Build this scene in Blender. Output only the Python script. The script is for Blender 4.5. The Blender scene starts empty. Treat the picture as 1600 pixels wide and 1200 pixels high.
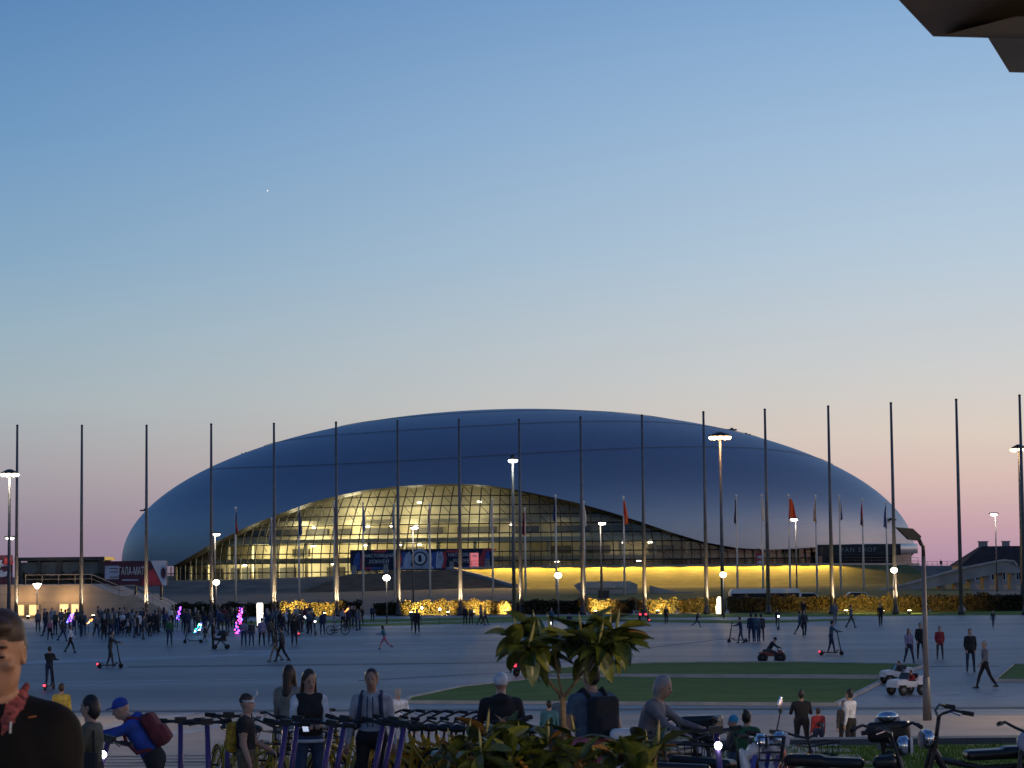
import bpy, bmesh, math, random
import numpy as np
from mathutils import Vector, Matrix, Euler

R = math.radians
rng = random.Random(7)
scene = bpy.context.scene
COL = scene.collection

# ---------------------------------------------------------------- camera
FPX = 3744.0                      # focal length in pixels of a 1600 px wide picture
CAM_Z = 4.4
PITCH, ROLL = 4.46, -0.6
cam_d = bpy.data.cameras.new('camera')
cam_d.sensor_width = 36.0
cam_d.lens = FPX / 1600.0 * 36.0
cam_d.clip_start = 0.1
cam_d.clip_end = 20000
cam_d.dof.use_dof = True
cam_d.dof.focus_distance = 240
cam_d.dof.aperture_fstop = 16
cam = bpy.data.objects.new('camera', cam_d)
COL.objects.link(cam)
CM = Matrix.Translation((0, 0, CAM_Z)) @ Euler((R(90 + PITCH), 0, 0)).to_matrix().to_4x4() @ Matrix.Rotation(R(ROLL), 4, 'Z')
cam.matrix_world = CM
scene.camera = cam
CR = CM.to_3x3()
CRI = CR.inverted()

def ray(x, y):
    return CR @ Vector(((x - 800) / FPX, (600 - y) / FPX, -1))
def at(x, y, D):                  # the point at distance D along +Y
    d = ray(x, y)
    return Vector((0, 0, CAM_Z)) + d * (D / d.y)
def on(x, y, z=0.0):              # the point at height z
    d = ray(x, y)
    return Vector((0, 0, CAM_Z)) + d * ((z - CAM_Z) / d.z)
def proj(p):
    q = CRI @ (Vector(p) - Vector((0, 0, CAM_Z)))
    return 800 + FPX * q.x / -q.z, 600 - FPX * q.y / -q.z
def xat(x, D, z):                 # X of the point at distance D and height z under column x
    y = 892.0
    for _ in range(3):
        p = at(x, y, D)
        y = y - (z - p.z) / D * FPX
    return at(x, y, D).x

# ---------------------------------------------------------------- world: dusk sky
world = bpy.data.worlds.new('World')
scene.world = world
world.use_nodes = True
nt = world.node_tree
nt.nodes.clear()
N = nt.nodes.new
L = nt.links.new
def s2l(c):
    return tuple(((v / 255) / 12.92 if v <= 10 else (((v / 255) + 0.055) / 1.055) ** 2.4) for v in c)
tc = N('ShaderNodeTexCoord')
sep = N('ShaderNodeSeparateXYZ')
L(tc.outputs['Generated'], sep.inputs[0])
def ramp(stops):
    r = N('ShaderNodeValToRGB')
    e = r.color_ramp.elements
    for i, (p, c) in enumerate(stops):
        el = e[i] if i < 2 else e.new(p)
        el.position = p
        el.color = (*s2l(c), 1)
    r.color_ramp.interpolation = 'EASE' if False else 'LINEAR'
    L(sep.outputs['Z'], r.inputs[0])
    return r
cold = ramp([(0.0, (132, 118, 142)), (0.02, (142, 132, 150)), (0.045, (158, 157, 165)), (0.07, (160, 175, 182)),
             (0.10, (146, 173, 190)), (0.13, (127, 163, 192)), (0.18, (104, 148, 190)), (0.235, (84, 128, 178)), (0.5, (56, 90, 144)), (1.0, (36, 62, 112))])
warm = ramp([(0.0, (178, 142, 166)), (0.016, (200, 162, 172)), (0.036, (219, 190, 181)), (0.055, (222, 206, 193)), (0.08, (209, 208, 206)),
             (0.13, (184, 203, 219)), (0.18, (163, 191, 219)), (0.235, (134, 172, 212)), (0.5, (72, 106, 158)), (1.0, (36, 62, 112))])
SUN_AZ = 82                       # degrees to the right of the viewing direction
cxy = N('ShaderNodeCombineXYZ')
L(sep.outputs['X'], cxy.inputs[0]); L(sep.outputs['Y'], cxy.inputs[1])
nrm = N('ShaderNodeVectorMath'); nrm.operation = 'NORMALIZE'
L(cxy.outputs[0], nrm.inputs[0])
dot = N('ShaderNodeVectorMath'); dot.operation = 'DOT_PRODUCT'
L(nrm.outputs[0], dot.inputs[0])
dot.inputs[1].default_value = (math.sin(R(SUN_AZ)), math.cos(R(SUN_AZ)), 0)
mr = N('ShaderNodeMapRange'); mr.interpolation_type = 'SMOOTHSTEP'
mr.inputs['From Min'].default_value = -0.2
mr.inputs['From Max'].default_value = 0.404
L(dot.outputs['Value'], mr.inputs['Value'])
mix = N('ShaderNodeMixRGB')
L(mr.outputs[0], mix.inputs[0]); L(cold.outputs[0], mix.inputs[1]); L(warm.outputs[0], mix.inputs[2])
# the glow grows towards the point where the sun went down
g1 = N('ShaderNodeMapRange'); g1.interpolation_type = 'SMOOTHSTEP'
g1.inputs['From Min'].default_value = 0.5; g1.inputs['From Max'].default_value = 1.0
L(dot.outputs['Value'], g1.inputs['Value'])
g2 = N('ShaderNodeMapRange'); g2.interpolation_type = 'SMOOTHSTEP'
g2.inputs['From Min'].default_value = 0.0; g2.inputs['From Max'].default_value = 0.3
g2.inputs['To Min'].default_value = 1.0; g2.inputs['To Max'].default_value = 0.0
L(sep.outputs['Z'], g2.inputs['Value'])
gm = N('ShaderNodeMath'); gm.operation = 'MULTIPLY'
L(g1.outputs[0], gm.inputs[0]); L(g2.outputs[0], gm.inputs[1])
gx_ = N('ShaderNodeMixRGB'); gx_.blend_type = 'ADD'
L(gm.outputs[0], gx_.inputs[0]); L(mix.outputs[0], gx_.inputs[1]); gx_.inputs[2].default_value = (0.75, 0.33, 0.16, 1)
mix = gx_
bg = N('ShaderNodeBackground')
bg.inputs['Strength'].default_value = 1.0
L(mix.outputs[0], bg.inputs['Color'])
wo = N('ShaderNodeOutputWorld')
L(bg.outputs[0], wo.inputs['Surface'])

# the sun has just set: what is left of it is a faint broad glow from the right
sd = bpy.data.lights.new('sun', 'SUN')
sd.energy = 0.12
sd.angle = R(25)
sd.color = (1.0, 0.72, 0.6)
sun = bpy.data.objects.new('sun', sd)
COL.objects.link(sun)
sun.rotation_euler = Vector((-math.sin(R(SUN_AZ)), -math.cos(R(SUN_AZ)), -math.tan(R(6)))).to_track_quat('-Z', 'Y').to_euler()

vs = scene.view_settings
vs.view_transform = 'Standard'
vs.look = 'None'
vs.exposure = 0.0
vs.gamma = 1.0
vs.use_curve_mapping = False
scene.cycles.use_denoising = True
scene.cycles.max_bounces = 6
scene.cycles.transparent_max_bounces = 12
scene.cycles.sample_clamp_indirect = 3.0
scene.cycles.caustics_reflective = False
scene.cycles.caustics_refractive = False

# ---------------------------------------------------------------- helpers
def mat(name, col, rough=0.7, metal=0.0, var=0.15, scale=4.0, bump=0.0, bscale=30.0, spec=0.5, trans=0.0):
    m = bpy.data.materials.new(name)
    m.use_nodes = True
    t = m.node_tree
    b = t.nodes['Principled BSDF']
    b.inputs['Roughness'].default_value = rough
    b.inputs['Metallic'].default_value = metal
    b.inputs['Specular IOR Level'].default_value = spec
    if trans:
        b.inputs['Transmission Weight'].default_value = trans
    co = t.nodes.new('ShaderNodeTexCoord')
    if var > 0:
        n = t.nodes.new('ShaderNodeTexNoise')
        n.inputs['Scale'].default_value = scale
        n.inputs['Detail'].default_value = 5
        t.links.new(co.outputs['Object'], n.inputs['Vector'])
        r = t.nodes.new('ShaderNodeValToRGB')
        r.color_ramp.elements[0].position = 0.3
        r.color_ramp.elements[1].position = 0.7
        r.color_ramp.elements[0].color = (*[max(0, c * (1 - var)) for c in col], 1)
        r.color_ramp.elements[1].color = (*[min(1, c * (1 + var)) for c in col], 1)
        t.links.new(n.outputs['Fac'], r.inputs[0])
        t.links.new(r.outputs[0], b.inputs['Base Color'])
    else:
        b.inputs['Base Color'].default_value = (*col, 1)
    if bump > 0:
        n2 = t.nodes.new('ShaderNodeTexNoise')
        n2.inputs['Scale'].default_value = bscale
        n2.inputs['Detail'].default_value = 4
        t.links.new(co.outputs['Object'], n2.inputs['Vector'])
        bp = t.nodes.new('ShaderNodeBump')
        bp.inputs['Strength'].default_value = bump
        t.links.new(n2.outputs['Fac'], bp.inputs['Height'])
        t.links.new(bp.outputs[0], b.inputs['Normal'])
    return m

def glow(name, col, strength):
    m = bpy.data.materials.new(name)
    m.use_nodes = True
    b = m.node_tree.nodes['Principled BSDF']
    b.inputs['Base Color'].default_value = (0.8, 0.8, 0.8, 1)
    b.inputs['Emission Color'].default_value = (*col, 1)
    b.inputs['Emission Strength'].default_value = strength
    return m

class MB:
    """collects simple shapes and links them as one mesh"""
    def __init__(s):
        s.v = []; s.f = []; s.m = []
    def add(s, vs, fs, mi=0):
        o = len(s.v)
        s.v += [tuple(p) for p in vs]
        s.f += [tuple(i + o for i in f) for f in fs]
        s.m += [mi] * len(fs)
        return s
    def box(s, c, size, rot=None, mi=0, taper=None):
        hx, hy, hz = size[0] / 2, size[1] / 2, size[2] / 2
        t = taper or (1, 1)
        P = [Vector((x * hx * (t[0] if z > 0 else 1), y * hy * (t[1] if z > 0 else 1), z * hz)) for z in (-1, 1) for y in (-1, 1) for x in (-1, 1)]
        if rot is not None:
            M = rot if isinstance(rot, Matrix) else Euler(rot).to_matrix()
            P = [M @ p for p in P]
        c = Vector(c)
        return s.add([p + c for p in P], [(0, 2, 3, 1), (4, 5, 7, 6), (0, 1, 5, 4), (2, 6, 7, 3), (0, 4, 6, 2), (1, 3, 7, 5)], mi)
    def bar(s, a, b, w, h=None, mi=0, up=(0, 0, 1)):
        a, b = Vector(a), Vector(b)
        h = h or w
        d = (b - a)
        Lg = d.length
        d.normalize()
        u = Vector(up)
        if abs(d.dot(u)) > 0.98:
            u = Vector((1, 0, 0))
        r = d.cross(u).normalized()
        u = r.cross(d)
        M = Matrix((r, d, u)).transposed()
        return s.box((a + b) / 2, (w, Lg, h), M, mi)
    def cyl(s, a, b, r0, r1=None, n=12, mi=0, cap=True):
        return s.tube([a, b], [r0, r0 if r1 is None else r1], n, mi, cap)
    def tube(s, pts, r, n=8, mi=0, cap=True, closed=False):
        pts = [Vector(p) for p in pts]
        k = len(pts)
        rs = r if isinstance(r, (list, tuple)) else [r] * k
        vs = []
        pu = None
        for i, p in enumerate(pts):
            if closed:
                d = pts[(i + 1) % k] - pts[i - 1]
            else:
                d = pts[min(i + 1, k - 1)] - pts[max(i - 1, 0)]
            d.normalize()
            if pu is None:
                u = Vector((0, 0, 1)) if abs(d.z) < 0.9 else Vector((1, 0, 0))
            else:
                u = pu
            x = d.cross(u)
            if x.length < 1e-5:
                x = d.cross(Vector((0, 1, 0.01)))
            x.normalize()
            u = x.cross(d)
            pu = u
            for j in range(n):
                a = 2 * math.pi * j / n
                vs.append(p + (x * math.cos(a) + u * math.sin(a)) * rs[i])
        fs = []
        for i in range(k if closed else k - 1):
            for j in range(n):
                a, b = i * n + j, i * n + (j + 1) % n
                c, d = ((i + 1) % k) * n + (j + 1) % n, ((i + 1) % k) * n + j
                fs.append((a, b, c, d))
        if cap and not closed:
            fs.append(tuple(range(n - 1, -1, -1)))
            fs.append(tuple((k - 1) * n + j for j in range(n)))
        return s.add(vs, fs, mi)
    def lathe(s, prof, c=(0, 0, 0), n=16, axis='Z', mi=0):
        vs = []
        for r, h in prof:
            for j in range(n):
                a = 2 * math.pi * j / n
                q = (r * math.cos(a), r * math.sin(a), h)
                if axis == 'X': q = (q[2], q[0], q[1])
                if axis == 'Y': q = (q[0], -q[2], q[1])
                vs.append((q[0] + c[0], q[1] + c[1], q[2] + c[2]))
        fs = []
        for i in range(len(prof) - 1):
            for j in range(n):
                fs.append((i * n + j, i * n + (j + 1) % n, (i + 1) * n + (j + 1) % n, (i + 1) * n + j))
        fs.append(tuple(range(n - 1, -1, -1)))
        fs.append(tuple((len(prof) - 1) * n + j for j in range(n)))
        return s.add(vs, fs, mi)
    def ball(s, c, r, n=10, mi=0):
        r = r if isinstance(r, (tuple, list)) else (r, r, r)
        prof = [(max(0.001, math.cos(t)), math.sin(t)) for t in [(-90 + 180 * i / (n // 2 + 1)) * math.pi / 180 for i in range(n // 2 + 2)]]
        o = len(s.v)
        s.lathe(prof, (0, 0, 0), n, 'Z', mi)
        for i in range(o, len(s.v)):
            x, y, z = s.v[i]
            s.v[i] = (x * r[0] + c[0], y * r[1] + c[1], z * r[2] + c[2])
        return s
    def prism(s, poly, y0, y1, mi=0):
        """polygon in XZ pushed along Y"""
        n = len(poly)
        vs = [(x, y0, z) for x, z in poly] + [(x, y1, z) for x, z in poly]
        fs = [tuple(range(n)), tuple(range(2 * n - 1, n - 1, -1))]
        for i in range(n):
            j = (i + 1) % n
            fs.append((j, i, n + i, n + j))
        return s.add(vs, fs, mi)
    def slab(s, poly, z0, z1, mi=0):
        n = len(poly)
        vs = [(x, y, z0) for x, y in poly] + [(x, y, z1) for x, y in poly]
        fs = [tuple(range(n - 1, -1, -1)), tuple(range(n, 2 * n))]
        for i in range(n):
            j = (i + 1) % n
            fs.append((i, j, n + j, n + i))
        return s.add(vs, fs, mi)
    def mesh(s, name, mats, smooth=False):
        me = bpy.data.meshes.new(name)
        me.from_pydata(s.v, [], s.f)
        for m in (mats if isinstance(mats, (list, tuple)) else [mats]):
            me.materials.append(m)
        if any(s.m):
            me.polygons.foreach_set('material_index', s.m)
        if smooth:
            me.polygons.foreach_set('use_smooth', [True] * len(me.polygons))
        me.update()
        return me
    def build(s, name, mats, parent=None, smooth=False, loc=None, rz=0):
        o = bpy.data.objects.new(name, s.mesh(name, mats, smooth))
        COL.objects.link(o)
        if parent is not None: o.parent = parent
        if loc is not None: o.location = loc
        if rz: o.rotation_euler.z = rz
        return o

def tag(o, label=None, cat=None, group=None, kind=None):
    if label: o['label'] = label
    if cat: o['category'] = cat
    if group: o['group'] = group
    if kind: o['kind'] = kind
    return o
def thing(name, label, cat, loc=(0, 0, 0), rz=0, group=None, scale=1):
    o = bpy.data.objects.new(name, None)
    COL.objects.link(o)
    o.location = loc
    o.rotation_euler.z = rz
    o.scale = (scale,) * 3
    o.empty_display_size = 0.2
    return tag(o, label, cat, group)
def put(name, me, parent=None, loc=(0, 0, 0), rot=(0, 0, 0), scale=(1, 1, 1)):
    o = bpy.data.objects.new(name, me)
    COL.objects.link(o)
    o.parent = parent
    o.location = loc
    o.rotation_euler = rot
    o.scale = scale
    return o
def copy_tree(o, loc=None, rot=None, parent=None, label=None, group=None):
    c = o.copy()
    COL.objects.link(c)
    c.parent = parent
    if loc is not None: c.location = loc
    if rot is not None: c.rotation_euler = rot
    if label: c['label'] = label
    if group: c['group'] = group
    for ch in list(o.children):
        copy_tree(ch, parent=c)
    return c
def lamp(name, kind, loc, energy, color, size=0.2, target=None, cone=60, blend=0.6, parent=None):
    d = bpy.data.lights.new(name, kind)
    d.energy = energy
    d.color = color
    if kind in ('POINT', 'SPOT'): d.shadow_soft_size = size
    if kind == 'SPOT':
        d.spot_size = R(cone); d.spot_blend = blend
    o = bpy.data.objects.new(name, d)
    COL.objects.link(o)
    o.location = loc
    if target is not None:
        o.rotation_euler = (Vector(target) - Vector(loc)).to_track_quat('-Z', 'Y').to_euler()
    if parent is not None: o.parent = parent
    return o
def text_mesh(txt, size, material, shear=0.0, depth=0.01, align='CENTER', spacing=1.0):
    cu = bpy.data.curves.new('lettering', 'FONT')
    cu.body = txt; cu.size = size; cu.shear = shear; cu.extrude = depth; cu.align_x = align; cu.align_y = 'CENTER'
    cu.space_character = spacing
    cu.resolution_u = 3
    t = bpy.data.objects.new('lettering', cu)
    COL.objects.link(t)
    me = bpy.data.meshes.new_from_object(t.evaluated_get(bpy.context.evaluated_depsgraph_get()))
    bpy.data.objects.remove(t)
    me.materials.clear(); me.materials.append(material)
    return me

# ---- bodies: smooth unions of tapered limbs, turned into one skin
def surfnet(V, org, h):
    ins = V < 0
    nx, ny, nz = V.shape
    cs = {}
    for i in (0, 1):
        for j in (0, 1):
            for k in (0, 1):
                cs[i, j, k] = (slice(i, nx - 1 + i), slice(j, ny - 1 + j), slice(k, nz - 1 + k))
    cnt = sum(ins[s].astype(np.int8) for s in cs.values())
    act = (cnt > 0) & (cnt < 8)
    ids = -np.ones(act.shape, np.int64)
    idx = np.argwhere(act)
    ids[act] = np.arange(len(idx))
    pos = np.zeros((len(idx), 3)); num = np.zeros(len(idx))
    keys = list(cs)
    vals = {c: V[cs[c]][act] for c in keys}
    for a in keys:
        for ax in range(3):
            if a[ax] == 0:
                b = list(a); b[ax] = 1; b = tuple(b)
                va, vb = vals[a], vals[b]
                m = (va < 0) != (vb < 0)
                t = np.where(m, va / np.where(m, va - vb, 1), 0)
                p = np.array(a, float)[None, :].repeat(len(idx), 0)
                p[:, ax] += t
                pos += p * m[:, None]; num += m
    verts = (idx + pos / num[:, None]) * h + org
    quads = []
    for ax in range(3):
        s0 = [slice(1, -1)] * 3; s1 = [slice(1, -1)] * 3
        s0[ax] = slice(0, -1); s1[ax] = slice(1, None)
        A, B = ins[tuple(s0)], ins[tuple(s1)]
        e = np.argwhere(A != B)
        if not len(e): continue
        off = np.ones(3, int); off[ax] = 0
        e = e + off
        u, w = [(1, 2), (2, 0), (0, 1)][ax]
        def cell(du, dw):
            c = e.copy(); c[:, u] += du; c[:, w] += dw
            return ids[c[:, 0], c[:, 1], c[:, 2]]
        q = np.stack([cell(-1, -1), cell(0, -1), cell(0, 0), cell(-1, 0)], 1)
        fl = ~ins[e[:, 0], e[:, 1], e[:, 2]]
        q[fl] = q[fl][:, ::-1]
        quads.append(q)
    return verts, np.concatenate(quads)

def pdist(p, X):
    if p['t'] == 'cap':
        a, b = p['a'], p['b']
        ab = b - a
        l2 = max(ab @ ab, 1e-9)
        t = np.clip(((X - a) @ ab) / l2, 0, 1)
        return np.linalg.norm(X - a - t[..., None] * ab, axis=-1) - (p['ra'] + (p['rb'] - p['ra']) * t)
    q = (X - p['c']) @ p['M']
    r = p['r']
    if p['t'] == 'box':
        d = np.abs(q) - (r - p['e'])
        return np.linalg.norm(np.maximum(d, 0), axis=-1) + np.minimum(d.max(-1), 0) - p['e']
    k0 = np.linalg.norm(q / r, axis=-1); k1 = np.linalg.norm(q / (r * r), axis=-1)
    return k0 * (k0 - 1) / np.maximum(k1, 1e-6)
def cap(a, b, ra, rb, m, k=0.03): return dict(t='cap', a=np.array(a, float), b=np.array(b, float), ra=ra, rb=rb, m=m, k=k, n=False)
def ell(c, r, m, k=0.03, rot=(0, 0, 0), neg=False):
    return dict(t='ell', c=np.array(c, float), r=np.array(r, float), M=np.array(Euler([R(v) for v in rot]).to_matrix()), m=m, k=k, n=neg)
def rbox(c, r, m, k=0.02, rot=(0, 0, 0), e=0.03):
    return dict(t='box', c=np.array(c, float), r=np.array(r, float), M=np.array(Euler([R(v) for v in rot]).to_matrix()), m=m, k=k, n=False, e=e)
def pbox(p):
    if p['t'] == 'cap':
        r = max(p['ra'], p['rb'])
        return np.minimum(p['a'], p['b']) - r, np.maximum(p['a'], p['b']) + r
    ext = np.abs(p['M']) @ p['r']
    return p['c'] - ext, p['c'] + ext
def skin(name, prims, h, nm=6):
    lo = np.min([pbox(p)[0] for p in prims if not p['n']], 0) - 3 * h
    hi = np.max([pbox(p)[1] for p in prims if not p['n']], 0) + 3 * h
    n = np.ceil((hi - lo) / h).astype(int) + 1
    ax = [lo[i] + h * np.arange(n[i]) for i in range(3)]
    V = np.full(n, 9.0, np.float32)
    for p in prims:
        a, b = pbox(p)
        g = 2.5 * h + p['k']
        sl = tuple(slice(max(0, int((a[i] - g - lo[i]) / h)), min(n[i], int((b[i] + g - lo[i]) / h) + 2)) for i in range(3))
        X = np.stack(np.meshgrid(ax[0][sl[0]], ax[1][sl[1]], ax[2][sl[2]], indexing='ij'), -1)
        d = pdist(p, X)
        v = V[sl]
        k = p['k']
        if p['n']:
            d = -d
            hh = np.maximum(k - np.abs(v - d), 0) / k
            V[sl] = np.maximum(v, d) + hh * hh * k / 4
        else:
            hh = np.maximum(k - np.abs(v - d), 0) / k
            V[sl] = np.minimum(v, d) - hh * hh * k / 4
    vs, qs = surfnet(V, lo, h)
    fc = vs[qs].mean(1)
    best = np.full(len(fc), 1e9); mi = np.zeros(len(fc), int)
    for p in prims:
        d = pdist(p, fc) if not p['n'] else np.abs(pdist(p, fc))
        if p['n'] and p['m'] is None: continue
        w = d < best
        best[w] = d[w]; mi[w] = p['m']
    me = bpy.data.meshes.new(name)
    me.from_pydata(vs.tolist(), [], qs.tolist())
    me.polygons.foreach_set('material_index', mi.astype(np.int32))
    me.polygons.foreach_set('use_smooth', [True] * len(qs))
    me.update()
    return me
# ---------------------------------------------------------------- materials
M = {}
M['ground'] = mat('ground_soil', (0.09, 0.09, 0.085), 0.9, var=0.25, scale=0.05)
M['kerb'] = mat('pale_kerb_stone', (0.42, 0.40, 0.37), 0.8, var=0.2, scale=1.5)
M['strip_light'] = mat('pale_granite_band', (0.36, 0.37, 0.39), 0.6, var=0.25, scale=0.6)
M['strip_dark'] = mat('dark_drain_band', (0.07, 0.075, 0.09), 0.6, var=0.3, scale=0.8)
M['beige_paving'] = mat('beige_paving', (0.42, 0.36, 0.30), 0.75, var=0.18, scale=0.35, bump=0.15, bscale=6)
M['concrete'] = mat('concrete', (0.33, 0.31, 0.29), 0.85, var=0.25, scale=0.35, bump=0.3, bscale=3)
M['beige_wall'] = mat('beige_rendered_wall', (0.46, 0.38, 0.29), 0.85, var=0.2, scale=0.5, bump=0.2, bscale=5)
M['stone'] = mat('grey_stone_slope', (0.15, 0.12, 0.09), 0.9, var=0.4, scale=0.25, bump=0.5, bscale=2)
M['brown_stone'] = mat('brown_stone_steps', (0.20, 0.15, 0.11), 0.9, var=0.25, scale=0.5)
M['dark_metal'] = mat('dark_metal', (0.05, 0.05, 0.055), 0.45, 0.6, var=0.2)
M['pole_grey'] = mat('grey_painted_pole', (0.16, 0.15, 0.15), 0.5, 0.3, var=0.2, scale=2)
M['pole_white'] = mat('white_painted_pole', (0.62, 0.6, 0.57), 0.5, var=0.1, scale=2)
M['black'] = mat('black_plastic', (0.018, 0.018, 0.02), 0.5, var=0.2)
M['white_paint'] = mat('white_paint', (0.75, 0.75, 0.74), 0.4, var=0.06)
M['roof_dark'] = mat('dark_roof_tiles', (0.045, 0.032, 0.03), 0.85, var=0.35, scale=1.2)
M['plaster'] = mat('house_plaster', (0.36, 0.33, 0.33), 0.9, var=0.15, scale=0.3)
M['dark_glass'] = mat('dark_window_glass', (0.02, 0.022, 0.028), 0.12, var=0)
M['lit_window'] = glow('lit_window', (1.0, 0.55, 0.2), 0.9)
M['lamp_white'] = glow('lamp_white', (1.0, 0.86, 0.68), 14)
M['lamp_cool'] = glow('lamp_cool', (0.95, 0.97, 0.9), 14)
M['lamp_warm'] = glow('lamp_warm', (1.0, 0.66, 0.3), 14)
M['led_red'] = glow('red_tail_light', (1.0, 0.02, 0.04), 3)
M['led_white'] = glow('white_headlight', (0.9, 0.93, 1.0), 14)

# plaza: grey stone with laid bands and slight sheen
def plaza_mat():
    m = bpy.data.materials.new('grey_plaza_stone')
    m.use_nodes = True
    t = m.node_tree
    b = t.nodes['Principled BSDF']
    co = t.nodes.new('ShaderNodeTexCoord')
    br = t.nodes.new('ShaderNodeTexBrick')
    br.inputs['Scale'].default_value = 1.0
    br.inputs['Brick Width'].default_value = 1.2
    br.inputs['Row Height'].default_value = 0.6
    br.inputs['Mortar Size'].default_value = 0.012
    br.inputs['Color1'].default_value = (0.205, 0.218, 0.235, 1)
    br.inputs['Color2'].default_value = (0.17, 0.18, 0.195, 1)
    br.inputs['Mortar'].default_value = (0.09, 0.09, 0.10, 1)
    t.links.new(co.outputs['Object'], br.inputs['Vector'])
    n = t.nodes.new('ShaderNodeTexNoise')
    n.inputs['Scale'].default_value = 0.06
    n.inputs['Detail'].default_value = 6
    mp = t.nodes.new('ShaderNodeMapping')
    mp.inputs['Scale'].default_value = (0.35, 1.6, 1)
    t.links.new(co.outputs['Object'], mp.inputs['Vector'])
    t.links.new(mp.outputs[0], n.inputs['Vector'])
    r = t.nodes.new('ShaderNodeValToRGB')
    r.color_ramp.elements[0].position = 0.32; r.color_ramp.elements[0].color = (0.55, 0.55, 0.57, 1)
    r.color_ramp.elements[1].position = 0.7; r.color_ramp.elements[1].color = (1.35, 1.35, 1.35, 1)
    t.links.new(n.outputs['Fac'], r.inputs[0])
    mx = t.nodes.new('ShaderNodeMixRGB'); mx.blend_type = 'MULTIPLY'; mx.inputs[0].default_value = 1
    t.links.new(br.outputs['Color'], mx.inputs[1]); t.links.new(r.outputs[0], mx.inputs[2])
    t.links.new(mx.outputs[0], b.inputs['Base Color'])
    b.inputs['Roughness'].default_value = 0.5
    b.inputs['Specular IOR Level'].default_value = 0.35
    return m
M['plaza'] = plaza_mat()
def grass_mat(name, c0, c1, sc=0.5, fine=14):
    m = bpy.data.materials.new(name)
    m.use_nodes = True
    t = m.node_tree
    b = t.nodes['Principled BSDF']
    b.inputs['Roughness'].default_value = 0.9
    b.inputs['Specular IOR Level'].default_value = 0.15
    co = t.nodes.new('ShaderNodeTexCoord')
    n = t.nodes.new('ShaderNodeTexNoise'); n.inputs['Scale'].default_value = sc; n.inputs['Detail'].default_value = 9; n.inputs['Roughness'].default_value = 0.7
    t.links.new(co.outputs['Object'], n.inputs['Vector'])
    r = t.nodes.new('ShaderNodeValToRGB')
    r.color_ramp.elements[0].position = 0.35; r.color_ramp.elements[0].color = (*c0, 1)
    r.color_ramp.elements[1].position = 0.68; r.color_ramp.elements[1].color = (*c1, 1)
    t.links.new(n.outputs['Fac'], r.inputs[0])
    t.links.new(r.outputs[0], b.inputs['Base Color'])
    n2 = t.nodes.new('ShaderNodeTexNoise'); n2.inputs['Scale'].default_value = fine; n2.inputs['Detail'].default_value = 3
    t.links.new(co.outputs['Object'], n2.inputs['Vector'])
    bp = t.nodes.new('ShaderNodeBump'); bp.inputs['Strength'].default_value = 0.8
    t.links.new(n2.outputs['Fac'], bp.inputs['Height']); t.links.new(bp.outputs[0], b.inputs['Normal'])
    return m
M['lawn'] = grass_mat('lawn_grass', (0.085, 0.15, 0.022), (0.15, 0.23, 0.04))
M['dry_grass'] = grass_mat('bank_grass', (0.10, 0.10, 0.025), (0.19, 0.17, 0.05), 0.4)

def struct(name, mb, m, smooth=False):
    return tag(mb.build(name, m, smooth=smooth), kind='structure')
def sheet(name, pts, z, m, kind='structure'):
    b = MB()
    b.add([(p[0], p[1], z) for p in pts], [tuple(range(len(pts)))])
    me = b.mesh(name, m)
    if me.polygons[0].normal.z < 0:
        me.flip_normals()
    o = bpy.data.objects.new(name, me); COL.objects.link(o)
    return tag(o, kind=kind)

# ---------------------------------------------------------------- ground
ZT = 1.6                                   # height of the upper promenade
struct('ground', MB().add([(-9000, -3000, -0.06), (9000, -3000, -0.06), (9000, 9000, -0.06), (-9000, 9000, -0.06)], [(0, 1, 2, 3)]), M['ground'])
struct('plaza', MB().add([(-300, 39.2, 0), (300, 39.2, 0), (300, 252, 0), (-300, 252, 0)], [(0, 1, 2, 3)]), M['plaza'])
def pxs(pts, z=0.0):
    return [on(x, y, z) for x, y in pts]
sheet('beige_path', [(-120, 39.4), (120, 39.4)] + [on(1700, 1119), on(1100, 1117), on(500, 1112), on(-100, 1124)], 0.006, M['beige_paving'])
sheet('kerb_strip', pxs([(-50, 1111), (1700, 1104), (1700, 1107), (-50, 1114)]), 0.011, M['strip_dark'])
# bands laid into the paving
for q in ([(30, 1033), (250, 1027), (430, 1020), (430, 1023), (250, 1031), (30, 1038)],
          [(380, 1017), (700, 1012), (700, 1014), (380, 1020)],
          [(100, 1065), (400, 1061), (400, 1062.5), (100, 1067)],
          [(570, 1005), (780, 1003), (780, 1004.2), (570, 1006.4)],
          [(900, 1009), (1190, 998), (1190, 999), (900, 1010.5)]):
    sheet('pale_band', pxs(q), 0.006, M['strip_light'])
for q in ([(200, 1041), (760, 1035), (900, 1033), (900, 1034.6), (760, 1036.8), (200, 1043)],
          [(950, 1019), (1150, 996), (1150, 997.2), (950, 1020.6)],
          [(1440, 1041), (1560, 1040), (1560, 1041.2), (1440, 1042.2)],
          [(560, 1063), (800, 1050), (800, 1051), (560, 1064.6)]):
    sheet('drain_band', pxs(q), 0.007, M['strip_dark'])
for q in ([(190, 1157), (330, 1133), (420, 1122), (430, 1125), (340, 1138), (200, 1163)],
          [(120, 1140), (260, 1119), (300, 1114), (305, 1116), (262, 1123), (128, 1145)]):
    sheet('pale_band', pxs(q), 0.012, M['strip_light'])
for q in ([(1380, 1083), (1402, 1082), (1400, 1084.5), (1378, 1086)], [(1470, 1083), (1500, 1082), (1503, 1085), (1472, 1086)], [(1552, 1086), (1572, 1086), (1570, 1088), (1553, 1088)]):
    sheet('pale_band', pxs(q), 0.006, M['strip_light'])

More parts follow.
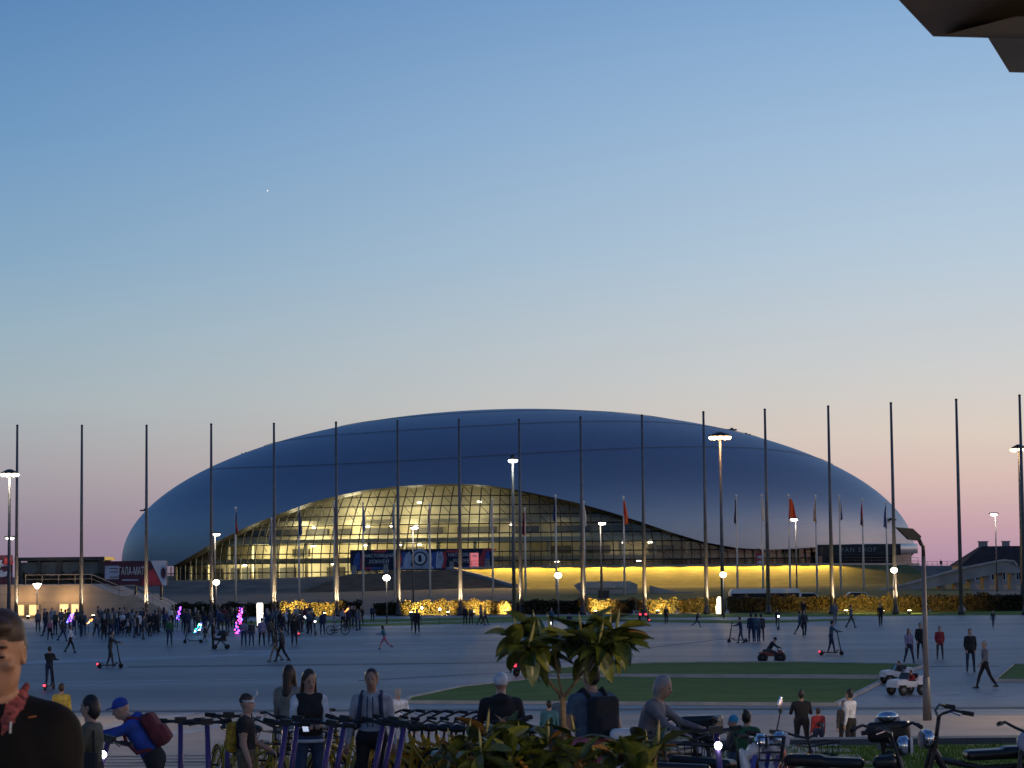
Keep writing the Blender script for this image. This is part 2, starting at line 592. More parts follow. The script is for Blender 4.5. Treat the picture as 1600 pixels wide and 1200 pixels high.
def lawn(px, zt=0.05):
    pts = pxs(px)
    b = MB().slab([(p.x, p.y) for p in pts], -0.02, zt)
    me = b.mesh('lawn', M['lawn'])
    bm = bmesh.new(); bm.from_mesh(me); bmesh.ops.recalc_face_normals(bm, faces=bm.faces); bm.to_mesh(me); bm.free()
    o = bpy.data.objects.new('lawn', me); COL.objects.link(o)
    tag(o, kind='structure')
    return pts
def kerb(a, b, w=0.16, z=0.10):
    k = MB().bar((a.x, a.y, z / 2 - 0.01), (b.x, b.y, z / 2 - 0.01), w, z + 0.02)
    return struct('kerb', k, M['kerb'])
# front lawn, in two halves with a narrow path between them
la = lawn([(632, 1099), (640, 1092), (720, 1075), (820, 1064), (950, 1059.5), (1384, 1063), (1306, 1103)])
lb = lawn([(840, 1056), (870, 1046), (930, 1040), (1050, 1037), (1250, 1036.5), (1447, 1040.5), (1394, 1058.5), (950, 1056.5)])
for P in (la, lb):
    n = len(P)
    for i in range(n):
        kerb(P[i], P[(i + 1) % n])
lc = lawn([(1582, 1040), (1720, 1040), (1720, 1066), (1552, 1065)])
for i in range(4): kerb(lc[i], lc[(i + 1) % 4], 0.2, 0.1)
# far strips of grass in front of the hedge
for px in ([(540, 979.5), (700, 975), (880, 969.5), (1180, 974.5), (1330, 969), (1340, 967), (1180, 970), (880, 967), (700, 971.5), (540, 976)],
           [(340, 972), (900, 962.5), (1700, 952), (1700, 960), (900, 966), (340, 977)],
           ):
    lawn(px, 0.03)

# upper promenade in the foreground with its front edge
def terr(x0, x1, y0, y1, z, m, name):
    return sheet(name, [(x0, y0), (x1, y0), (x1, y1), (x0, y1)], z, m)
E = 38.6
tb = MB().slab([(-80, 16), (80, 16), (80, E), (-80, E)], -0.05, ZT)
struct('promenade', tb, M['beige_paving'])
xg = xat(1225, 36, ZT)
sheet('verge_grass', [(xat(1090, 30, ZT), 26), (40, 26), (40, 37.9), (xat(1200, 37.9, ZT), 37.9)], ZT + 0.012, M['lawn'])
for i, D in enumerate((35.2, 35.75, 36.35, 37.0)):
    sheet('drain_band', [(xat(-60, D, ZT), D), (xat(420, D, ZT), D), (xat(420, D, ZT), D + 0.14), (xat(-60, D, ZT), D + 0.14)], ZT + 0.03, M['strip_dark'])
# slabs of the promenade, laid with open joints
slab_me = MB().box((0, 0, 0), (1.186, 0.586, 0.03)).mesh('paving_slab', M['beige_paving'])
prom = bpy.data.objects['promenade']
yy = 33.3
row = 0
while yy < E - 0.4:
    xx = -9.9 + (0.6 if row % 2 else 0)
    while xx < 4.6:
        o = put('paving_slab', slab_me, prom, (xx, yy, ZT + 0.008 + rng.uniform(-0.002, 0.003)))
        xx += 1.2
    yy += 0.6; row += 1
cop = MB().box((xat(1500, E, ZT), E - 0.25, ZT + 0.04), (14, 0.5, 0.12))
struct('kerb', cop, M['strip_dark'])
gb = MB()
gr = random.Random(9)
gx0_, gx1_ = xat(1150, 32, ZT), xat(1640, 36, ZT)
for i in range(16000):
    x = gr.uniform(gx0_, gx1_); y = gr.uniform(30.5, 37.7)
    h = gr.uniform(0.03, 0.085); a = gr.uniform(0, 6.28); w = 0.006
    lx, ly = gr.uniform(-.03, .03), gr.uniform(-.03, .03)
    gb.add([(x - w * math.cos(a), y - w * math.sin(a), ZT + 0.012), (x + w * math.cos(a), y + w * math.sin(a), ZT + 0.012), (x + lx, y + ly, ZT + 0.012 + h)], [(0, 1, 2)])
tag(gb.build('grass', M['lawn']), 'short green grass on the verge behind the electric bikes', 'grass', kind='stuff')
# small raised terrace under the viewpoint
struct('terrace', MB().slab([(-12, -12), (12, -12), (12, 15.6), (-12, 15.6)], 0.0, 2.45), M['concrete'])

# bank behind the hedge, rising to the arena
def ztop(X):
    return float(np.interp(X, [-200, -63, -30, -2.5, 20, 60, 120], [3.0, 3.1, 3.9, 4.9, 4.85, 4.75, 4.3]))
def zbank(X, D):
    f = np.interp(D, [250, 300, 438, 462], [0.0, 0.24, 0.26, 1.0])
    return ztop(X) * f
bank = MB()
xs = list(np.linspace(-260, 260, 66)); ds = [250, 275, 300, 340, 400, 438, 442, 448, 455, 462, 520, 700]
vv = [(x, d, zbank(x, d) + (0 if d < 255 or d > 500 else 0.06 * math.sin(x * 0.7 + d))) for d in ds for x in xs]
ff = [(j * 66 + i, j * 66 + i + 1, (j + 1) * 66 + i + 1, (j + 1) * 66 + i) for j in range(len(ds) - 1) for i in range(65)]
bank.add(vv, ff)
struct('bank', bank, M['stone'], True)
def drape(name, pxtop, pxbot, m, dz=0.12, steps=False, nd=14, nx=24):
    """surface lying on the bank between two columns at its foot and two at its top"""
    b = MB()
    rows = nd
    V = []
    for j in range(rows + 1):
        D = 437.5 + (462.5 - 437.5) * j / rows
        x0 = xat(pxbot[0] + (pxtop[0] - pxbot[0]) * j / rows, D, 3)
        x1 = xat(pxbot[1] + (pxtop[1] - pxbot[1]) * j / rows, D, 3)
        for i in range(nx + 1):
            X = x0 + (x1 - x0) * i / nx
            V.append((X, D, zbank(X, D) + dz))
    n1 = nx + 1
    F = [(j * n1 + i, j * n1 + i + 1, (j + 1) * n1 + i + 1, (j + 1) * n1 + i) for j in range(rows) for i in range(nx)]
    b.add(V, F)
    return struct(name, b, m, True)
drape('grass_bank', (706, 1420), (806, 1470), M['dry_grass'], 0.14)
fl = MB()
fx = [xat(x, 300, 1) for x in (806, 860, 930, 1000, 1100, 1200, 1300, 1400, 1520)]
fd = [256, 280, 300, 340, 390, 438]
fl.add([(x * d / 300, d, zbank(x * d / 300, d) + 0.10) for d in fd for x in fx], [(j * 9 + i, j * 9 + i + 1, (j + 1) * 9 + i + 1, (j + 1) * 9 + i) for j in range(5) for i in range(8)])
struct('grass_verge', fl, M['dry_grass'], True)
# wide flight of brown steps
st = MB()
ns = 24
for j in range(ns):
    D0 = 437 + 25 * j / ns; D1 = 437 + 25 * (j + 1) / ns
    xa = xat(470 + 75 * j / ns, D0, 3); xb = xat(800 - 100 * j / ns, D0, 3)
    za, zb_ = zbank(xa, D1) + 0.2, zbank(xb, D1) + 0.2
    st.add([(xa, D0, za), (xb, D0, zb_), (xb, D1, zb_), (xa, D1, za), (xa, D0, za - 0.6), (xb, D0, zb_ - 0.6)], [(0, 1, 2, 3), (4, 5, 1, 0)])
struct('stairs', st, M['brown_stone'])
# sloping retaining wall beside the steps
rw = MB()
P = []
for j in range(13):
    D = 463 - (463 - 437) * j / 12
    x = xat(700 + 106 * j / 12, D, 4); zz = zbank(x, D)
    P.append((x, D, zz))
for (x0, d0, z0_), (x1, d1, z1_) in zip(P[:-1], P[1:]):
    vs_ = []
    for (x, d, z) in ((x0, d0, z0_), (x1, d1, z1_)):
        vs_ += [(x - 0.4, d, z - 0.5), (x + 0.4, d, z - 0.5), (x + 0.4, d, z + 0.75), (x - 0.4, d, z + 0.75)]
    rw.add(vs_, [(0, 4, 5, 1), (1, 5, 6, 2), (2, 6, 7, 3), (3, 7, 4, 0), (0, 1, 2, 3), (4, 7, 6, 5)])
tag(rw.build('retaining_wall', M['concrete']), 'sloping concrete wall between the brown steps and the lit grass bank', 'wall')

# ridge added out of view to darken the horizon mirrored in the shell
mt = MB()
mr_ = random.Random(5)
MV = []
for i in range(81):
    az = R(156 + 172 * i / 80)
    hgt = (620 + 230 * math.sin(i * 0.37) + 150 * math.sin(i * 0.91 + 1) + mr_.uniform(-50, 50)) * min(1, i / 8, (80 - i) / 8)
    for d, f in ((3500, 0.0), (4400, 0.45), (5200, 1.0), (6500, 0.0)):
        MV.append((d * math.sin(az), d * math.cos(az), hgt * f - 1))
mt.add(MV, [(i * 4 + k, (i + 1) * 4 + k, (i + 1) * 4 + k + 1, i * 4 + k + 1) for i in range(80) for k in range(3)])
struct('added_mountains', mt, mat('added_forest_slopes', (0.04, 0.055, 0.045), 0.95, var=0.3, scale=0.002), True)

# ---------------------------------------------------------------- arena
DC = 575.0
pc = at(810, 880, DC)
CX, Z0 = pc.x, pc.z
EA, EB, EC = 618 * DC / FPX * 0.992, 78.0, 236 * DC / FPX * 0.99
NE = 2.8                                   # fullness of the shell front to back
def dome_pt(th, ph, s=1.0):
    u, v, w = math.cos(ph) * math.sin(th), math.cos(ph) * math.cos(th), math.sin(ph)
    q = (abs(v) ** NE + abs(w) ** NE) ** (1 / NE)
    k = math.hypot(v, w) / q if q > 1e-9 else 1.0
    return Vector((CX + s * EA * u, DC - s * EB * v * k, Z0 + s * EC * w * k))
def phi_for(th, zz):                       # where the unit shell reaches height zz (0..1)
    lo, hi = 0.0, 1.5
    for _ in range(30):
        m_ = (lo + hi) / 2
        if (dome_pt(th, m_).z - Z0) / EC < zz: lo = m_
        else: hi = m_
    return lo
edge_px = [(150, 893), (190, 891), (262, 889), (300, 868), (330, 850), (380, 826), (430, 805), (480, 787), (525, 775), (570, 766), (620, 760), (670, 757), (720, 756),
           (760, 758), (800, 764), (850, 774), (900, 785), (950, 799), (1000, 815), (1050, 832), (1100, 847), (1150, 856), (1200, 859), (1250, 857), (1300, 852), (1350, 850), (1450, 850)]
ex, ey = zip(*edge_px)
def edge_phi(th):
    if abs(th) > R(92): return 0.03
    lo, hi = -0.05, 1.3
    def g(ph):
        x, y = proj(dome_pt(th, ph))
        return y - float(np.interp(x, ex, ey))      # > 0: below the shell's edge
    if g(lo) < 0: return 0.0
    for _ in range(40):
        mid = (lo + hi) / 2
        if g(mid) > 0: lo = mid
        else: hi = mid
    return max(0.0, lo)
arena = thing('ice_arena', 'huge domed ice arena with blue grey metal shell and curved glass front', 'arena', (0, 0, 0))
def shell_mat():
    m = bpy.data.materials.new('brushed_shell_metal')
    m.use_nodes = True
    t = m.node_tree
    b = t.nodes['Principled BSDF']
    b.inputs['Metallic'].default_value = 0.9
    co = t.nodes.new('ShaderNodeTexCoord')
    mp = t.nodes.new('ShaderNodeMapping'); mp.inputs['Scale'].default_value = (0.05, 0.05, 0.9)
    t.links.new(co.outputs['Object'], mp.inputs['Vector'])
    n = t.nodes.new('ShaderNodeTexNoise'); n.inputs['Scale'].default_value = 1.2; n.inputs['Detail'].default_value = 4
    t.links.new(mp.outputs[0], n.inputs['Vector'])
    r = t.nodes.new('ShaderNodeMapRange'); r.inputs['To Min'].default_value = 0.44; r.inputs['To Max'].default_value = 0.54
    t.links.new(n.outputs['Fac'], r.inputs['Value']); t.links.new(r.outputs[0], b.inputs['Roughness'])
    # fine courses of metal shingles
    br = t.nodes.new('ShaderNodeTexBrick'); br.inputs['Scale'].default_value = 0.5
    br.inputs['Color1'].default_value = (1, 1, 1, 1); br.inputs['Color2'].default_value = (0.82, 0.82, 0.82, 1); br.inputs['Mortar'].default_value = (0.5, 0.5, 0.5, 1)
    cv = t.nodes.new('ShaderNodeSeparateXYZ'); t.links.new(co.outputs['Object'], cv.inputs[0])
    cb = t.nodes.new('ShaderNodeCombineXYZ'); t.links.new(cv.outputs['X'], cb.inputs[0]); t.links.new(cv.outputs['Z'], cb.inputs[1])
    t.links.new(cb.outputs[0], br.inputs['Vector'])
    mx = t.nodes.new('ShaderNodeMixRGB'); mx.blend_type = 'MULTIPLY'; mx.inputs[0].default_value = 0.22
    mx.inputs[1].default_value = (0.46, 0.475, 0.50, 1)
    t.links.new(br.outputs['Color'], mx.inputs[2]); t.links.new(mx.outputs[0], b.inputs['Base Color'])
    bp = t.nodes.new('ShaderNodeBump'); bp.inputs['Strength'].default_value = 0.04; bp.inputs['Distance'].default_value = 0.1
    t.links.new(br.outputs['Fac'], bp.inputs['Height']); t.links.new(bp.outputs[0], b.inputs['Normal'])
    return m
M['shell'] = shell_mat()
sh = MB()
NT, NP = 360, 44
V = []
EDGE = []
for i in range(NT):
    th = -math.pi + 2 * math.pi * i / NT
    pe = edge_phi(th)
    EDGE.append(pe)
    for j in range(NP + 1):
        f = j / NP
        V.append(dome_pt(th, pe + (math.pi / 2 - 0.004 - pe) * f))
F = []
for i in range(NT):
    k = (i + 1) % NT
    for j in range(NP):
        F.append((i * (NP + 1) + j, k * (NP + 1) + j, k * (NP + 1) + j + 1, i * (NP + 1) + j + 1))
F.append(tuple(i * (NP + 1) + NP for i in range(NT)))
sh.add(V, F)
shell = sh.build('shell', M['shell'], arena, True)
rim = MB()
RV = []
for i in range(NT):
    th = -math.pi + 2 * math.pi * i / NT
    RV += [dome_pt(th, EDGE[i]), dome_pt(th, EDGE[i], 0.975)]
rim.add(RV, [(i * 2, i * 2 + 1, ((i + 1) % NT) * 2 + 1, ((i + 1) % NT) * 2) for i in range(NT)])
rim.build('rim', M['dark_metal'], arena)
# gutters running round the shell
def phi_at(i, frac):
    return frac
for fr, t0, t1 in ((0.62, -62, 75), (0.86, -70, 70), (1.08, -80, 80)):
    g = MB()
    pts = [dome_pt(R(t), fr + 0.05 * math.sin(R(t) * 2.3), 1.002) for t in range(t0, t1 + 1, 2)]
    g.tube(pts, 0.05, 5)
    g.build('gutter', M['pole_grey'], shell, True)
for px, py in ((385, 710), (412, 706), (1140, 672), (1163, 679), (228, 798), (1385, 812)):
    # service boxes riding on the shell's outline
    best = min(((abs(proj(dome_pt(R(t), ph))[0] - px) + abs(proj(dome_pt(R(t), ph))[1] - py), t, ph) for t in range(-90, 91, 3) for ph in np.linspace(0, 1.5, 60)), key=lambda q: q[0])
    p = dome_pt(R(best[1]), best[2], 1.004)
    b = MB().box(p, (2.2, 1.5, 0.3)).box(p + Vector((0, 0, 0.25)), (0.6, 0.6, 0.4))
    b.build('roof_hatch', M['dark_metal'], shell)

# glazed front: panes between steel members, below the shell's edge
def glass_mat():
    m = bpy.data.materials.new('facade_glass')
    m.use_nodes = True
    t = m.node_tree
    t.nodes.remove(t.nodes['Principled BSDF'])
    out = t.nodes['Material Output']
    tr = t.nodes.new('ShaderNodeBsdfTransparent'); tr.inputs[0].default_value = (0.80, 0.82, 0.78, 1)
    gl = t.nodes.new('ShaderNodeBsdfGlossy'); gl.inputs['Roughness'].default_value = 0.1; gl.inputs['Color'].default_value = (0.8, 0.85, 0.9, 1)
    fr = t.nodes.new('ShaderNodeFresnel'); fr.inputs['IOR'].default_value = 1.5
    mx = t.nodes.new('ShaderNodeMixShader')
    t.links.new(fr.outputs[0], mx.inputs[0]); t.links.new(tr.outputs[0], mx.inputs[1]); t.links.new(gl.outputs[0], mx.inputs[2])
    t.links.new(mx.outputs[0], out.inputs['Surface'])
    return m
M['glass'] = glass_mat()
facade = MB()
COLS = list(np.arange(-76, 82, 1.36))
ROW = 1.95
ZB = 2.6
def wall_pt(th, z, s=0.978):
    sp = min(0.999, max(0.0, (z - Z0) / (EC * s)))
    ph = phi_for(th, sp)
    p = dome_pt(th, ph, s)
    return Vector((p.x, p.y, z if z < Z0 else p.z))
def edge_z(th):
    ph = edge_phi(th)
    return Z0 + (dome_pt(th, ph).z - Z0) * 0.978 - 0.1
grid = MB()
panes = []
EZ = [edge_z(R(t)) for t in COLS]
for ci in range(len(COLS) - 1):
    t0, t1 = R(COLS[ci]), R(COLS[ci + 1])
    top0, top1 = EZ[ci], EZ[ci + 1]
    z = ZB
    prev = None
    # upright
    pts = []
    zz = ZB
    while zz < top0 - 0.2:
        pts.append(wall_pt(t0, zz)); zz += ROW
    pts.append(wall_pt(t0, top0))
    if len(pts) > 1: grid.tube(pts, 0.12, 4, cap=False)
    while z < max(top0, top1) - 0.25:
        a0, a1 = min(z, top0), min(z, top1)
        b0, b1 = min(z + ROW, top0), min(z + ROW, top1)
        if max(b0 - a0, b1 - a1) > 0.3:
            panes.append((t0, t1, a0, a1, b0, b1))
            if z > ZB:
                grid.tube([wall_pt(t0, a0), wall_pt(t1, a1)], 0.115, 4, cap=False)
        z += ROW
# diagonal truss struts in the upper rows
for ci in range(0, len(COLS) - 2, 2):
    t0, t1 = R(COLS[ci]), R(COLS[ci + 1])
    if -62 < COLS[ci] < 30:
        zt = EZ[ci]
        for k in range(3):
            if zt - (k + 1) * ROW > ZB + 2:
                grid.tube([wall_pt(t0, zt - k * ROW, 0.965), wall_pt(t1, zt - (k + 1) * ROW, 0.965)], 0.07, 4, cap=False)
fac = MB()
fr_ = grid.build('steel_grid', M['dark_metal'], arena)
tag(fr_, kind='stuff')
def pane_geo(q, mb):
    t0, t1, a0, a1, b0, b1 = q
    mb.add([wall_pt(t0, a0, .976), wall_pt(t1, a1, .976), wall_pt(t1, b1, .976), wall_pt(t0, b0, .976)], [(0, 1, 2, 3)])
front = [q for q in panes if -52 < math.degrees(q[0]) < 14 and q[2] > ZB + 1]
front.sort(key=lambda q: -(q[4] + q[5]))
rest = MB()
for i, q in enumerate(front[:280]):
    b = MB(); pane_geo(q, b)
    b.build('pane', M['glass'], arena)
ch = set(id(q) for q in front[:280])
for q in panes:
    if id(q) not in ch: pane_geo(q, rest)
tag(rest.build('glazing', M['glass'], arena), kind='stuff')
# inside: core wall, floors, columns, luminaires
M['inner_wall'] = mat('cream_inner_wall', (0.55, 0.50, 0.36), 0.8, var=0.2, scale=0.1)
M['inner_dark'] = mat('dark_inner_openings', (0.06, 0.058, 0.055), 0.6, var=0.2)
M['slab'] = mat('cream_floor_edge', (0.68, 0.63, 0.46), 0.8, var=0.1, scale=0.3)
def ring(mb, s0, s1, z0, z1, t0=-88, t1=88, n=60, prof=None):
    V = []
    for i in range(n + 1):
        th = R(t0 + (t1 - t0) * i / n)
        for s, z in ((s0, z0), (s1, z0), (s1, z1), (s0, z1)):
            V.append((CX + s * EA * math.sin(th), DC - s * EB * math.cos(th), z))
    F = []
    for i in range(n):
        for k in range(4):
            a, b = i * 4 + k, i * 4 + (k + 1) % 4
            F.append((a, b, b + 4, a + 4))
    mb.add(V, F)
    return mb
core = MB()
V = []
n = 70
for i in range(n + 1):
    th = R(-88 + 176 * i / n)
    for s, z in ((0.87, 2.0), (0.87, 12.0), (0.865, 12.0), (0.86, 18), (0.80, 26.0)):
        V.append((CX + s * EA * math.sin(th), DC - s * EB * math.cos(th), z))
core.add(V, [(i * 5 + k, (i + 1) * 5 + k, (i + 1) * 5 + k + 1, i * 5 + k + 1) for i in range(n) for k in range(4)])
core.build('inner_wall', M['inner_wall'], arena, False)
for z, s1 in ((6.6, 0.955), (10.6, 0.94), (14.6, 0.92)):
    ring(MB(), 0.76, s1, z, z + 0.9, -80, 84).build('floor', M['slab'], arena)
# dark shopfronts and doors along the core wall
for z0_, z1_, s in ((3.0, 5.6, 0.872), (8.0, 9.6, 0.872), (12.6, 13.8, 0.867)):
    k = -72
    while k < 78:
        w = rng.uniform(2.5, 6)
        if rng.random() < 0.72:
            ring(MB(), s, s + 0.006, z0_, z1_, k, k + w, 6).build('opening', M['inner_dark'], arena)
        k += w + rng.uniform(1.0, 2.4)
for t in range(-76, 80, 5):
    th = R(t)
    zt = min(edge_z(th), 16)
    if zt > ZB + 2:
        s = 0.935
        p = Vector((CX + s * EA * math.sin(th), DC - s * EB * math.cos(th), 0))
        MB().cyl((p.x, p.y, 2.4), (p.x, p.y, min(zt, 10.6)), 0.4, n=10).build('column', M['slab'], arena, True)
lum = 0
for t in range(-66, 62, 4):
    for z in (6.2, 10.1, 14.1, 19.0):
        th = R(t + rng.uniform(-1.5, 1.5))
        if z < edge_z(th) - 1 and rng.random() < (0.36 if t < -5 else 0.3):
            s = {6.2: 0.93, 10.1: 0.92, 14.1: 0.90, 19.0: 0.90}[z]
            p = Vector((CX + s * EA * math.sin(th), DC - s * EB * math.cos(th), z))
            if z > 15:
                p.z = z
            MB().box(p, (0.9, 0.6, 0.22)).build('luminaire', M['lamp_white'], arena)
# the lit concourse: lamps hang over the left half of the building only
for t, w in ((-66, 0.8), (-57, 1.15), (-48, 1.25), (-40, 1.15), (-32, 1.0), (-24, 0.85), (-15, 0.6), (-6, 0.28), (6, 0.06), (20, 0.015), (38, 0.012)):
    for z, s in ((5.4, 0.925), (9.6, 0.92), (13.6, 0.92), (18.0, 0.92), (22.5, 0.88)):
        th = R(t)
        if z < edge_z(th) - 0.8:
            lamp('concourse_light', 'POINT', (CX + s * EA * math.sin(th), DC - s * EB * math.cos(th), z), 2300 * w * (1.3 if z > 12 else 0.9), (1.0, 0.88, 0.54), 2.5, parent=arena)

# lower wall of the right end: dark cladding, pale lip and shop sign
lip = MB()
V = []
n = 26
for i in range(n + 1):
    t = 46 + 60 * i / n
    th = R(t)
    ez = dome_pt(th, edge_phi(th)).z if t < 90 else Z0 + EC * 0.08
    for s, z in ((0.985, ez - 2.2), (1.006, ez - 2.2), (1.006, ez + 0.1), (0.985, ez + 0.1)):
        V.append((CX + s * EA * math.sin(th), DC - s * EB * math.cos(th), max(z, Z0 - 1)))
lip.add(V, [(i * 4 + k, (i + 1) * 4 + k, (i + 1) * 4 + (k + 1) % 4, i * 4 + (k + 1) % 4) for i in range(n) for k in range(4)])
lip.build('lip', mat('pale_lip_metal', (0.62, 0.62, 0.60), 0.4, 0.4, var=0.1), arena, True)
ring(MB(), 0.95, 0.99, 2.0, Z0 + 1.6, 44, 108, 30).build('end_wall', mat('dark_cladding', (0.07, 0.068, 0.07), 0.4, 0.2, var=0.2, scale=0.3), arena)
M['sign_white'] = mat('sign_letters_white', (0.8, 0.8, 0.78), 0.5, var=0)
ps = at(1342, 860, 512)
MB().box((ps.x, ps.y + 0.8, ps.z - 2.4), (15.5, 0.6, 4.2)).build('shop_window', M['dark_glass'], arena)
MB().box((ps.x, ps.y + 0.7, ps.z + 0.1), (18, 0.5, 2.4)).build('fascia', M['black'], arena)
so = put('shop_letters', text_mesh('FAN SHOP', 1.35, mat('faint_letters', (0.3, 0.3, 0.3), 0.6, var=0), spacing=1.25), arena, (ps.x, ps.y + 0.3, ps.z + 0.1), (R(90), 0, 0))
# parapet, railing and terrace round the foot of the glass
par = MB()
rail = MB()
prevp = None
for i in range(61):
    x = 700 + (1435 - 700) * i / 60
    D = 464 + 30 * max(0, (x - 1250) / 200) ** 2
    X = xat(x, D, 5)
    p = Vector((X, D, ztop(X) - 0.4))
    if prevp is not None:
        par.bar(prevp + Vector((0, 0, 0.45)), p + Vector((0, 0, 0.45)), 0.5, 0.95)
        for h in (1.5, 2.05):
            rail.bar(prevp + Vector((0, 0, h)), p + Vector((0, 0, h)), 0.05, 0.07)
    rail.bar(p + Vector((0, 0, 0.9)), p + Vector((0, 0, 2.1)), 0.06, 0.06)
    prevp = p
tp = thing('parapet', 'long low stone parapet with thin railing above the lit grass bank', 'parapet', (0, 0, 0))
par.build('coping', M['beige_wall'], tp)
tag(rail.build('railing', M['dark_metal'], tp), kind='stuff')

# banner hung across the glass
def banner(p0, p1, z0_, z1_, m, name, label):
    t = thing(name, label, 'banner', (p0.x, p0.y, z0_), 0)
    d = (p1 - p0); W = d.length
    t.rotation_euler.z = math.atan2(d.y, d.x)
    MB().box((W / 2, 0.1, (z1_ - z0_) / 2), (W, 0.16, z1_ - z0_)).build('fabric', m, t)
    return t, W, z1_ - z0_
M['navy'] = mat('navy_print', (0.012, 0.014, 0.04), 0.6, var=0.3, scale=0.4)
M['print_red'] = mat('red_print', (0.55, 0.05, 0.06), 0.6, var=0.3, scale=0.6)
M['print_blue'] = mat('blue_print', (0.06, 0.12, 0.34), 0.6, var=0.4, scale=0.7)
M['print_pale'] = mat('pale_print', (0.45, 0.48, 0.58), 0.6, var=0.3, scale=0.7)
M['print_white'] = mat('white_print', (0.75, 0.72, 0.74), 0.6, var=0.1)
b0, b1 = at(547, 860, 495), at(768, 858, 488)
bt, W, H = banner(Vector((b0.x, b0.y, 0)), Vector((b1.x, b1.y, 0)), at(650, 891, 491).z, at(650, 858, 491).z, M['navy'], 'hockey_banner', 'long dark blue hockey banner with white lettering across the arena glass')
def decal(mb, pts, m, parent, name='graphic', y=-0.03):
    mb = MB(); mb.add([(x, y, z) for x, z in pts], [tuple(range(len(pts)))])
    return mb.build(name, m, parent)
for fx in (0.205, 0.80):
    put('lettering', text_mesh('НАСТОЯЩИЙ', 0.95, M['print_white'], 0.15), bt, (W * fx, -0.1, H * 0.70), (R(90), 0, 0))
    put('lettering', text_mesh('ХОККЕЙ', 1.05, M['print_white'], 0.15), bt, (W * fx, -0.1, H * 0.42), (R(90), 0, 0))
    for k in range(5):
        x = W * fx + rng.uniform(-5, 4); z = H * rng.choice((0.86, 0.1, 0.9))
        decal(None, [(x, z - .1), (x + 2.6, z - 0.2), (x + 3.2, z + 0.3), (x + 0.5, z + 0.25)], M[rng.choice(('print_red', 'print_blue'))], bt, y=-0.02 - 0.01 * k)
cxb = W * 0.50
MB().lathe([(2.0, 0), (2.0, 0.1)], (cxb, -0.02, H * 0.55), 24, 'Y').build('emblem', M['print_pale'], bt)
MB().lathe([(1.45, 0), (1.45, 0.1)], (cxb, -0.14, H * 0.55), 24, 'Y').build('emblem', M['navy'], bt)
MB().lathe([(1.15, 0), (1.15, 0.1)], (cxb, -0.26, H * 0.55), 24, 'Y').build('emblem', M['print_white'], bt)
decal(None, [(cxb - .3, H * .38), (cxb + .45, H * .42), (cxb + .25, H * .74), (cxb - .35, H * .7)], M['navy'], bt, y=-0.4)
decal(None, [(cxb - 4.4, 0.25), (cxb + 3.0, 0.25), (cxb + 2.4, 0.95), (cxb - 3.8, 0.95)], M['print_pale'], bt, y=-0.05)
for fx, m, w in ((0.37, 'print_blue', 1.6), (0.41, 'print_pale', 1.0), (0.345, 'print_red', 0.8), (0.60, 'print_blue', 2.2), (0.64, 'print_pale', 0.8), (0.665, 'print_red', 0.7), (0.05, 'print_blue', 0.9), (0.09, 'print_red', 0.5), (0.94, 'print_red', 0.9), (0.97, 'print_blue', 0.6), (0.57, 'print_white', 0.35), (0.62, 'print_white', 0.3)):
    x = W * fx
    decal(None, [(x - w, 0.5), (x + w * .4, 0.3), (x + w, H * .55), (x + w * .5, H * .9), (x - w * .3, H * .8), (x - w * .8, H * .5)], M[m], bt, y=-0.03 - 0.011 * rng.randint(1, 9))
# red stand and pale boxes by the doors
p = at(741, 888, 472)
k = thing('info_stand', 'tall red lit info stand at the top of the steps', 'stand', (p.x, p.y, zbank(p.x, p.y) - 0.1))
MB().box((0, 0, 1.7), (1.7, 0.5, 3.4)).build('panel', glow('red_lit_panel', (1.0, 0.13, 0.07), 0.55), k)
MB().box((0, -0.27, 0.5), (0.9, 0.03, 0.6)).build('print', M['print_white'], k)
MB().box((0.1, -0.27, 2.8), (0.8, 0.03, 0.3)).build('print', M['print_white'], k)
p = at(1186, 886, 474)
k = thing('info_stand', 'small red poster stand beside the railing right of the steps', 'stand', (p.x, p.y - 1, 4.6))
MB().box((0, 0, 1.4), (1.5, 0.3, 2.8)).build('panel', M['print_red'], k)
for zz in (1.0, 2.0): MB().box((0, -0.17, zz), (0.9, 0.02, 0.5)).build('print', M['print_white'], k)
for x in (553, 603, 706, 762):
    p = at(x, 893, 470)
    z = zbank(p.x, p.y)
    o = MB().box((0, 0, 0.9), (1.0, 0.8, 1.8), taper=(0.8, 0.8)).box((0, 0, 1.84), (1.0, 0.8, 0.12)).build('ticket_box', M['concrete'], loc=(p.x, p.y, z))
    tag(o, 'small grey box standing along the top of the bank under the banner', 'box', 'grey boxes below the banner')
# ---------------------------------------------------------------- left: stair building with gallery and poster
DB = 252.0
def P2(x, y, D):                      # X and Z of a pixel at distance D
    p = at(x, y, D); return p.x, p.z
lb_ = thing('stair_building', 'beige wall with outside stairs, lamp light patches and dark glazed gallery above', 'building', (0, 0, 0))
prof = [P2(-260, 985, DB), P2(-260, 915, DB), P2(40, 914, DB), P2(143, 913, DB), P2(186, 931, DB), P2(210, 930, DB), P2(268, 958, DB), P2(290, 962, DB), P2(290, 985, DB)]
MB().prism(prof, DB, DB + 16).build('wall', M['beige_wall'], lb_)
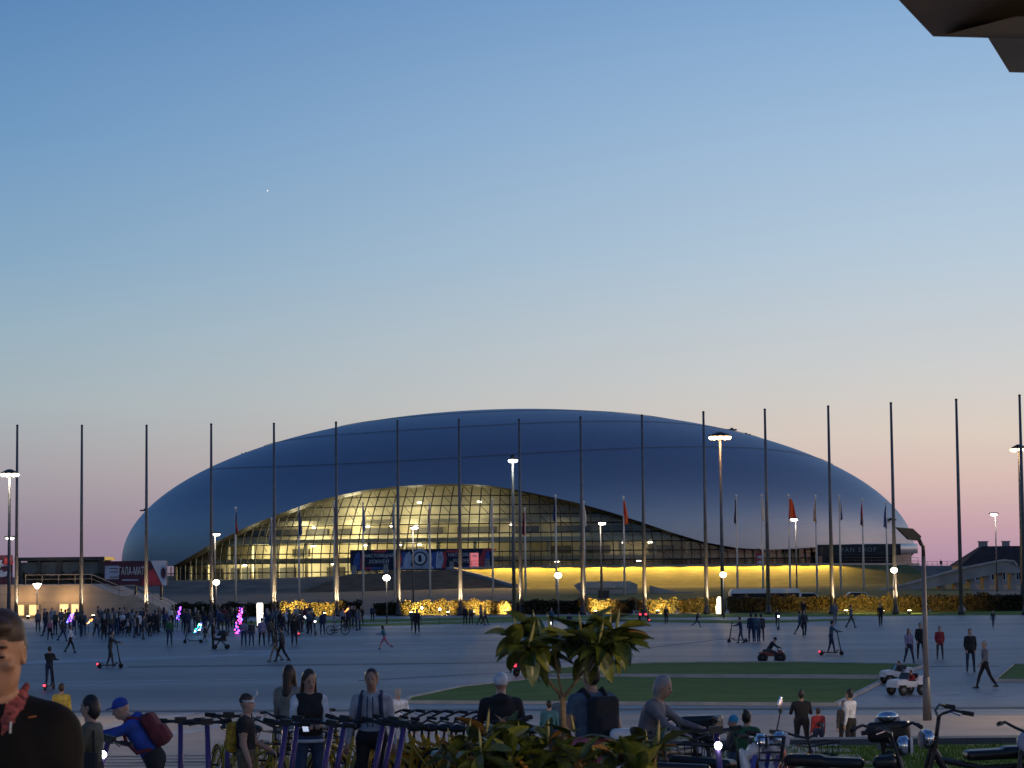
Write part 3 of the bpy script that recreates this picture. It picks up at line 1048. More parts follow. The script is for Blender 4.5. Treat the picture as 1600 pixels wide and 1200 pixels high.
# pale joint lines between the wall's courses
for yy in (928, 941, 952):
    x0, z0_ = P2(-200, yy + 3, DB); x1, _ = P2({928: 178, 941: 232, 952: 255}[yy], yy, DB)
    MB().box(((x0 + x1) / 2, DB - 0.01, z0_), (x1 - x0, 0.05, 0.05)).build('wall_joint', M['concrete'], lb_)
for xa, xb, ya in ((27, 38, 945), (46, 60, 945), (94, 107, 944), (112, 123, 944)):  # light cones of wall lamps, built as glowing panels with added frames
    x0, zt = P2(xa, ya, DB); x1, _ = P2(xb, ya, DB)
    d = MB().box(((x0 + x1) / 2, DB - 0.06, (zt + 0.3) / 2), (x1 - x0, 0.1, zt - 0.3)).build('wall_light_patch', glow('wall_light_glow', (1.0, 0.58, 0.16), 1.25), lb_)
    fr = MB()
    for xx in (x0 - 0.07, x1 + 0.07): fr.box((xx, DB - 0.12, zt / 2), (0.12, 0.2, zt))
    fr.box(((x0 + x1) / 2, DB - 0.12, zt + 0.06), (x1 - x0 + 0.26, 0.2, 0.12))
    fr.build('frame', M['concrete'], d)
    lamp('wall_lamp_light', 'POINT', ((x0 + x1) / 2, DB - 1.2, 2.2), 60, (1.0, 0.6, 0.25), 0.5, parent=lb_)
# railing climbing the stair
def railing(pts, D, parent, hh=1.05, name='handrail', every=9, m=None):
    rl = MB()
    Q = [Vector((P2(x, y, D)[0], D, P2(x, y, D)[1])) for x, y in pts]
    for a, b in zip(Q[:-1], Q[1:]):
        rl.tube([a + Vector((0, 0, hh)), b + Vector((0, 0, hh))], 0.05, 6)
        rl.tube([a + Vector((0, 0, hh * .55)), b + Vector((0, 0, hh * .55))], 0.03, 5)
        n = max(1, int((b - a).length / 1.6))
        for i in range(n + 1):
            q = a.lerp(b, i / n)
            rl.cyl(q, q + Vector((0, 0, hh)), 0.04, n=6)
    return rl.build(name, m or M['beige_wall'], parent)
railing([(40, 914), (143, 913)], DB + 0.4, lb_)
railing([(143, 913), (186, 931), (210, 930), (268, 958)], DB + 0.4, lb_)
# gallery: dark frame with glass bays
GD = 274.0
gx0, gz1 = P2(28, 876, GD); gx1, _ = P2(160, 874, GD); gz0 = 3.0
MB().box(((gx0 + gx1) / 2, GD + 3, gz1 + 0.15), (gx1 - gx0 + 0.6, 7, 0.4)).build('gallery_roof', M['dark_metal'], lb_)
for x in (30, 62, 92, 126, 158):
    xx, _ = P2(x, 880, GD)
    MB().box((xx, GD, (gz0 + gz1) / 2), (0.7 if x in (92, 158) else 0.3, 0.4, gz1 - gz0)).build('gallery_post', M['dark_metal'], lb_)
M['bay_glass'] = mat('grey_bay_glass', (0.10, 0.115, 0.125), 0.25, var=0.35, scale=0.5)
for xa, xb in ((32, 60), (64, 88), (96, 124), (128, 155)):
    x0, _ = P2(xa, 880, GD); x1, _ = P2(xb, 880, GD)
    MB().box(((x0 + x1) / 2, GD + 0.1, (gz0 + gz1) / 2 - 0.05), (x1 - x0, 0.06, gz1 - gz0 - 0.3)).build('gallery_pane', M['bay_glass'], lb_)
MB().box(((gx0 + gx1) / 2, GD + 5.5, (gz0 + gz1) / 2), (gx1 - gx0, 0.3, gz1 - gz0)).build('gallery_back', M['stone'], lb_)
# planting along the terrace in front of the gallery
def leaf_cloud(name, boxes, n, size, m, parent=None, seed=1, top=None):
    r = random.Random(seed)
    b = MB()
    for (x0, x1, y0, y1, z0_, z1_) in boxes:
        for i in range(n):
            x = r.uniform(x0, x1); y = r.uniform(y0, y1)
            bump_ = 0.82 + 0.18 * math.sin(x * 2.1 + seed) * math.sin(x * 0.83 + y)
            z = z0_ + (z1_ - z0_) * bump_ * (r.random() ** 0.6)
            if r.random() < 0.45: y = y0 + r.random() * 0.25
            e = Euler((r.uniform(-1.2, 1.2), r.uniform(-1.2, 1.2), r.uniform(0, 6.3))).to_matrix()
            s = size * r.uniform(0.6, 1.35)
            q = [e @ Vector(v) for v in ((-s, 0, 0), (0, -s * .45, 0.1 * s), (s, 0, 0), (0, s * .45, 0.1 * s))]
            c = Vector((x, y, z))
            b.add([c + v for v in q], [(0, 1, 2, 3)], 0 if r.random() < 0.62 else 1)
    return b.build(name, m, parent)
M['leaf_dark'] = mat('hedge_leaf', (0.020, 0.022, 0.009), 0.6, var=0.4, scale=3)
M['leaf_light'] = mat('hedge_leaf_young', (0.055, 0.04, 0.012), 0.55, var=0.3, scale=3)
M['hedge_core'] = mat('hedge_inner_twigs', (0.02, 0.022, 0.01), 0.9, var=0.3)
x0, _ = P2(36, 905, GD - 6); x1, _ = P2(170, 905, GD - 6)
pl = thing('planted_shrubs', 'dark low shrubs in front of the glazed gallery above the stairs', 'shrub', ((x0 + x1) / 2, GD - 6, 3.0))
leaf_cloud('foliage', [(-(x1 - x0) / 2, (x1 - x0) / 2, -0.8, 0.8, 0.1, 1.9)], 1500, 0.2, [M['leaf_dark'], M['leaf_light']], pl, 5)
MB().box((0, 0, 0.2), (x1 - x0, 1.8, 0.5)).build('planter', M['concrete'], pl)

def poster(x0, x1, y0, y1, D, name, label, m, legs=True):
    a, zt = P2(x0, y0, D); b, zb_ = P2(x1, y1, D)
    t = thing(name, label, 'poster', (a, D, zb_))
    W, H = b - a, zt - zb_
    MB().box((W / 2, 0.15, H / 2), (W, 0.25, H)).build('board', m, t)
    if legs:
        for f in (0.1, 0.5, 0.9):
            MB().box((W * f, 0.3, -0.8), (0.25, 0.25, 2.0)).build('leg', M['dark_metal'], t)
    return t, W, H
M['maroon'] = mat('maroon_print', (0.085, 0.02, 0.035), 0.6, var=0.35, scale=0.4)
bt, W, H = poster(162, 261, 877, 915, 262, 'sports_poster', 'wide maroon poster with white lettering above the stairs', M['maroon'])
MB().add([(0.02 * W, -.02, H * .82), (0.02 * W, -.02, H * .28), (0.24 * W, -.02, H * .28), (0.24 * W, -.02, H * .82)], [(0, 1, 2, 3)]).build('graphic', M['print_pale'], bt)
for k, zz in enumerate((0.7, 0.57, 0.36)):
    MB().box((0.16 * W, -0.03, H * zz), (0.14 * W, 0.03, 0.10)).build('graphic', M['maroon'], bt)
put('lettering', text_mesh('ГАЛА-МАТЧ', 1.5, M['print_white'], 0.0), bt, (0.465 * W, -0.05, H * 0.58), (R(90), 0, 0), (0.36, 0.8, 1))
MB().box((0.42 * W, -0.03, H * 0.24), (0.26 * W, 0.03, 0.12)).build('graphic', M['print_pale'], bt)
MB().add([(.74 * W, -.02, H), (.995 * W, -.02, H), (.995 * W, -.02, 0.02), (.93 * W, -.02, 0.02)], [(3, 2, 1, 0)]).build('graphic', M['print_white'], bt)
MB().add([(.60 * W, -.03, 0.05), (.92 * W, -.03, 0.05), (.78 * W, -.03, H * .7), (.66 * W, -.03, H * .5)], [(0, 1, 2, 3)]).build('graphic', M['print_red'], bt)
em_ = MB().lathe([(0.62, 0), (0.62, 0.02)], (0, 0, 0), 24, 'Y').build('emblem', M['print_pale'], bt)
em_.location = (.945 * W, -.05, H * .5); em_.scale = (0.6, 1, 1.4)
em_ = MB().lathe([(0.42, 0), (0.42, 0.02)], (0, 0, 0), 24, 'Y').build('emblem', M['maroon'], bt)
em_.location = (.945 * W, -.09, H * .5); em_.scale = (0.6, 1, 1.4)
bt, W, H = poster(-60, 19, 868, 916, 262, 'sports_poster', 'red, white and blue poster cut by the picture beside the tall lamp mast', M['maroon'])
for k in range(16):
    x = W * rng.uniform(0.5, 0.95); z = H * rng.uniform(0.06, 0.85); w = rng.uniform(0.2, 0.7); h = rng.uniform(0.15, 0.45)
    MB().add([(x - w, -.02 - .004 * k, z - h), (x + w * .7, -.02 - .004 * k, z - h * .7), (x + w, -.02 - .004 * k, z + h), (x - w * .6, -.02 - .004 * k, z + h * .8)], [(0, 1, 2, 3)]).build('graphic', M[rng.choice(('print_red', 'print_white', 'print_blue', 'print_pale'))], bt)

# ---------------------------------------------------------------- right: sea wall, ramp, house
HD = 430.0
hx, hz = P2(1504, 912, HD)
hx1, _ = P2(1680, 912, HD)
hw = hx1 - hx
house = thing('house', 'pale two storey house with dark hipped roof and chimneys beside the ramp', 'house', (hx, HD, 0))
ez = P2(1504, 884, HD)[1]; rz_ = P2(1560, 853, HD)[1]
MB().box((hw / 2, 5, ez / 2), (hw, 10, ez)).build('wall', M['plaster'], house)
rf = MB()
rf.add([(-0.5, -0.6, ez), (hw + .5, -0.6, ez), (hw + .5, 10.6, ez), (-0.5, 10.6, ez), (4.4, 3.5, rz_), (hw - 4, 3.5, rz_), (hw - 4, 6.5, rz_), (4.4, 6.5, rz_)],
       [(0, 1, 5, 4), (1, 2, 6, 5), (2, 3, 7, 6), (3, 0, 4, 7), (4, 5, 6, 7), (3, 2, 1, 0)])
roof = rf.build('roof', M['roof_dark'], house)
for f, w in ((0.235, 1.5), (0.44, 1.2), (0.62, 1.2)):
    c = MB().box((hw * f, 4.6, rz_ + 0.1), (w, 1.0, 1.4)).box((hw * f, 4.6, rz_ + 0.85), (w + .3, 1.3, 0.15)); c.build('chimney', M['plaster'], roof)
wi = 0
for r_, zz in ((0, ez - 1.9), (1, ez - 4.3)):
    for f in (0.06, 0.14, 0.205, 0.28, 0.36, 0.44, 0.5, 0.57, 0.66, 0.75, 0.85):
        lit = (r_, f) in ((0, 0.205), (1, 0.5), (1, 0.57))
        w = MB().box((hw * f, -0.03, zz), (0.85, 0.08, 1.35)).build('window', M['lit_window'] if lit else M['dark_glass'], house)
        fr = MB()
        for sx in (-1, 1): fr.box((hw * f + sx * 0.48, -0.06, zz), (0.1, 0.12, 1.5))
        fr.box((hw * f, -0.06, zz + 0.72), (1.06, 0.12, 0.1)).box((hw * f, -0.09, zz - 0.74), (1.2, 0.2, 0.1)).box((hw * f, -0.08, zz), (0.06, 0.06, 1.36))
        fr.build('frame', M['white_paint'], w)
# curved ramp climbing to the right
RD = 330.0
rp = thing('ramp', 'pale concrete ramp on piers climbing in front of the house', 'ramp', (0, RD, 0))
top = [(1360, 925), (1420, 911), (1460, 899), (1500, 888), (1540, 880), (1562, 876), (1578, 877), (1584, 884)]
bot = [(1584, 896), (1560, 895), (1520, 903), (1480, 913), (1440, 920), (1360, 932)]
poly = [P2(x, y, RD) for x, y in top + bot]
MB().prism(poly, -2.2, 2.2).build('deck', M['concrete'], rp)
cp = MB()
Q = [P2(x, y, RD) for x, y in top]
for a, b in zip(Q[:-1], Q[1:]):
    cp.bar((a[0], -2.35, a[1] + .05), (b[0], -2.35, b[1] + .05), 0.4, 0.25)
cp.build('coping', M['kerb'], rp)
for x, y in ((1470, 913), (1494, 908), (1516, 902), (1538, 898), (1560, 894), (1580, 894)):
    a, zt = P2(x, y, RD)
    MB().box((a, 0, zt / 2 - 0.2), (0.7, 2.6, zt + 1)).build('pier', M['concrete'], rp)
a, z1 = P2(1426, 886, 500); b, _ = P2(1520, 886, 500)
sw = thing('sea_wall', 'long grey embankment wall with thin railing between arena and house', 'wall', (a, 500, 0))
MB().box(((b - a) / 2 + 4, 1, z1 / 2), (b - a + 8, 1.5, z1)).build('body', M['concrete'], sw)
rl = MB()
for i in range(13): rl.cyl(((b - a) * i / 12, 0.5, z1), ((b - a) * i / 12, 0.5, z1 + 1.1), 0.04, n=5)
for h in (0.55, 1.1): rl.tube([(0, 0.5, z1 + h), (b - a, 0.5, z1 + h)], 0.035, 5)
rl.build('railing', M['dark_metal'], sw)

# low concrete structure, side ramp, mast and buses behind the hedge
SD = 318.0
s0, zt = P2(908, 909, SD); s1, zb_ = P2(996, 934, SD)
lw = thing('entrance_wall', 'low pale concrete wall with sloped end in front of the lit grass bank', 'wall', (s0, SD, 0))
W = s1 - s0
MB().prism([(0.6, zb_), (W, zb_), (W, zt - 0.4), (W - 1.0, zt), (0, zt), (-0.9, zt - 0.5)], 0, 3).build('body', M['concrete'], lw)
MB().box((W / 2 - .3, -0.15, zt - 0.45), (W * 0.86, 0.2, 0.8)).build('panel', M['kerb'], lw)
a = P2(1016, 915, SD); b = P2(1084, 931, SD)
o = MB().prism([a, b, (b[0], b[1] - .7), (a[0], a[1] - .9)], SD, SD + 2.4).box(((a[0] + b[0]) / 2, SD + 1.2, 0.6), (b[0] - a[0], 1.6, 1.6))
tag(o.build('side_ramp', M['concrete']), 'short sloping pale ramp beside the low concrete wall', 'ramp')
p = at(943, 934, 290)
ms = thing('sign_mast', 'thin dark mast on a grey box behind the hedge', 'mast', (p.x, 290, p.z - 0.4))
MB().box((0, 0, 0.65), (1.35, 0.8, 1.3)).build('base_box', M['dark_metal'], ms)
MB().cyl((-0.15, 0, 1.2), (-0.15, 0, 4.6), 0.14, 0.06, 8).build('post', M['brown_stone'], ms)

def bus(x0, x1, y0, D, label, h=2.9):
    a, zt = P2(x0, y0, D); b, _ = P2(x1, y0, D)
    W = b - a
    z0_ = zt - h
    t = thing('parked_bus', label, 'bus', (a, D, z0_))
    body = MB().prism([(0.0, 0.4), (W, 0.4), (W, h - 0.5), (W - 0.35, h), (0.35, h), (0.05, h - 0.45)], 0, 2.3)
    body.build('body', M['white_paint'], t)
    MB().box((W / 2, -0.02, h - 0.95), (W - 0.5, 0.06, 0.85)).build('window_band', M['dark_glass'], t)
    for f in (0.17, 0.8):
        wh = MB().lathe([(0.45, -0.12), (0.48, 0), (0.45, 0.12)], (W * f, -0.05, 0.45), 14, 'Y').build('wheel', M['black'], t, True)
    return t
bus(1140, 1252, 920.5, 282, 'white bus with dark windows parked behind the dark hedge', 3.0)
def parked_car(x, y, D, label):
    p = at(x, y, D)
    t = thing('parked_car', label, 'car', (p.x, D, p.z - 1.45))
    pr = [(-2.1, 0.3), (2.1, 0.3), (2.15, 0.75), (1.35, 0.92), (0.75, 1.42), (-0.9, 1.45), (-1.6, 0.95), (-2.1, 0.85)]
    MB().prism(pr, -0.85, 0.85).build('body', M['white_paint'], t)
    MB().prism([(1.1, 0.95), (0.7, 1.36), (-0.85, 1.38), (-1.3, 0.97)], -0.87, 0.87).build('window_band', M['dark_glass'], t)
    for sx in (-1.3, 1.3):
        MB().lathe([(0.3, -0.1), (0.33, 0), (0.3, 0.1)], (sx, -0.8, 0.33), 12, 'Y').build('wheel', M['black'], t, True)
        MB().lathe([(0.3, -0.1), (0.33, 0), (0.3, 0.1)], (sx, 0.8, 0.33), 12, 'Y').build('wheel', M['black'], t, True)
parked_car(1340, 925, 282, 'white car roof showing over the hedge between lit shrubs')
parked_car(1262, 926, 284, 'white car beside the bus behind the dark hedge')

# ---------------------------------------------------------------- hedges
def hedge(xa, xb, ytop, D, label, seed):
    a, zt = P2(xa, ytop, D); b, _ = P2(xb, ytop, D)
    W = b - a
    t = thing('hedge', label, 'hedge', ((a + b) / 2, D, 0), group='hedge along the row of tall poles')
    n = int(W * 330)
    leaf_cloud('foliage', [(-W / 2, W / 2, -1.0, 1.2, 0.08, zt)], n, 0.16, [M['leaf_dark'], M['leaf_light']], t, seed)
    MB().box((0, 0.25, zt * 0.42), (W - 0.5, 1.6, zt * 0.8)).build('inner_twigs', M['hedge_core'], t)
hedges = [(275, 342, 940, 'hedge behind the crowd at the foot of the stairs'), (345, 436, 940, 'dim hedge behind the glowing white column'),
          (438, 566, 938, 'long brownish hedge beside the gap with the small path'), (584, 642, 938, 'short dark hedge next to the low round lamp'),
          (643, 700, 936, 'hedge lit from below right of the low round lamp'), (702, 752, 936, 'bright yellow lit hedge below the red stand'),
          (753, 812, 937, 'half lit hedge below the sloping concrete wall'), (816, 915, 935, 'long black unlit hedge below the lit grass bank'),
          (917, 992, 934, 'lit hedge under the low pale concrete wall'), (994, 1056, 933, 'dark hedge under the short side ramp'), (1058, 1132, 932, 'lit hedge under the tall orange lamp mast'),
          (1136, 1298, 929, 'long dark hedge in front of the parked bus'), (1305, 1374, 928, 'lit hedge in front of the white car roof'),
          (1376, 1452, 927, 'brightly lit hedge around the pole by the arena end'), (1454, 1505, 926, 'dark hedge left of the last but one pole'), (1507, 1640, 925, 'dark hedge below the ramp and house')]
for i, (a, b, y, lab) in enumerate(hedges):
    hedge(a, b, y, 243 - (a - 800) * 0.012, lab, 20 + i)

# ---------------------------------------------------------------- tall poles with ground spotlights
pole_px = [(27, 666), (128, 666), (229, 666), (330, 664), (428, 663), (525, 661), (621, 659), (717, 657), (811, 657), (907, 653), (1003, 650), (1099, 645), (1195, 641), (1294, 636), (1392, 631), (1494, 625.5), (1593, 619)]
HP = 19.6
pole_lab = ['beside the tall lamp mast and red poster', 'in front of the lamp light patches', 'in front of the maroon poster', 'beside the two lamps left of the arena glass',
            'right of the glowing white column', 'in front of the brightest arena glass', 'at the left end of the hockey banner', 'at the right end of the hockey banner',
            'right beside the slim white lamp mast', 'left of the low pale concrete wall', 'at the right end of the low concrete wall', 'just left of the orange lamp mast',
            'in front of the parked bus', 'between the flagpoles in front of the shop sign', 'behind the unlit black street lamp', 'between the black street lamp and the house', 'beside the lamp mast at the house']
lit_poles = {0: 'r', 1: 'r', 2: 'b', 3: 'r', 4: 'b', 5: 'b', 6: 'r', 7: 'b', 8: 'l', 9: 'r', 10: 'r', 11: 'r', 13: 'r', 14: 'b'}
M['spot_glass'] = glow('ground_spot_glass', (1.0, 0.72, 0.38), 12)
for i, (px, py) in enumerate(pole_px):
    yc = py + (px - 800) * math.tan(R(-ROLL))
    D = (HP - CAM_Z) * FPX / (892 - yc) * 1.0
    X = at(px, py, D).x
    t = thing('tall_pole', 'tall bare grey pole ' + pole_lab[i], 'pole', (X, D, 0), group='row of tall bare poles')
    MB().cyl((0, 0, 0.3), (0, 0, HP), 0.205, 0.11, 12).build('shaft', M['pole_grey'], t, True)
    MB().lathe([(0.34, 0), (0.34, 0.25), (0.26, 0.42), (0.2, 0.9), (0.16, 1.0)], (0, 0, 0), 14).build('base', M['dark_metal'], t, True)
    MB().lathe([(0.11, HP - 0.02), (0.13, HP + 0.02), (0.13, HP + 0.1), (0.04, HP + 0.16)], (0, 0, 0), 10).build('cap', M['dark_metal'], t, True)
    if i in lit_poles:
        sides = {'r': (1,), 'l': (-1,), 'b': (-1, 1)}[lit_poles[i]]
        for sx in sides:
            s = thing('ground_spotlight', ('left ' if len(sides) == 2 and sx < 0 else 'right ' if len(sides) == 2 else '') + 'spotlight lighting the pole ' + pole_lab[i], 'spotlight', (X + sx * 1.25, D - 0.15, 0.05), group='ground spotlights at the tall poles')
            MB().lathe([(0.16, 0), (0.16, 0.12), (0.2, 0.3)], (0, 0, 0), 12).build('housing', M['black'], s, True)
            MB().lathe([(0.15, 0.3), (0.17, 0.34)], (0, -0.03, 0), 12).build('lens', M['spot_glass'], s)
            lamp('pole_spot', 'SPOT', (X + sx * 1.25, D - 0.15, 0.42), 900, (1.0, 0.74, 0.42), 0.06, (X + sx * 0.1, D + 0.05, 5.5), 70, 0.5)
            if (i, sx) in ((4, 1), (5, -1), (6, 1), (7, -1), (7, 1), (8, -1), (9, 1), (10, 1), (11, 1), (13, 1), (14, -1), (14, 1)):
                lamp('hedge_spot', 'SPOT', (X + sx * 1.5, D - 0.5, 0.42), 9000, (1.0, 0.6, 0.14), 0.06, (X + sx * (2.2 if i != 11 else -1.5), D + 4.5, 1.7), 80, 0.8)

# ---------------------------------------------------------------- flagpoles with limp flags
def flag_mesh(name, cols, w, h, seed):
    r = random.Random(seed)
    ms = [mat('flag_cloth_%d_%d' % (seed, k), c, 0.85, var=0.12) for k, c in enumerate(cols)]
    b = MB()
    nu, nv = 9, 14
    ph = r.uniform(0, 6)
    side = r.choice((-1, 1))
    V = []
    for j in range(nv + 1):
        v = j / nv
        ww = w * (0.3 + 0.7 * v ** 0.7)
        for i in range(nu + 1):
            u = i / nu
            V.append((side * -ww * u + 0.03 * math.sin(6 * v + ph), 0.16 * math.sin(u * 9 + 3 * v + ph) * (0.4 + v), -h * v * (1 - 0.10 * u)))
    F = [(j * (nu + 1) + i, j * (nu + 1) + i + 1, (j + 1) * (nu + 1) + i + 1, (j + 1) * (nu + 1) + i) for j in range(nv) for i in range(nu)]
    mi = []
    for j in range(nv):
        for i in range(nu):
            mi.append(min(len(ms) - 1, int((i + 0.35 * j * (nu / nv)) / (nu * 1.3) * len(ms))))
    o = len(b.v)
    b.add(V, F); b.m = mi
    return b.mesh(name, ms, True)
RED, WHT, BLU, NAV, GRN, ORG = (0.50, 0.035, 0.03), (0.72, 0.70, 0.66), (0.05, 0.10, 0.33), (0.02, 0.025, 0.08), (0.03, 0.2, 0.07), (0.7, 0.15, 0.04)
flags = [(368, 795, [NAV, RED], 'dark red and navy', 'over the left end of the arena glass'), (467, 795, [NAV, BLU], 'dark navy', 'right of the fifth pole over the bright glass'), (567, 788, [BLU, WHT], 'dark blue', 'above the left end of the hockey banner'),
         (616, 790, [WHT, BLU], 'pale blue', 'just left of the seventh pole'), (671, 790, [RED, WHT], 'red and white', 'right of the round lamp over the banner'), (769, 782, [WHT, WHT], 'white', 'left of the slim white lamp mast'), (820, 796, [RED, NAV], 'dark red', 'right of the slim white lamp mast'),
         (868, 776, [NAV, BLU], 'black looking', 'over the dark arena glass'), (912, 786, [WHT, WHT], 'narrow white', 'touching the pole near the low concrete wall'), (974, 778, [RED, ORG], 'bright red', 'in front of the shell edge'), (1150, 776, [NAV, NAV], 'thin navy', 'right of the orange lamp mast'),
         (1190, 775, [WHT, WHT], 'cream white', 'left of the pole before the bus'), (1232, 775, [RED, ORG, RED], 'wide orange red', 'right beside the bright street lamp'), (1274, 776, [NAV, WHT, RED], 'blue, white and red', 'left of the shop sign'), (1311, 776, [WHT, BLU], 'white and blue', 'in front of the shop sign letters'),
         (1347, 782, [RED, NAV], 'crimson', 'at the right end of the shop sign'), (1384, 786, [BLU, BLU], 'blue', 'beside the pole at the arena end'), (424, 812, [NAV, WHT], 'dark', 'hanging by the fifth pole'), (522, 788, [RED, NAV], 'small dark red', 'hanging by the sixth pole')]
FD = 300.0
for i, (px, py, cols, cn, where) in enumerate(flags):
    top = at(px, py, FD)
    zb_ = zbank(top.x, FD)
    t = thing('flagpole', 'white flagpole ' + where, 'flagpole', (top.x, FD, zb_), group='flagpoles behind the hedge')
    hgt = top.z - zb_
    MB().cyl((0, 0, 0), (0, 0, hgt), 0.15, 0.085, 10).build('shaft', M['pole_white'], t, True)
    MB().ball((0, 0, hgt + 0.12), 0.16, 8).build('finial', M['white_paint'], t, True)
    f = put('flag', flag_mesh('flag', cols, 0.95 if i == 12 else 0.6 if i == 9 else rng.uniform(0.3, 0.42), rng.uniform(2.7, 3.2), 60 + i), None, (top.x, FD - 0.12, top.z - 0.35))
    tag(f, cn + ' flag hanging limp ' + where, 'flag', 'limp flags')

# ---------------------------------------------------------------- lamps
def low_lamp(px, py, D, label, warmth='lamp_white', e=22):
    p = at(px, py, D)
    z0_ = 0.0 if D < 250 else zbank(p.x, D)
    t = thing('globe_lamp', label, 'lamp', (p.x, D, z0_), group='low lamps along the hedge')
    h = p.z - z0_
    MB().cyl((0, 0, 0), (0, 0, h - 0.2), 0.07, 0.05, 8).build('post', M['pole_grey'], t, True)
    if px == 58:
        MB().lathe([(0.05, h - 0.3), (0.16, h - 0.24), (0.40, h + 0.14), (0.38, h + 0.2)], (0, 0, 0), 14).build('lamp_head', M[warmth], t, True)
    else:
        MB().ball((0, 0, h), (0.31, 0.31, 0.25), 14).build('lamp_head', M[warmth], t, True)
    MB().lathe([(0.12, h + 0.24), (0.16, h + 0.28), (0.05, h + 0.34)], (0, 0, 0), 14).build('hood', M['dark_metal'], t, True)
    lamp('lamp_light', 'POINT', (p.x, D - 0.6, p.z - 0.35), e, (1.0, 0.85, 0.62), 0.3, parent=None)
low_lamp(58, 915, 236, 'low flared lamp above the lamp light patches')
low_lamp(338, 910, 224, 'low round lamp left of the glowing white column')
low_lamp(604, 903, 205, 'low round lamp between the two left hedges')
low_lamp(872, 899, 210, 'low round lamp above the black hedge')
low_lamp(1130, 898, 214, 'low round lamp at the foot of the orange lamp mast', 'lamp_warm', 50)
low_lamp(1397, 891, 218, 'low lamp at the arena end by a tall pole')
def street_lamp(px, py, D, label, side=1, e=260, cool=False):
    p = at(px, py, D)
    z0_ = zbank(p.x, D) if D > 250 else 0
    t = thing('street_lamp', label, 'street lamp', (p.x, D, z0_), group='street lamps before the arena')
    h = p.z - z0_
    MB().cyl((0, 0, 0), (0, 0, h), 0.1, 0.07, 8).build('post', M['pole_grey'], t, True)
    MB().tube([(0, 0, h - 0.05), (side * 0.25, 0, h + 0.12), (side * 0.6, 0, h + 0.12)], 0.05, 6).build('arm', M['pole_grey'], t)
    MB().box((side * 0.2, -0.05, h + 0.17), (1.3, 0.5, 0.16), taper=(0.7, 0.7)).build('hood', M['dark_metal'], t)
    MB().lathe([(0.22, -0.16), (0.42, -0.06), (0.42, 0.06), (0.2, 0.09)], (side * 0.2, -0.1, h), 14).build('lamp_head', M['lamp_cool' if cool else 'lamp_white'], t, True)
    lamp('lamp_light', 'POINT', (p.x + side * .2, D - 0.7, p.z - 0.4), e, (1.0, 0.9, 0.72), 0.3)
street_lamp(336, 835, 292, 'street lamp with round head left of the arena glass')
street_lamp(645, 825, 286, 'street lamp in front of the hockey banner')
street_lamp(938, 818, 286, 'street lamp in front of the dark arena glass')
street_lamp(1243, 812, 286, 'street lamp with bright head beside the orange red flag', -1)
street_lamp(13, 841, 262, 'street lamp before the cut poster')
street_lamp(1555, 804, 300, 'street lamp with outstretched arm above the house', -1)
def mast(px, py, D, label, wide, n, warmth, pole_m, col, e):
    p = at(px, py, D)
    t = thing('lamp_mast', label, 'lamp mast', (p.x, D, 0), group='tall lamp masts on the plaza')
    h = p.z
    MB().cyl((0, 0, 0), (0, 0, h), 0.2, 0.11, 12).build('post', pole_m, t, True)
    MB().lathe([(wide * .85, h + 0.1), (wide, h + 0.22), (wide * .6, h + 0.4), (0.2, h + 0.55)], (0, 0, 0), 20).build('crown', M['dark_metal'], t, True)
    for k in range(n):
        a = 2 * math.pi * k / n + 0.3
        c = (wide * .82 * math.cos(a), wide * .82 * math.sin(a), h - 0.02)
        MB().lathe([(0.1, -0.14), (0.22, 0), (0.22, 0.1)], c, 10).build('floodlight', M[warmth], t, True)
    d_ = lamp('mast_light', 'SPOT', (p.x, D - 0.3, p.z - 0.25), e, col, 0.5, (p.x, D - 0.32, 0), 150, 1.0)
mast(1125, 684, 224, 'tall lamp mast with wide bright crown beside the orange lit pole', 1.05, 10, 'lamp_warm', M['pole_grey'], (1.0, 0.55, 0.25), 420)
mast(15, 742, 234, 'tall lamp mast with ring of lights over the red poster', 0.85, 7, 'lamp_white', M['pole_grey'], (1.0, 0.9, 0.7), 420)
mast(1592, 703, 240, 'tall lamp mast at the house beside the last pole', 0.8, 7, 'lamp_warm', M['pole_grey'], (1.0, 0.75, 0.5), 90)
mast(801, 720, 226, 'slim white lamp mast with one cool bright head before the arena', 0.32, 3, 'lamp_cool', M['pole_grey'], (0.9, 1.0, 0.85), 200)
# assumed hooded amber lamps, added on short posts along the parapet, shining down the bank
for k in range(12):
    px = 735 + k * 50
    D = 462.6
    X = xat(px, D, 5); z = ztop(X) - 0.1
    t = thing('assumed_bank_floodlight', 'assumed thin hooded amber lamp on the parapet above the grass bank', 'floodlight', (X, D, z), group='assumed amber lamps along the parapet')
    MB().cyl((0, 0, 0), (0, 0, 3.4), 0.05, n=6).build('post', M['dark_metal'], t)
    MB().box((0, -0.35, 3.45), (0.4, 0.8, 0.14)).build('hood', M['black'], t)
    lamp('assumed_flood', 'SPOT', (X, D - 0.6, z + 3.25), 12000 if k else 4500, (1.0, 0.60, 0.12), 0.15, (X, D - 9, z - 2.6), 112, 0.5)
# bright planet in the evening sky
pv = at(418, 298, 6000)
tag(MB().ball((0, 0, 0), 1.7, 8).build('evening_star', glow('star_light', (1, 1, 1), 1.2), loc=pv), 'single bright star point in the blue sky over the arena', 'star')

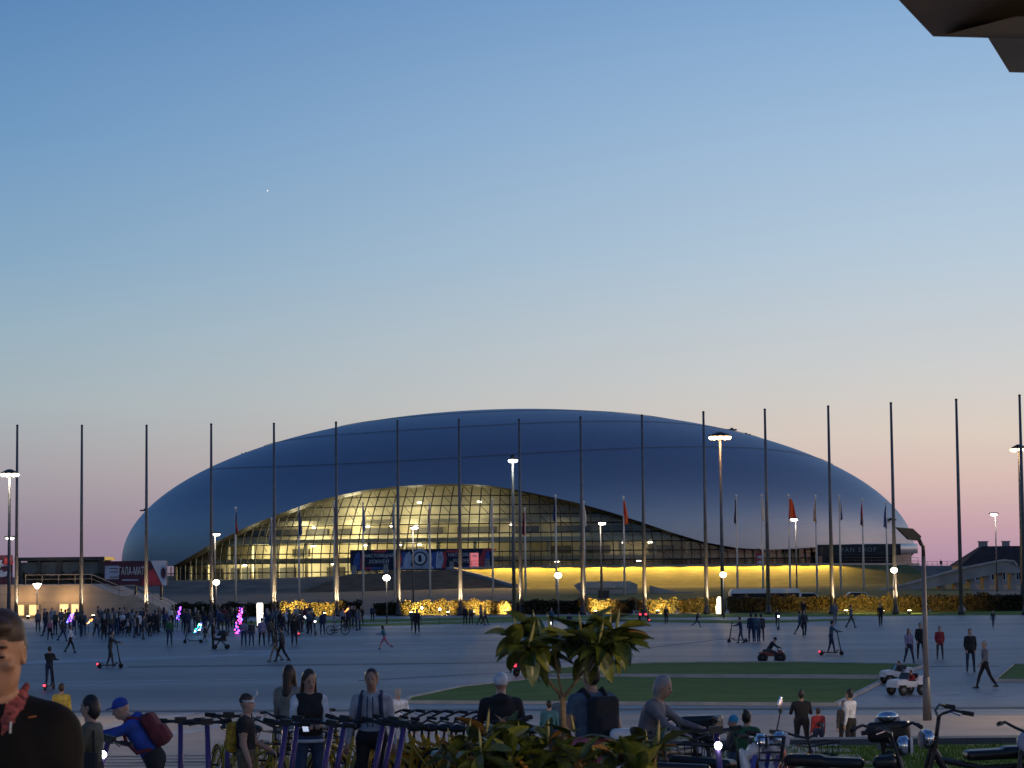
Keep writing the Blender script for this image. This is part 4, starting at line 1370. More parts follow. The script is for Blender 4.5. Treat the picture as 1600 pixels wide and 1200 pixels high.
# black unlit lamp standing on the near plaza
p = on(1449, 1126)
sl = thing('park_lamp', 'unlit black street lamp with flat tilted head on slim grey post', 'street lamp', (p.x, p.y, 0))
D = p.y
hz_ = at(1447, 850, D).z
MB().cyl((0, 0, 0), (0, 0, hz_ - 0.35), 0.085, 0.06, 12).build('post', M['pole_grey'], sl, True)
MB().cyl((0, 0, 0), (0, 0, 1.25), 0.13, 0.10, 12).build('base', M['pole_grey'], sl, True)
ap = [Vector((0, 0, hz_ - 0.36)), Vector((-0.01, 0, hz_ - 0.04))]
hd0 = at(1437, 843, D) - Vector((p.x, p.y, 0))
MB().tube([(0, 0, hz_ - 0.4), (0, 0, hz_ - 0.08), (-0.06, 0, hz_ + 0.0), (hd0.x - 0.02, 0, hd0.z)], 0.055, 8).build('arm', M['black'], sl, True)
q = [at(x, y, D) - Vector((p.x, p.y, 0)) for x, y in ((1400, 824), (1425, 826), (1438, 838), (1436, 845), (1419, 843))]
MB().prism([(v.x, v.z) for v in q], -0.17, 0.17).build('lamp_head', M['black'], sl)
# ---------------------------------------------------------------- people
# slots: 0 skin, 1 hair, 2 top, 3 bottom, 4 shoes, 5 extra, 6 eyes, 7 lips
def human(H=1.72, lean=0, legs=((0, 0, 4), (0, 0, 4)), arms=((4, 8, 12, 0), (4, 8, 12, 0)), head=0, turn=0, hair='short', sleeves=True, shorts=False, skirt=False,
          width=1.0, det=False, drop=0.0, hoodie=False, coat=False, fem=False):
    s = H / 1.75
    pr = []
    rot = lambda v, a: np.array((v[0], v[1] * math.cos(a) - v[2] * math.sin(a), v[1] * math.sin(a) + v[2] * math.cos(a)))
    hip = np.array((0, 0, 0.93 - drop)); la = R(lean)          # facing -Y; leaning forward tips towards -Y
    def T(v):
        d = np.array(v, float) - np.array((0, 0, 0.93))
        return hip + rot(d, la)
    w = width
    up = 2
    # trunk
    pr += [ell(T((0, 0.005, 0.95)), (0.165 * w, 0.12 * w, 0.13), 3, 0.05, (lean, 0, 0)),
           ell(T((0, 0, 1.10)), (0.145 * w * (0.94 if fem else 1), 0.108 * w, 0.17), up, 0.07, (lean, 0, 0)),
           ell(T((0, 0.0, 1.29)), (0.178 * w * (0.93 if fem else 1), 0.122 * w, 0.18), up, 0.07, (lean, 0, 0)),
           cap(T((-0.12 * w, 0.01, 1.40)), T((0.12 * w, 0.01, 1.40)), 0.07, 0.07, up, 0.06),
           cap(T((0, 0.005, 1.40)), T((0, -0.012, 1.53)), 0.062, 0.055, 0, 0.025)]
    if fem: pr += [ell(T((sx * 0.075, -0.085, 1.27)), (0.07, 0.06, 0.065), up, 0.04) for sx in (-1, 1)]
    if coat: pr += [ell(T((0, 0.0, 0.97)), (0.185 * w, 0.14 * w, 0.2), up, 0.05, (lean, 0, 0))]
    if hoodie: pr += [ell(T((0, 0.09, 1.44)), (0.12, 0.07, 0.08), up, 0.04), cap(T((-0.09, -0.03, 1.455)), T((0.09, -0.03, 1.455)), 0.035, 0.035, up, 0.03)]
    # head
    hc = T((0, -0.02, 1.64)); hr = R(lean * 0.5 + head)
    th = R(turn)
    def Hh(x, y, z):
        v = np.array((x * math.cos(th) - y * math.sin(th), x * math.sin(th) + y * math.cos(th), z))
        return hc + rot(v, hr)
    hd = lean * 0.5 + head
    er = (hd, 0, turn)
    pr += [ell(Hh(0, 0.01, 0.02), (0.074, 0.092, 0.105), 0, 0.02, er), ell(Hh(0, -0.03, -0.055), (0.055, 0.06, 0.06), 0, 0.04, er)]
    if det:
        pr += [cap(Hh(0, -0.085, 0.012), Hh(0, -0.104, -0.022), 0.010, 0.014, 0, 0.012), ell(Hh(0, -0.088, -0.058), (0.024, 0.009, 0.009), 7, 0.006, er),
               ell(Hh(0.074, 0.008, -0.005), (0.012, 0.022, 0.032), 0, 0.008, er), ell(Hh(-0.074, 0.008, -0.005), (0.012, 0.022, 0.032), 0, 0.008, er)]
        for sx in (-1, 1):
            pr += [ell(Hh(sx * 0.031, -0.078, 0.012), (0.010, 0.006, 0.0045), 6, 0.004, er), ell(Hh(sx * 0.031, -0.080, 0.032), (0.018, 0.006, 0.004), 1, 0.004, er)]
    if hair in ('short', 'long', 'bob', 'pony', 'bun'):
        pr += [ell(Hh(0, 0.026, 0.036), (0.086, 0.094, 0.104), 1, 0.01, er), ell(Hh(0, 0.05, -0.01), (0.078, 0.065, 0.09), 1, 0.01, er)]
    if hair == 'long':
        pr += [cap(Hh(0, 0.075, 0.0), Hh(0, 0.10, -0.26), 0.065, 0.055, 1, 0.03), cap(Hh(0.065, 0.02, 0.03), Hh(0.085, 0.0, -0.2), 0.03, 0.03, 1, 0.02), cap(Hh(-0.065, 0.02, 0.03), Hh(-0.085, 0.0, -0.2), 0.03, 0.03, 1, 0.02)]
    if hair == 'bob':
        pr += [ell(Hh(0, 0.052, -0.02), (0.09, 0.07, 0.125), 1, 0.02, er)]
    if hair == 'pony':
        pr += [cap(Hh(0, 0.10, 0.04), Hh(0, 0.14, -0.16), 0.035, 0.02, 1, 0.02)]
    if hair == 'bun':
        pr += [ell(Hh(0, 0.07, 0.12), (0.04, 0.04, 0.04), 1, 0.02)]
    if hair == 'cap':
        pr += [ell(Hh(0, 0.012, 0.055), (0.083, 0.098, 0.085), 5, 0.008, er), ell(Hh(0, -0.115, 0.052), (0.062, 0.06, 0.010), 5, 0.012, (er[0] - 6, 0, turn))]
    if hair == 'knit':
        pr += [ell(Hh(0, 0.016, 0.045), (0.088, 0.102, 0.098), 5, 0.008, er)]
    if hair == 'hood':
        pr += [ell(Hh(0, 0.03, 0.03), (0.10, 0.11, 0.125), 2, 0.02, er)]
    if hair == 'band':
        pr += [ell(Hh(0, 0.022, 0.055), (0.080, 0.094, 0.088), 1, 0.01, er), ell(Hh(0, 0.006, 0.035), (0.085, 0.102, 0.026), 5, 0.006, er),
               cap(Hh(0.03, -0.06, 0.06), Hh(0.05, -0.10, 0.17), 0.012, 0.028, 5, 0.01), cap(Hh(0.01, -0.07, 0.06), Hh(0.0, -0.12, 0.14), 0.012, 0.024, 5, 0.01)]
    # arms
    for sx, (fw, ab, el, inw) in zip((-1, 1), arms):
        sh_ = T((sx * 0.166 * w, 0.008, 1.395))
        f, a_ = R(fw), R(ab)
        d1 = np.array((sx * math.sin(a_), -math.sin(f) * math.cos(a_), -math.cos(f) * math.cos(a_)))
        eb = sh_ + d1 * 0.30
        f2 = R(fw + el)
        d2 = np.array((sx * math.sin(a_) * 0.6 - sx * inw, -math.sin(f2), -math.cos(f2))); d2 /= np.linalg.norm(d2)
        wr = eb + d2 * 0.25
        am = 2 if sleeves else 0
        pr += [cap(sh_, sh_ + d1 * 0.13, 0.066, 0.056, up, 0.035), cap(sh_ + d1 * 0.13, eb, 0.055, 0.045, am, 0.02), cap(eb, wr - d2 * 0.02, 0.046, 0.035, am, 0.02)]
        hn = wr + d2 * 0.07
        if det:
            # palm, four bent fingers of unequal length and a thumb off its side
            side = np.cross(d2, (0, 0, 1) if abs(d2[2]) < 0.8 else (0, -1, 0)); side /= np.linalg.norm(side)
            nrm_ = np.cross(side, d2)
            pr += [cap(wr, wr + d2 * 0.02, 0.027, 0.03, 0, 0.015), ell(wr + d2 * 0.055, (0.032, 0.03, 0.035), 0, 0.012)]
            cu = -nrm_ if nrm_[2] > 0 else nrm_
            for q, ln in zip((-0.027, -0.009, 0.009, 0.026), (0.055, 0.066, 0.07, 0.06)):
                b0 = wr + d2 * 0.075 + side * q
                b1 = b0 + (d2 * 0.8 + cu * 0.5) * ln * 0.6
                b2 = b1 + (d2 * 0.3 + cu * 0.9) * ln * 0.55
                pr += [cap(b0, b1, 0.0098, 0.0092, 0, 0.004), cap(b1, b2, 0.0092, 0.008, 0, 0.003)]
            b0 = wr + d2 * 0.035 - sx * side * 0.028 * (1 if side[0] * sx > 0 else -1)
            dirt = (-sx * side * (1 if side[0] * sx > 0 else -1) * 0.7 + d2 * 0.7)
            pr += [cap(b0, b0 + dirt * 0.035, 0.013, 0.011, 0, 0.008), cap(b0 + dirt * 0.035, b0 + dirt * 0.04 + d2 * 0.03, 0.011, 0.009, 0, 0.004)]
        else:
            pr += [cap(wr, hn, 0.032, 0.036, 0, 0.015), cap(hn, hn + d2 * 0.05, 0.03, 0.02, 0, 0.01)]
    # legs
    feet = []
    for sx, (fw, bend, ab) in zip((-1, 1), legs):
        h0 = hip + np.array((sx * 0.09 * w, 0, -0.02))
        f, a_ = R(fw), R(ab)
        d1 = np.array((sx * math.sin(a_), -math.sin(f), -math.cos(f))); d1 /= np.linalg.norm(d1)
        kn = h0 + d1 * 0.43
        f2 = R(fw - bend)
        d2 = np.array((sx * math.sin(a_) * 0.5, -math.sin(f2), -math.cos(f2))); d2 /= np.linalg.norm(d2)
        an = kn + d2 * 0.41
        lo = 0 if shorts else 3
        pr += [cap(h0, kn - d1 * 0.1, 0.088 * w, 0.066, 3, 0.03), cap(kn - d1 * 0.1, kn, 0.068 if not shorts else 0.075, 0.056, 3, 0.02), cap(kn, kn + d2 * 0.16, 0.055, 0.056, lo, 0.025), cap(kn + d2 * 0.16, an, 0.056, 0.04, lo, 0.02)]
        fo = np.array((sx * 0.12, -0.98, 0.0 if bend < 35 or fw > 40 else -0.5)); fo /= np.linalg.norm(fo)
        ft = an + np.array((0, 0, -0.035))
        pr += [cap(ft - fo * 0.05, ft + fo * 0.13, 0.04, 0.034, 4, 0.02)]
    if skirt:
        pr += [cap(hip + np.array((0, 0, 0.0)), hip + np.array((0, 0, -0.38)), 0.15, 0.2, 3, 0.04)]
    for p in pr:
        if p['t'] == 'cap':
            p['a'] = p['a'] * s; p['b'] = p['b'] * s; p['ra'] *= s; p['rb'] *= s
        else:
            p['c'] = p['c'] * s; p['r'] = p['r'] * s
    lowest = min(pbox(p)[0][2] for p in pr)
    return pr, lowest
def cloth(name, c, r=0.85, var=0.18):
    return mat(name, c, r, var=0.3, scale=9, bump=0.7, bscale=13)
SKIN = mat('skin', (0.42, 0.25, 0.18), 0.55, var=0.08, scale=14)
SKIN2 = mat('tanned_skin', (0.36, 0.2, 0.14), 0.55, var=0.08, scale=14)
HAIR = {'black': mat('black_hair', (0.012, 0.010, 0.009), 0.5, var=0.3, scale=40, bump=0.4, bscale=90), 'brown': mat('brown_hair', (0.04, 0.022, 0.014), 0.5, var=0.3, scale=40, bump=0.4, bscale=90), 'grey': mat('grey_hair', (0.28, 0.27, 0.26), 0.6, var=0.2, scale=40, bump=0.4, bscale=90)}
EYE = mat('dark_eye', (0.02, 0.015, 0.012), 0.2, var=0); LIP = mat('lips', (0.32, 0.12, 0.1), 0.5, var=0.1)
CL = {}
for n_, c in dict(black=(0.014, 0.014, 0.017), navy=(0.02, 0.03, 0.07), grey=(0.16, 0.16, 0.18), lgrey=(0.33, 0.34, 0.38), white=(0.62, 0.64, 0.68), red=(0.32, 0.03, 0.035), olive=(0.07, 0.075, 0.055), beige=(0.25, 0.22, 0.19), blue=(0.02, 0.06, 0.33),
                  denim=(0.035, 0.06, 0.12), pink=(0.5, 0.16, 0.22), teal=(0.05, 0.16, 0.19), lilac=(0.26, 0.23, 0.36), yellow=(0.5, 0.36, 0.06), green=(0.04, 0.14, 0.06), khaki=(0.12, 0.10, 0.06), dgrey=(0.05, 0.05, 0.055), slate=(0.06, 0.10, 0.15), sky=(0.03, 0.25, 0.45), maroon=(0.12, 0.02, 0.03)).items():
    CL[n_] = cloth('cloth_' + n_, c)
def mats_for(top='black', bottom='black', hair='black', shoes='dgrey', extra='white', skin_=None):
    return [skin_ or SKIN, HAIR[hair], CL[top], CL[bottom], CL[shoes], CL[extra], EYE, LIP]
def body(name, h, ms, **kw):
    pr, low = human(**kw)
    me = skin(name, pr, h, ms)
    return me, low
def skin_fix(me, ms):
    me.materials.clear()
    for m in ms: me.materials.append(m)
_skin0 = skin
def skin(name, pr, h, ms):
    me = _skin0(name, pr, h)
    mi = np.zeros(len(me.polygons), np.int32)
    me.polygons.foreach_get('material_index', mi)
    for m in ms: me.materials.append(m)
    me.polygons.foreach_set('material_index', mi)
    return me

# templates for the people out on the plaza (origin at the feet)
TPL = {}
def tpl(key, h=0.027, **kw):
    pr, low = human(**kw)
    for p in pr:
        if p['t'] == 'cap': p['a'] = p['a'] - np.array((0, 0, low)); p['b'] = p['b'] - np.array((0, 0, low))
        else: p['c'] = p['c'] - np.array((0, 0, low))
    TPL[key] = (skin('person', pr, h, mats_for()), kw.get('H', 1.72))
tpl('stand', arms=((3, 8, 10, 0), (3, 8, 14, 0)))
tpl('stand_jacket', width=1.1, coat=True, arms=((-4, 10, 28, .3), (-4, 10, 28, .3)), legs=((3, 0, 5), (-3, 2, 5)))
tpl('hold', arms=((25, 8, 75, .4), (25, 8, 75, .4)), hair='long', fem=True, H=1.66)
tpl('walk', legs=((24, 8, 2), (-20, 14, 2)), arms=((-18, 8, 15, 0), (22, 8, 20, 0)))
tpl('walk_bag', legs=((-18, 18, 2), (22, 6, 2)), arms=((15, 8, 20, 0), (-15, 10, 15, 0)), hair='long', fem=True, H=1.66, width=1.05)
tpl('ride', legs=((14, 4, 1), (-6, 12, 1)), arms=((52, 6, 28, .15), (52, 6, 28, .15)), lean=6)
tpl('kid', H=1.2, width=1.08, legs=((14, 4, 3), (-10, 12, 3)), arms=((-10, 14, 20, 0), (20, 14, 25, 0)))
tpl('kid_run', H=1.25, width=1.02, lean=12, legs=((34, 20, 3), (-26, 34, 3)), arms=((-35, 12, 60, 0), (35, 12, 60, 0)), hair='long')
tpl('bend', lean=38, legs=((4, 4, 4), (-2, 4, 4)), arms=((40, 6, 20, .1), (45, 6, 20, .1)))
tpl('drive', H=1.15, drop=0.0, width=1.1, legs=((78, 70, 8), (78, 70, 8)), arms=((48, 10, 35, .2), (48, 10, 35, .2)), lean=14)
tpl('hunch', H=1.6, width=1.15, legs=((72, 75, 16), (72, 75, 16)), arms=((45, 16, 25, .2), (45, 16, 25, .2)), lean=32, hair='knit')
def person(key, loc, face, top, bottom, label, hair='black', H=None, group=None, extra='white', shoes='dgrey', sk=None):
    me, H0 = TPL[key]
    o = bpy.data.objects.new('person', me)
    COL.objects.link(o)
    o.location = loc
    o.rotation_euler.z = R(face)
    k = (H / H0) if H else 1
    o.scale = (k, k, k)
    for i, m in enumerate(mats_for(top, bottom, hair, shoes, extra, sk)):
        o.material_slots[i].link = 'OBJECT'; o.material_slots[i].material = m
    return tag(o, label, 'person', group)
FR, BK, LT, RT = 0, 180, -90, 90          # facing the viewer, away, left, right
def pp(key, x, y, H, face, top, bottom, label, **kw):
    return person(key, on(x, y), face, top, bottom, label, H=H, **kw)
G1 = 'people strolling on the plaza'
pp('walk_bag', 1421, 1037, 1.62, FR + 15, 'lilac', 'navy', 'person in lilac hoodie with loose hair beside the man in black', group=G1)
pp('stand_jacket', 1439, 1030, 1.72, FR, 'black', 'black', 'person in black cap and jacket partly behind the lamp post', group=G1)
pp('stand_jacket', 1469, 1030, 1.55, FR, 'red', 'dgrey', 'person in dark red jacket right of the lamp post', group=G1, hair='brown')
pp('stand_jacket', 1517, 1050, 1.78, FR, 'black', 'navy', 'person in black jacket and jeans with hands in pockets', group=G1)
pp('walk', 1540, 1076, 1.75, LT + 10, 'grey', 'black', 'person in grey hoodie striding left past the small lawn', group=G1, hair='grey')
pp('walk', 652, 990, 1.78, FR, 'black', 'black', 'person in black walking before the low round lamp', group=G1)
pp('stand', 646, 986, 1.6, FR, 'olive', 'dgrey', 'person in olive half hidden behind the walker in black', group=G1)
pp('kid_run', 601, 1015, 1.45, LT, 'teal', 'pink', 'child in teal shirt walking alone on open paving', group=G1)
pp('stand', 727, 977, 1.6, FR, 'black', 'black', 'dark figure standing before the lit hedge, left of a pair', group=G1)
pp('stand', 736, 976, 1.5, FR, 'dgrey', 'black', 'dark figure standing before the lit hedge, right of a pair', group=G1)
pp('walk', 752, 977, 1.7, RT, 'slate', 'black', 'blurred dark walkers left of the young magnolia', group=G1)
pp('walk', 758, 976, 1.6, RT, 'black', 'black', 'second dark walker left of the young magnolia', group=G1)
pp('stand', 582, 972, 1.5, FR, 'navy', 'black', 'child in navy at the gap in the hedge', group=G1)
pp('walk', 440, 1034, 1.8, LT, 'dgrey', 'black', 'person in dark clothes striding in front of the crowd', group=G1)
pp('walk_bag', 430, 1034, 1.66, LT, 'khaki', 'beige', 'person in khaki walking beside the striding one', group=G1, hair='brown')
pp('stand', 265, 1009, 1.72, BK, 'green', 'denim', 'person in green top and jeans standing before the crowd', group=G1)
pp('walk', 110, 1020, 1.6, RT, 'white', 'black', 'person in white shirt with dark trousers walking past the crowd', group=G1)
pp('walk', 1257, 994, 1.7, FR, 'dgrey', 'black', 'dark walker behind the red quad bike', group=G1)
pp('walk', 1330, 993 - 12, 1.7, RT, 'slate', 'dgrey', 'person bending forward on the far plaza', group=G1)
pp('walk', 1305, 975, 1.7, FR, 'grey', 'grey', 'pale figure before the lit pole', group=G1)
pp('walk', 1376, 979, 1.75, FR, 'black', 'black', 'person in black with pale bag near the lit hedge', group=G1)
pp('walk', 1250, 992, 1.6, RT, 'slate', 'navy', 'dark blue walker on the far plaza', group=G1)
pp('stand', 1174, 1003, 1.7, BK, 'navy', 'navy', 'left figure of three close together left of the quad bike', group=G1)
pp('walk', 1182, 1003, 1.75, BK, 'slate', 'denim', 'middle figure of three close together left of the quad bike', group=G1)
pp('stand', 1190, 1002, 1.65, BK, 'dgrey', 'navy', 'right figure of three close together left of the quad bike', group=G1)
pp('ride', 1158, 1005, 1.55, LT, 'navy', 'denim', 'child in navy on a kick scooter facing left', group=G1)
pp('walk', 1041, 975, 1.5, FR, 'black', 'black', 'dark figure right of the pink tail lights', group=G1)
pp('kid_run', 1089, 980, 1.2, RT, 'black', 'navy', 'child with raised arms by the far grass strip', group=G1)
pp('walk', 1552, 979, 1.2, FR, 'dgrey', 'denim', 'small figure on the far plaza below the ramp', group=G1)
pp('stand', 545, 973, 1.5, FR, 'black', 'black', 'dark figure at the end of the lit hedge', group=G1)
pp('walk', 862, 979, 1.5, FR, 'slate', 'black', 'person seen between the magnolia clusters', group=G1)
pp('kid', 890, 986, 1.3, FR, 'navy', 'navy', 'child in navy seen between the magnolia leaves', group=G1)
person('stand', (at(1473, 886, 499).x, 501, P2(1473, 887, 499)[1]), BK, 'black', 'black', 'tiny dark figure standing on the far embankment wall', H=1.7)
pp('walk', 1256, 968, 1.7, FR, 'black', 'black', 'dark figure just above the white headlight', group=G1)
pp('stand', 1215, 988 - 9, 1.3, FR, 'black', 'black', 'rider behind the bright white headlight', group=G1)

# the crowd before the stair building
cr = random.Random(3)
tops = ['black', 'black', 'navy', 'dgrey', 'black', 'grey', 'olive', 'slate', 'dgrey', 'white', 'khaki', 'maroon', 'lgrey', 'denim']
bots = ['black', 'navy', 'denim', 'black', 'dgrey']
def crowd(n, x0, x1, y0, y1, where, grp):
    for i in range(n):
        x = x0 + (x1 - x0) * (i + cr.random() * 0.9) / n
        y = cr.uniform(y0, y1)
        tp_, bo = cr.choice(tops), cr.choice(bots)
        key = cr.choice(['stand_jacket', 'stand_jacket', 'hold', 'stand', 'kid', 'walk', 'walk_bag'])
        H = cr.uniform(1.58, 1.84) if key != 'kid' else cr.uniform(1.05, 1.3)
        pp(key, x, y, H, cr.choice([0, 180, 90, -90, 150, 200, 30]), tp_, bo, '%s in %s top and %s trousers%s %s' % ('child' if key == 'kid' else 'person', {'dgrey': 'charcoal', 'lgrey': 'light grey', 'slate': 'slate blue'}.get(tp_, tp_), {'dgrey': 'charcoal'}.get(bo, bo), ' walking' if 'walk' in key else ' with long hair' if key == 'hold' else '', where), group=grp, hair=cr.choice(['black', 'brown', 'black', 'grey']))
GC = 'crowd gathered before the stairs'
crowd(12, 58, 135, 979, 996, 'below the lamp light patches', GC)
crowd(30, 150, 250, 980, 994, 'near the stair wall', GC)
crowd(14, 246, 330, 977, 992, 'left of the stroller', GC)
crowd(12, 335, 385, 976, 990, 'behind the purple light toy', GC)
crowd(20, 415, 490, 976, 994, 'right of the glowing column', GC)
crowd(10, 535, 566, 978, 987, 'by the long hedge end', GC)
crowd(14, 150, 245, 986, 1000, 'at the crowd front', GC)
pp('stand', 381, 1010, 1.62, BK, 'lilac', 'denim', 'person in mauve top and jeans, first of a standing row', group=GC, hair='brown')
pp('stand', 393, 1010, 1.55, BK, 'dgrey', 'denim', 'person in dark grey and jeans, second of a standing row', group=GC)
pp('stand_jacket', 409, 1009, 1.68, BK, 'lilac', 'black', 'person in pale mauve jacket, third of a standing row', group=GC)
pp('stand', 423, 1007, 1.6, BK, 'khaki', 'dgrey', 'person in khaki, fourth of a standing row', group=GC)
pp('stand', 460, 1008, 1.78, BK, 'black', 'black', 'person in all black at the right end of a standing row', group=GC)
pp('walk', 78, 1000, 1.5, FR, 'pink', 'black', 'child in pink top before the crowd', group=GC)
pp('walk', 98, 1002, 1.7, RT, 'dgrey', 'navy', 'dark walker beside the child in pink', group=GC)
pp('stand', 484, 991, 1.7, FR, 'slate', 'black', 'person left of the big white headlight', group=GC)
pp('stand', 504, 992, 1.7, BK, 'navy', 'navy', 'person right of the big white headlight', group=GC)

# ---------------------------------------------------------------- scooters, bicycles, toys
PURPLE = mat('purple_painted_metal', (0.085, 0.05, 0.18), 0.4, 0.3, var=0.12)
RUB = mat('black_rubber', (0.015, 0.015, 0.016), 0.8, var=0.2)
CHROME = mat('chrome', (0.7, 0.7, 0.72), 0.2, 1.0, var=0.05)
YEL = mat('yellow_painted_metal', (0.52, 0.33, 0.03), 0.4, var=0.12)
def wheel_part(parent, c, r, name='wheel', w=0.05, rim_m=None, spokes=0, n=18):
    """wheel turning about local X"""
    t = MB().tube([(c[0], c[1] + r * math.cos(a), c[2] + r * math.sin(a)) for a in [2 * math.pi * k / n for k in range(n)]], w / 2, 6, closed=True)
    wh = t.build(name, RUB, parent, True)
    rm = MB().tube([(c[0], c[1] + (r - w * .6) * math.cos(a), c[2] + (r - w * .6) * math.sin(a)) for a in [2 * math.pi * k / n for k in range(n)]], w * 0.3, 5, closed=True)
    if spokes:
        for k in range(spokes):
            a = math.pi * 2 * k / spokes
            rm.tube([c, (c[0], c[1] + (r - w * .6) * math.cos(a), c[2] + (r - w * .6) * math.sin(a))], 0.006, 4)
        rm.cyl((c[0] - 0.04, c[1], c[2]), (c[0] + 0.04, c[1], c[2]), 0.03, n=8)
    else:
        rm.cyl((c[0] - w * .4, c[1], c[2]), (c[0] + w * .4, c[1], c[2]), r * 0.7, n=12)
    rm.build('rim', rim_m or M['dark_metal'], wh, True)
    return wh
def kick_scooter(label, loc, rz, group='purple rental kick scooters', stem_m=PURPLE, tail=False, head=False, lean=0, k=1.0):
    """points towards -Y"""
    t = thing('kick_scooter', label, 'scooter', loc, R(rz), group, k)
    t.rotation_euler.y = R(lean)
    MB().box((0, 0.18, 0.15), (0.16, 0.62, 0.05)).box((0, -0.2, 0.2), (0.07, 0.25, 0.06), (R(-30), 0, 0)).build('deck', M['black'], t)
    MB().cyl((0, -0.42, 0.22), (0, -0.26, 1.12), 0.034, 0.03, 10).build('stem', stem_m, t, True)
    MB().cyl((0, -0.45, 0.1), (0, -0.41, 0.28), 0.045, 0.05, 10).build('fork', M['black'], t, True)
    hb = MB().tube([(-0.25, -0.22, 1.16), (-0.1, -0.26, 1.15), (0.1, -0.26, 1.15), (0.25, -0.22, 1.16)], 0.018, 8).box((0, -0.25, 1.16), (0.13, 0.07, 0.07)).build('handlebar', M['black'], t)
    for sx in (-1, 1):
        MB().cyl((sx * 0.15, -0.245, 1.155), (sx * 0.27, -0.215, 1.16), 0.026, n=8).build('grip', RUB, hb)
        MB().tube([(sx * 0.12, -0.28, 1.14), (sx * 0.2, -0.31, 1.13)], 0.008, 5).build('brake_lever', M['black'], hb)
    wheel_part(t, (0, -0.45, 0.11), 0.09, w=0.05)
    wheel_part(t, (0, 0.56, 0.11), 0.09, w=0.05)
    MB().box((0, 0.52, 0.24), (0.08, 0.28, 0.02), (R(15), 0, 0)).build('mudguard', M['black'], t)
    if tail: MB().ball((0, 0.66, 0.2), (0.06, 0.045, 0.05), 8).build('tail_light', M['led_red'], t)
    if head: MB().ball((0, -0.31, 1.0), 0.065 if loc[1] > 60 else 0.04, 10).build('headlight', M['led_white'], t)
    return t
def far_scooter(x, y, rz, label, **kw):
    return kick_scooter(label, on(x, y), rz, group='kick scooters ridden across the plaza', stem_m=M['dark_metal'], **kw)
far_scooter(174, 1044, 90, 'dark kick scooter with red tail light left of the plaza crowd', tail=True)
pp('ride', 172, 1041, 1.72, RT, 'dgrey', 'dgrey', 'person in grey riding a kick scooter with red tail light', group='scooter riders')
far_scooter(1301, 1024, 90, 'dark kick scooter with red tail light behind the lawn', tail=True)
pp('ride', 1299, 1021, 1.70, RT, 'slate', 'navy', 'person in dark blue riding a kick scooter behind the lawn', group='scooter riders')
far_scooter(78, 1078, 172, 'kick scooter with red tail light behind the near man', tail=True)
pp('ride', 77, 1073, 1.60, BK, 'black', 'navy', 'person in black riding a kick scooter away behind the near man', group='scooter riders')
far_scooter(1151, 1004, -90, 'kick scooter under the child in navy')
far_scooter(1216, 985, 0, 'kick scooter with dazzling white headlight on the far plaza', head=True)
far_scooter(1014, 972, 180, 'far kick scooter with red tail light before the lit hedge', tail=True)
far_scooter(468, 994, 180, 'kick scooter with red tail light at the crowd edge', tail=True)
far_scooter(493, 993, 0, 'kick scooter with big white headlight at the crowd edge', head=True)
far_scooter(300, 1005, -90, 'dark kick scooter lying before the stroller')
# lamps that dazzle on the plaza
def lantern(x, y, D, h, w, m, name, label, cat, base=True):
    p = at(x, y, D)
    t = thing(name, label, cat, (p.x, D, 0))
    zc = p.z
    return t, zc
LED = {'violet': glow('violet_led', (0.35, 0.05, 1.0), 5), 'pink': glow('pink_led', (1.0, 0.05, 0.3), 4), 'blue': glow('blue_led', (0.08, 0.1, 1.0), 6), 'green': glow('green_led', (0.0, 1.0, 0.55), 3), 'white': glow('white_led', (1, 0.93, 0.85), 6), 'orange': glow('orange_led', (1.0, 0.3, 0.04), 4)}
def led_toy(x, ytop, ybot, D, cols, label, n=14, wd=0.28, tip=0.25):
    a, zt = P2(x, ytop, D); _, zb_ = P2(x, ybot, D)
    t = thing('light_toy', label, 'light toy', (a, D, 0), group='glowing toys carried in the crowd')
    r = random.Random(int(x))
    MB().cyl((0, 0, 0), (0, 0, zt), 0.02, n=5).build('stick', M['black'], t)
    n = n * 2
    for k in range(n):
        f = k / max(1, n - 1)
        MB().ball((r.uniform(-wd, wd) * (1 - .5 * f) + tip * f, r.uniform(-.1, .1), zb_ + (zt - zb_) * f), r.uniform(0.03, 0.07), 6).build('bulb', LED[r.choice(cols)], t)
led_toy(370, 950, 992, 178, ['pink', 'violet', 'blue', 'pink', 'violet'], 'tall glowing pink and violet light toy by the stroller', 26, 0.3, 0.35)
led_toy(277, 949, 968, 185, ['violet', 'blue', 'violet'], 'violet light toy held up over the crowd', 9, 0.12)
led_toy(107, 960, 972, 182, ['violet', 'blue'], 'violet and blue light toy beside the lamp light patches', 9, 0.2)
led_toy(309, 974, 988, 172, ['green', 'green', 'white', 'blue'], 'green and white light toy left of the stroller', 8, 0.28)
led_toy(539, 951, 956, 190, ['orange'], 'small orange light over the hedge end', 2, 0.03)
led_toy(468, 961, 966, 185, ['white', 'white'], 'pair of white phone lights in the crowd', 3, 0.5)
led_toy(138, 968, 974, 186, ['orange', 'white'], 'small warm light at the edge of the crowd', 3, 0.1)
t = thing('light_column', 'tall glowing white column standing behind the crowd', 'lamp', (at(406, 955, 196).x, 196, 0))
zt = P2(406, 942, 196)[1]
MB().lathe([(0.22, 0.15), (0.25, 0.9), (0.27, zt - 0.15), (0.22, zt)], (0, 0, 0), 14).build('shade', glow('column_shade', (1.0, 0.88, 0.74), 2.2), t, True)
MB().lathe([(0.32, 0), (0.32, 0.12), (0.2, 0.16)], (0, 0, 0), 14).build('base', M['black'], t)
t = thing('light_column', 'small bright white glowing figure at the foot of the orange lamp mast', 'lamp', (at(1124, 955, 231).x, 231, 0))
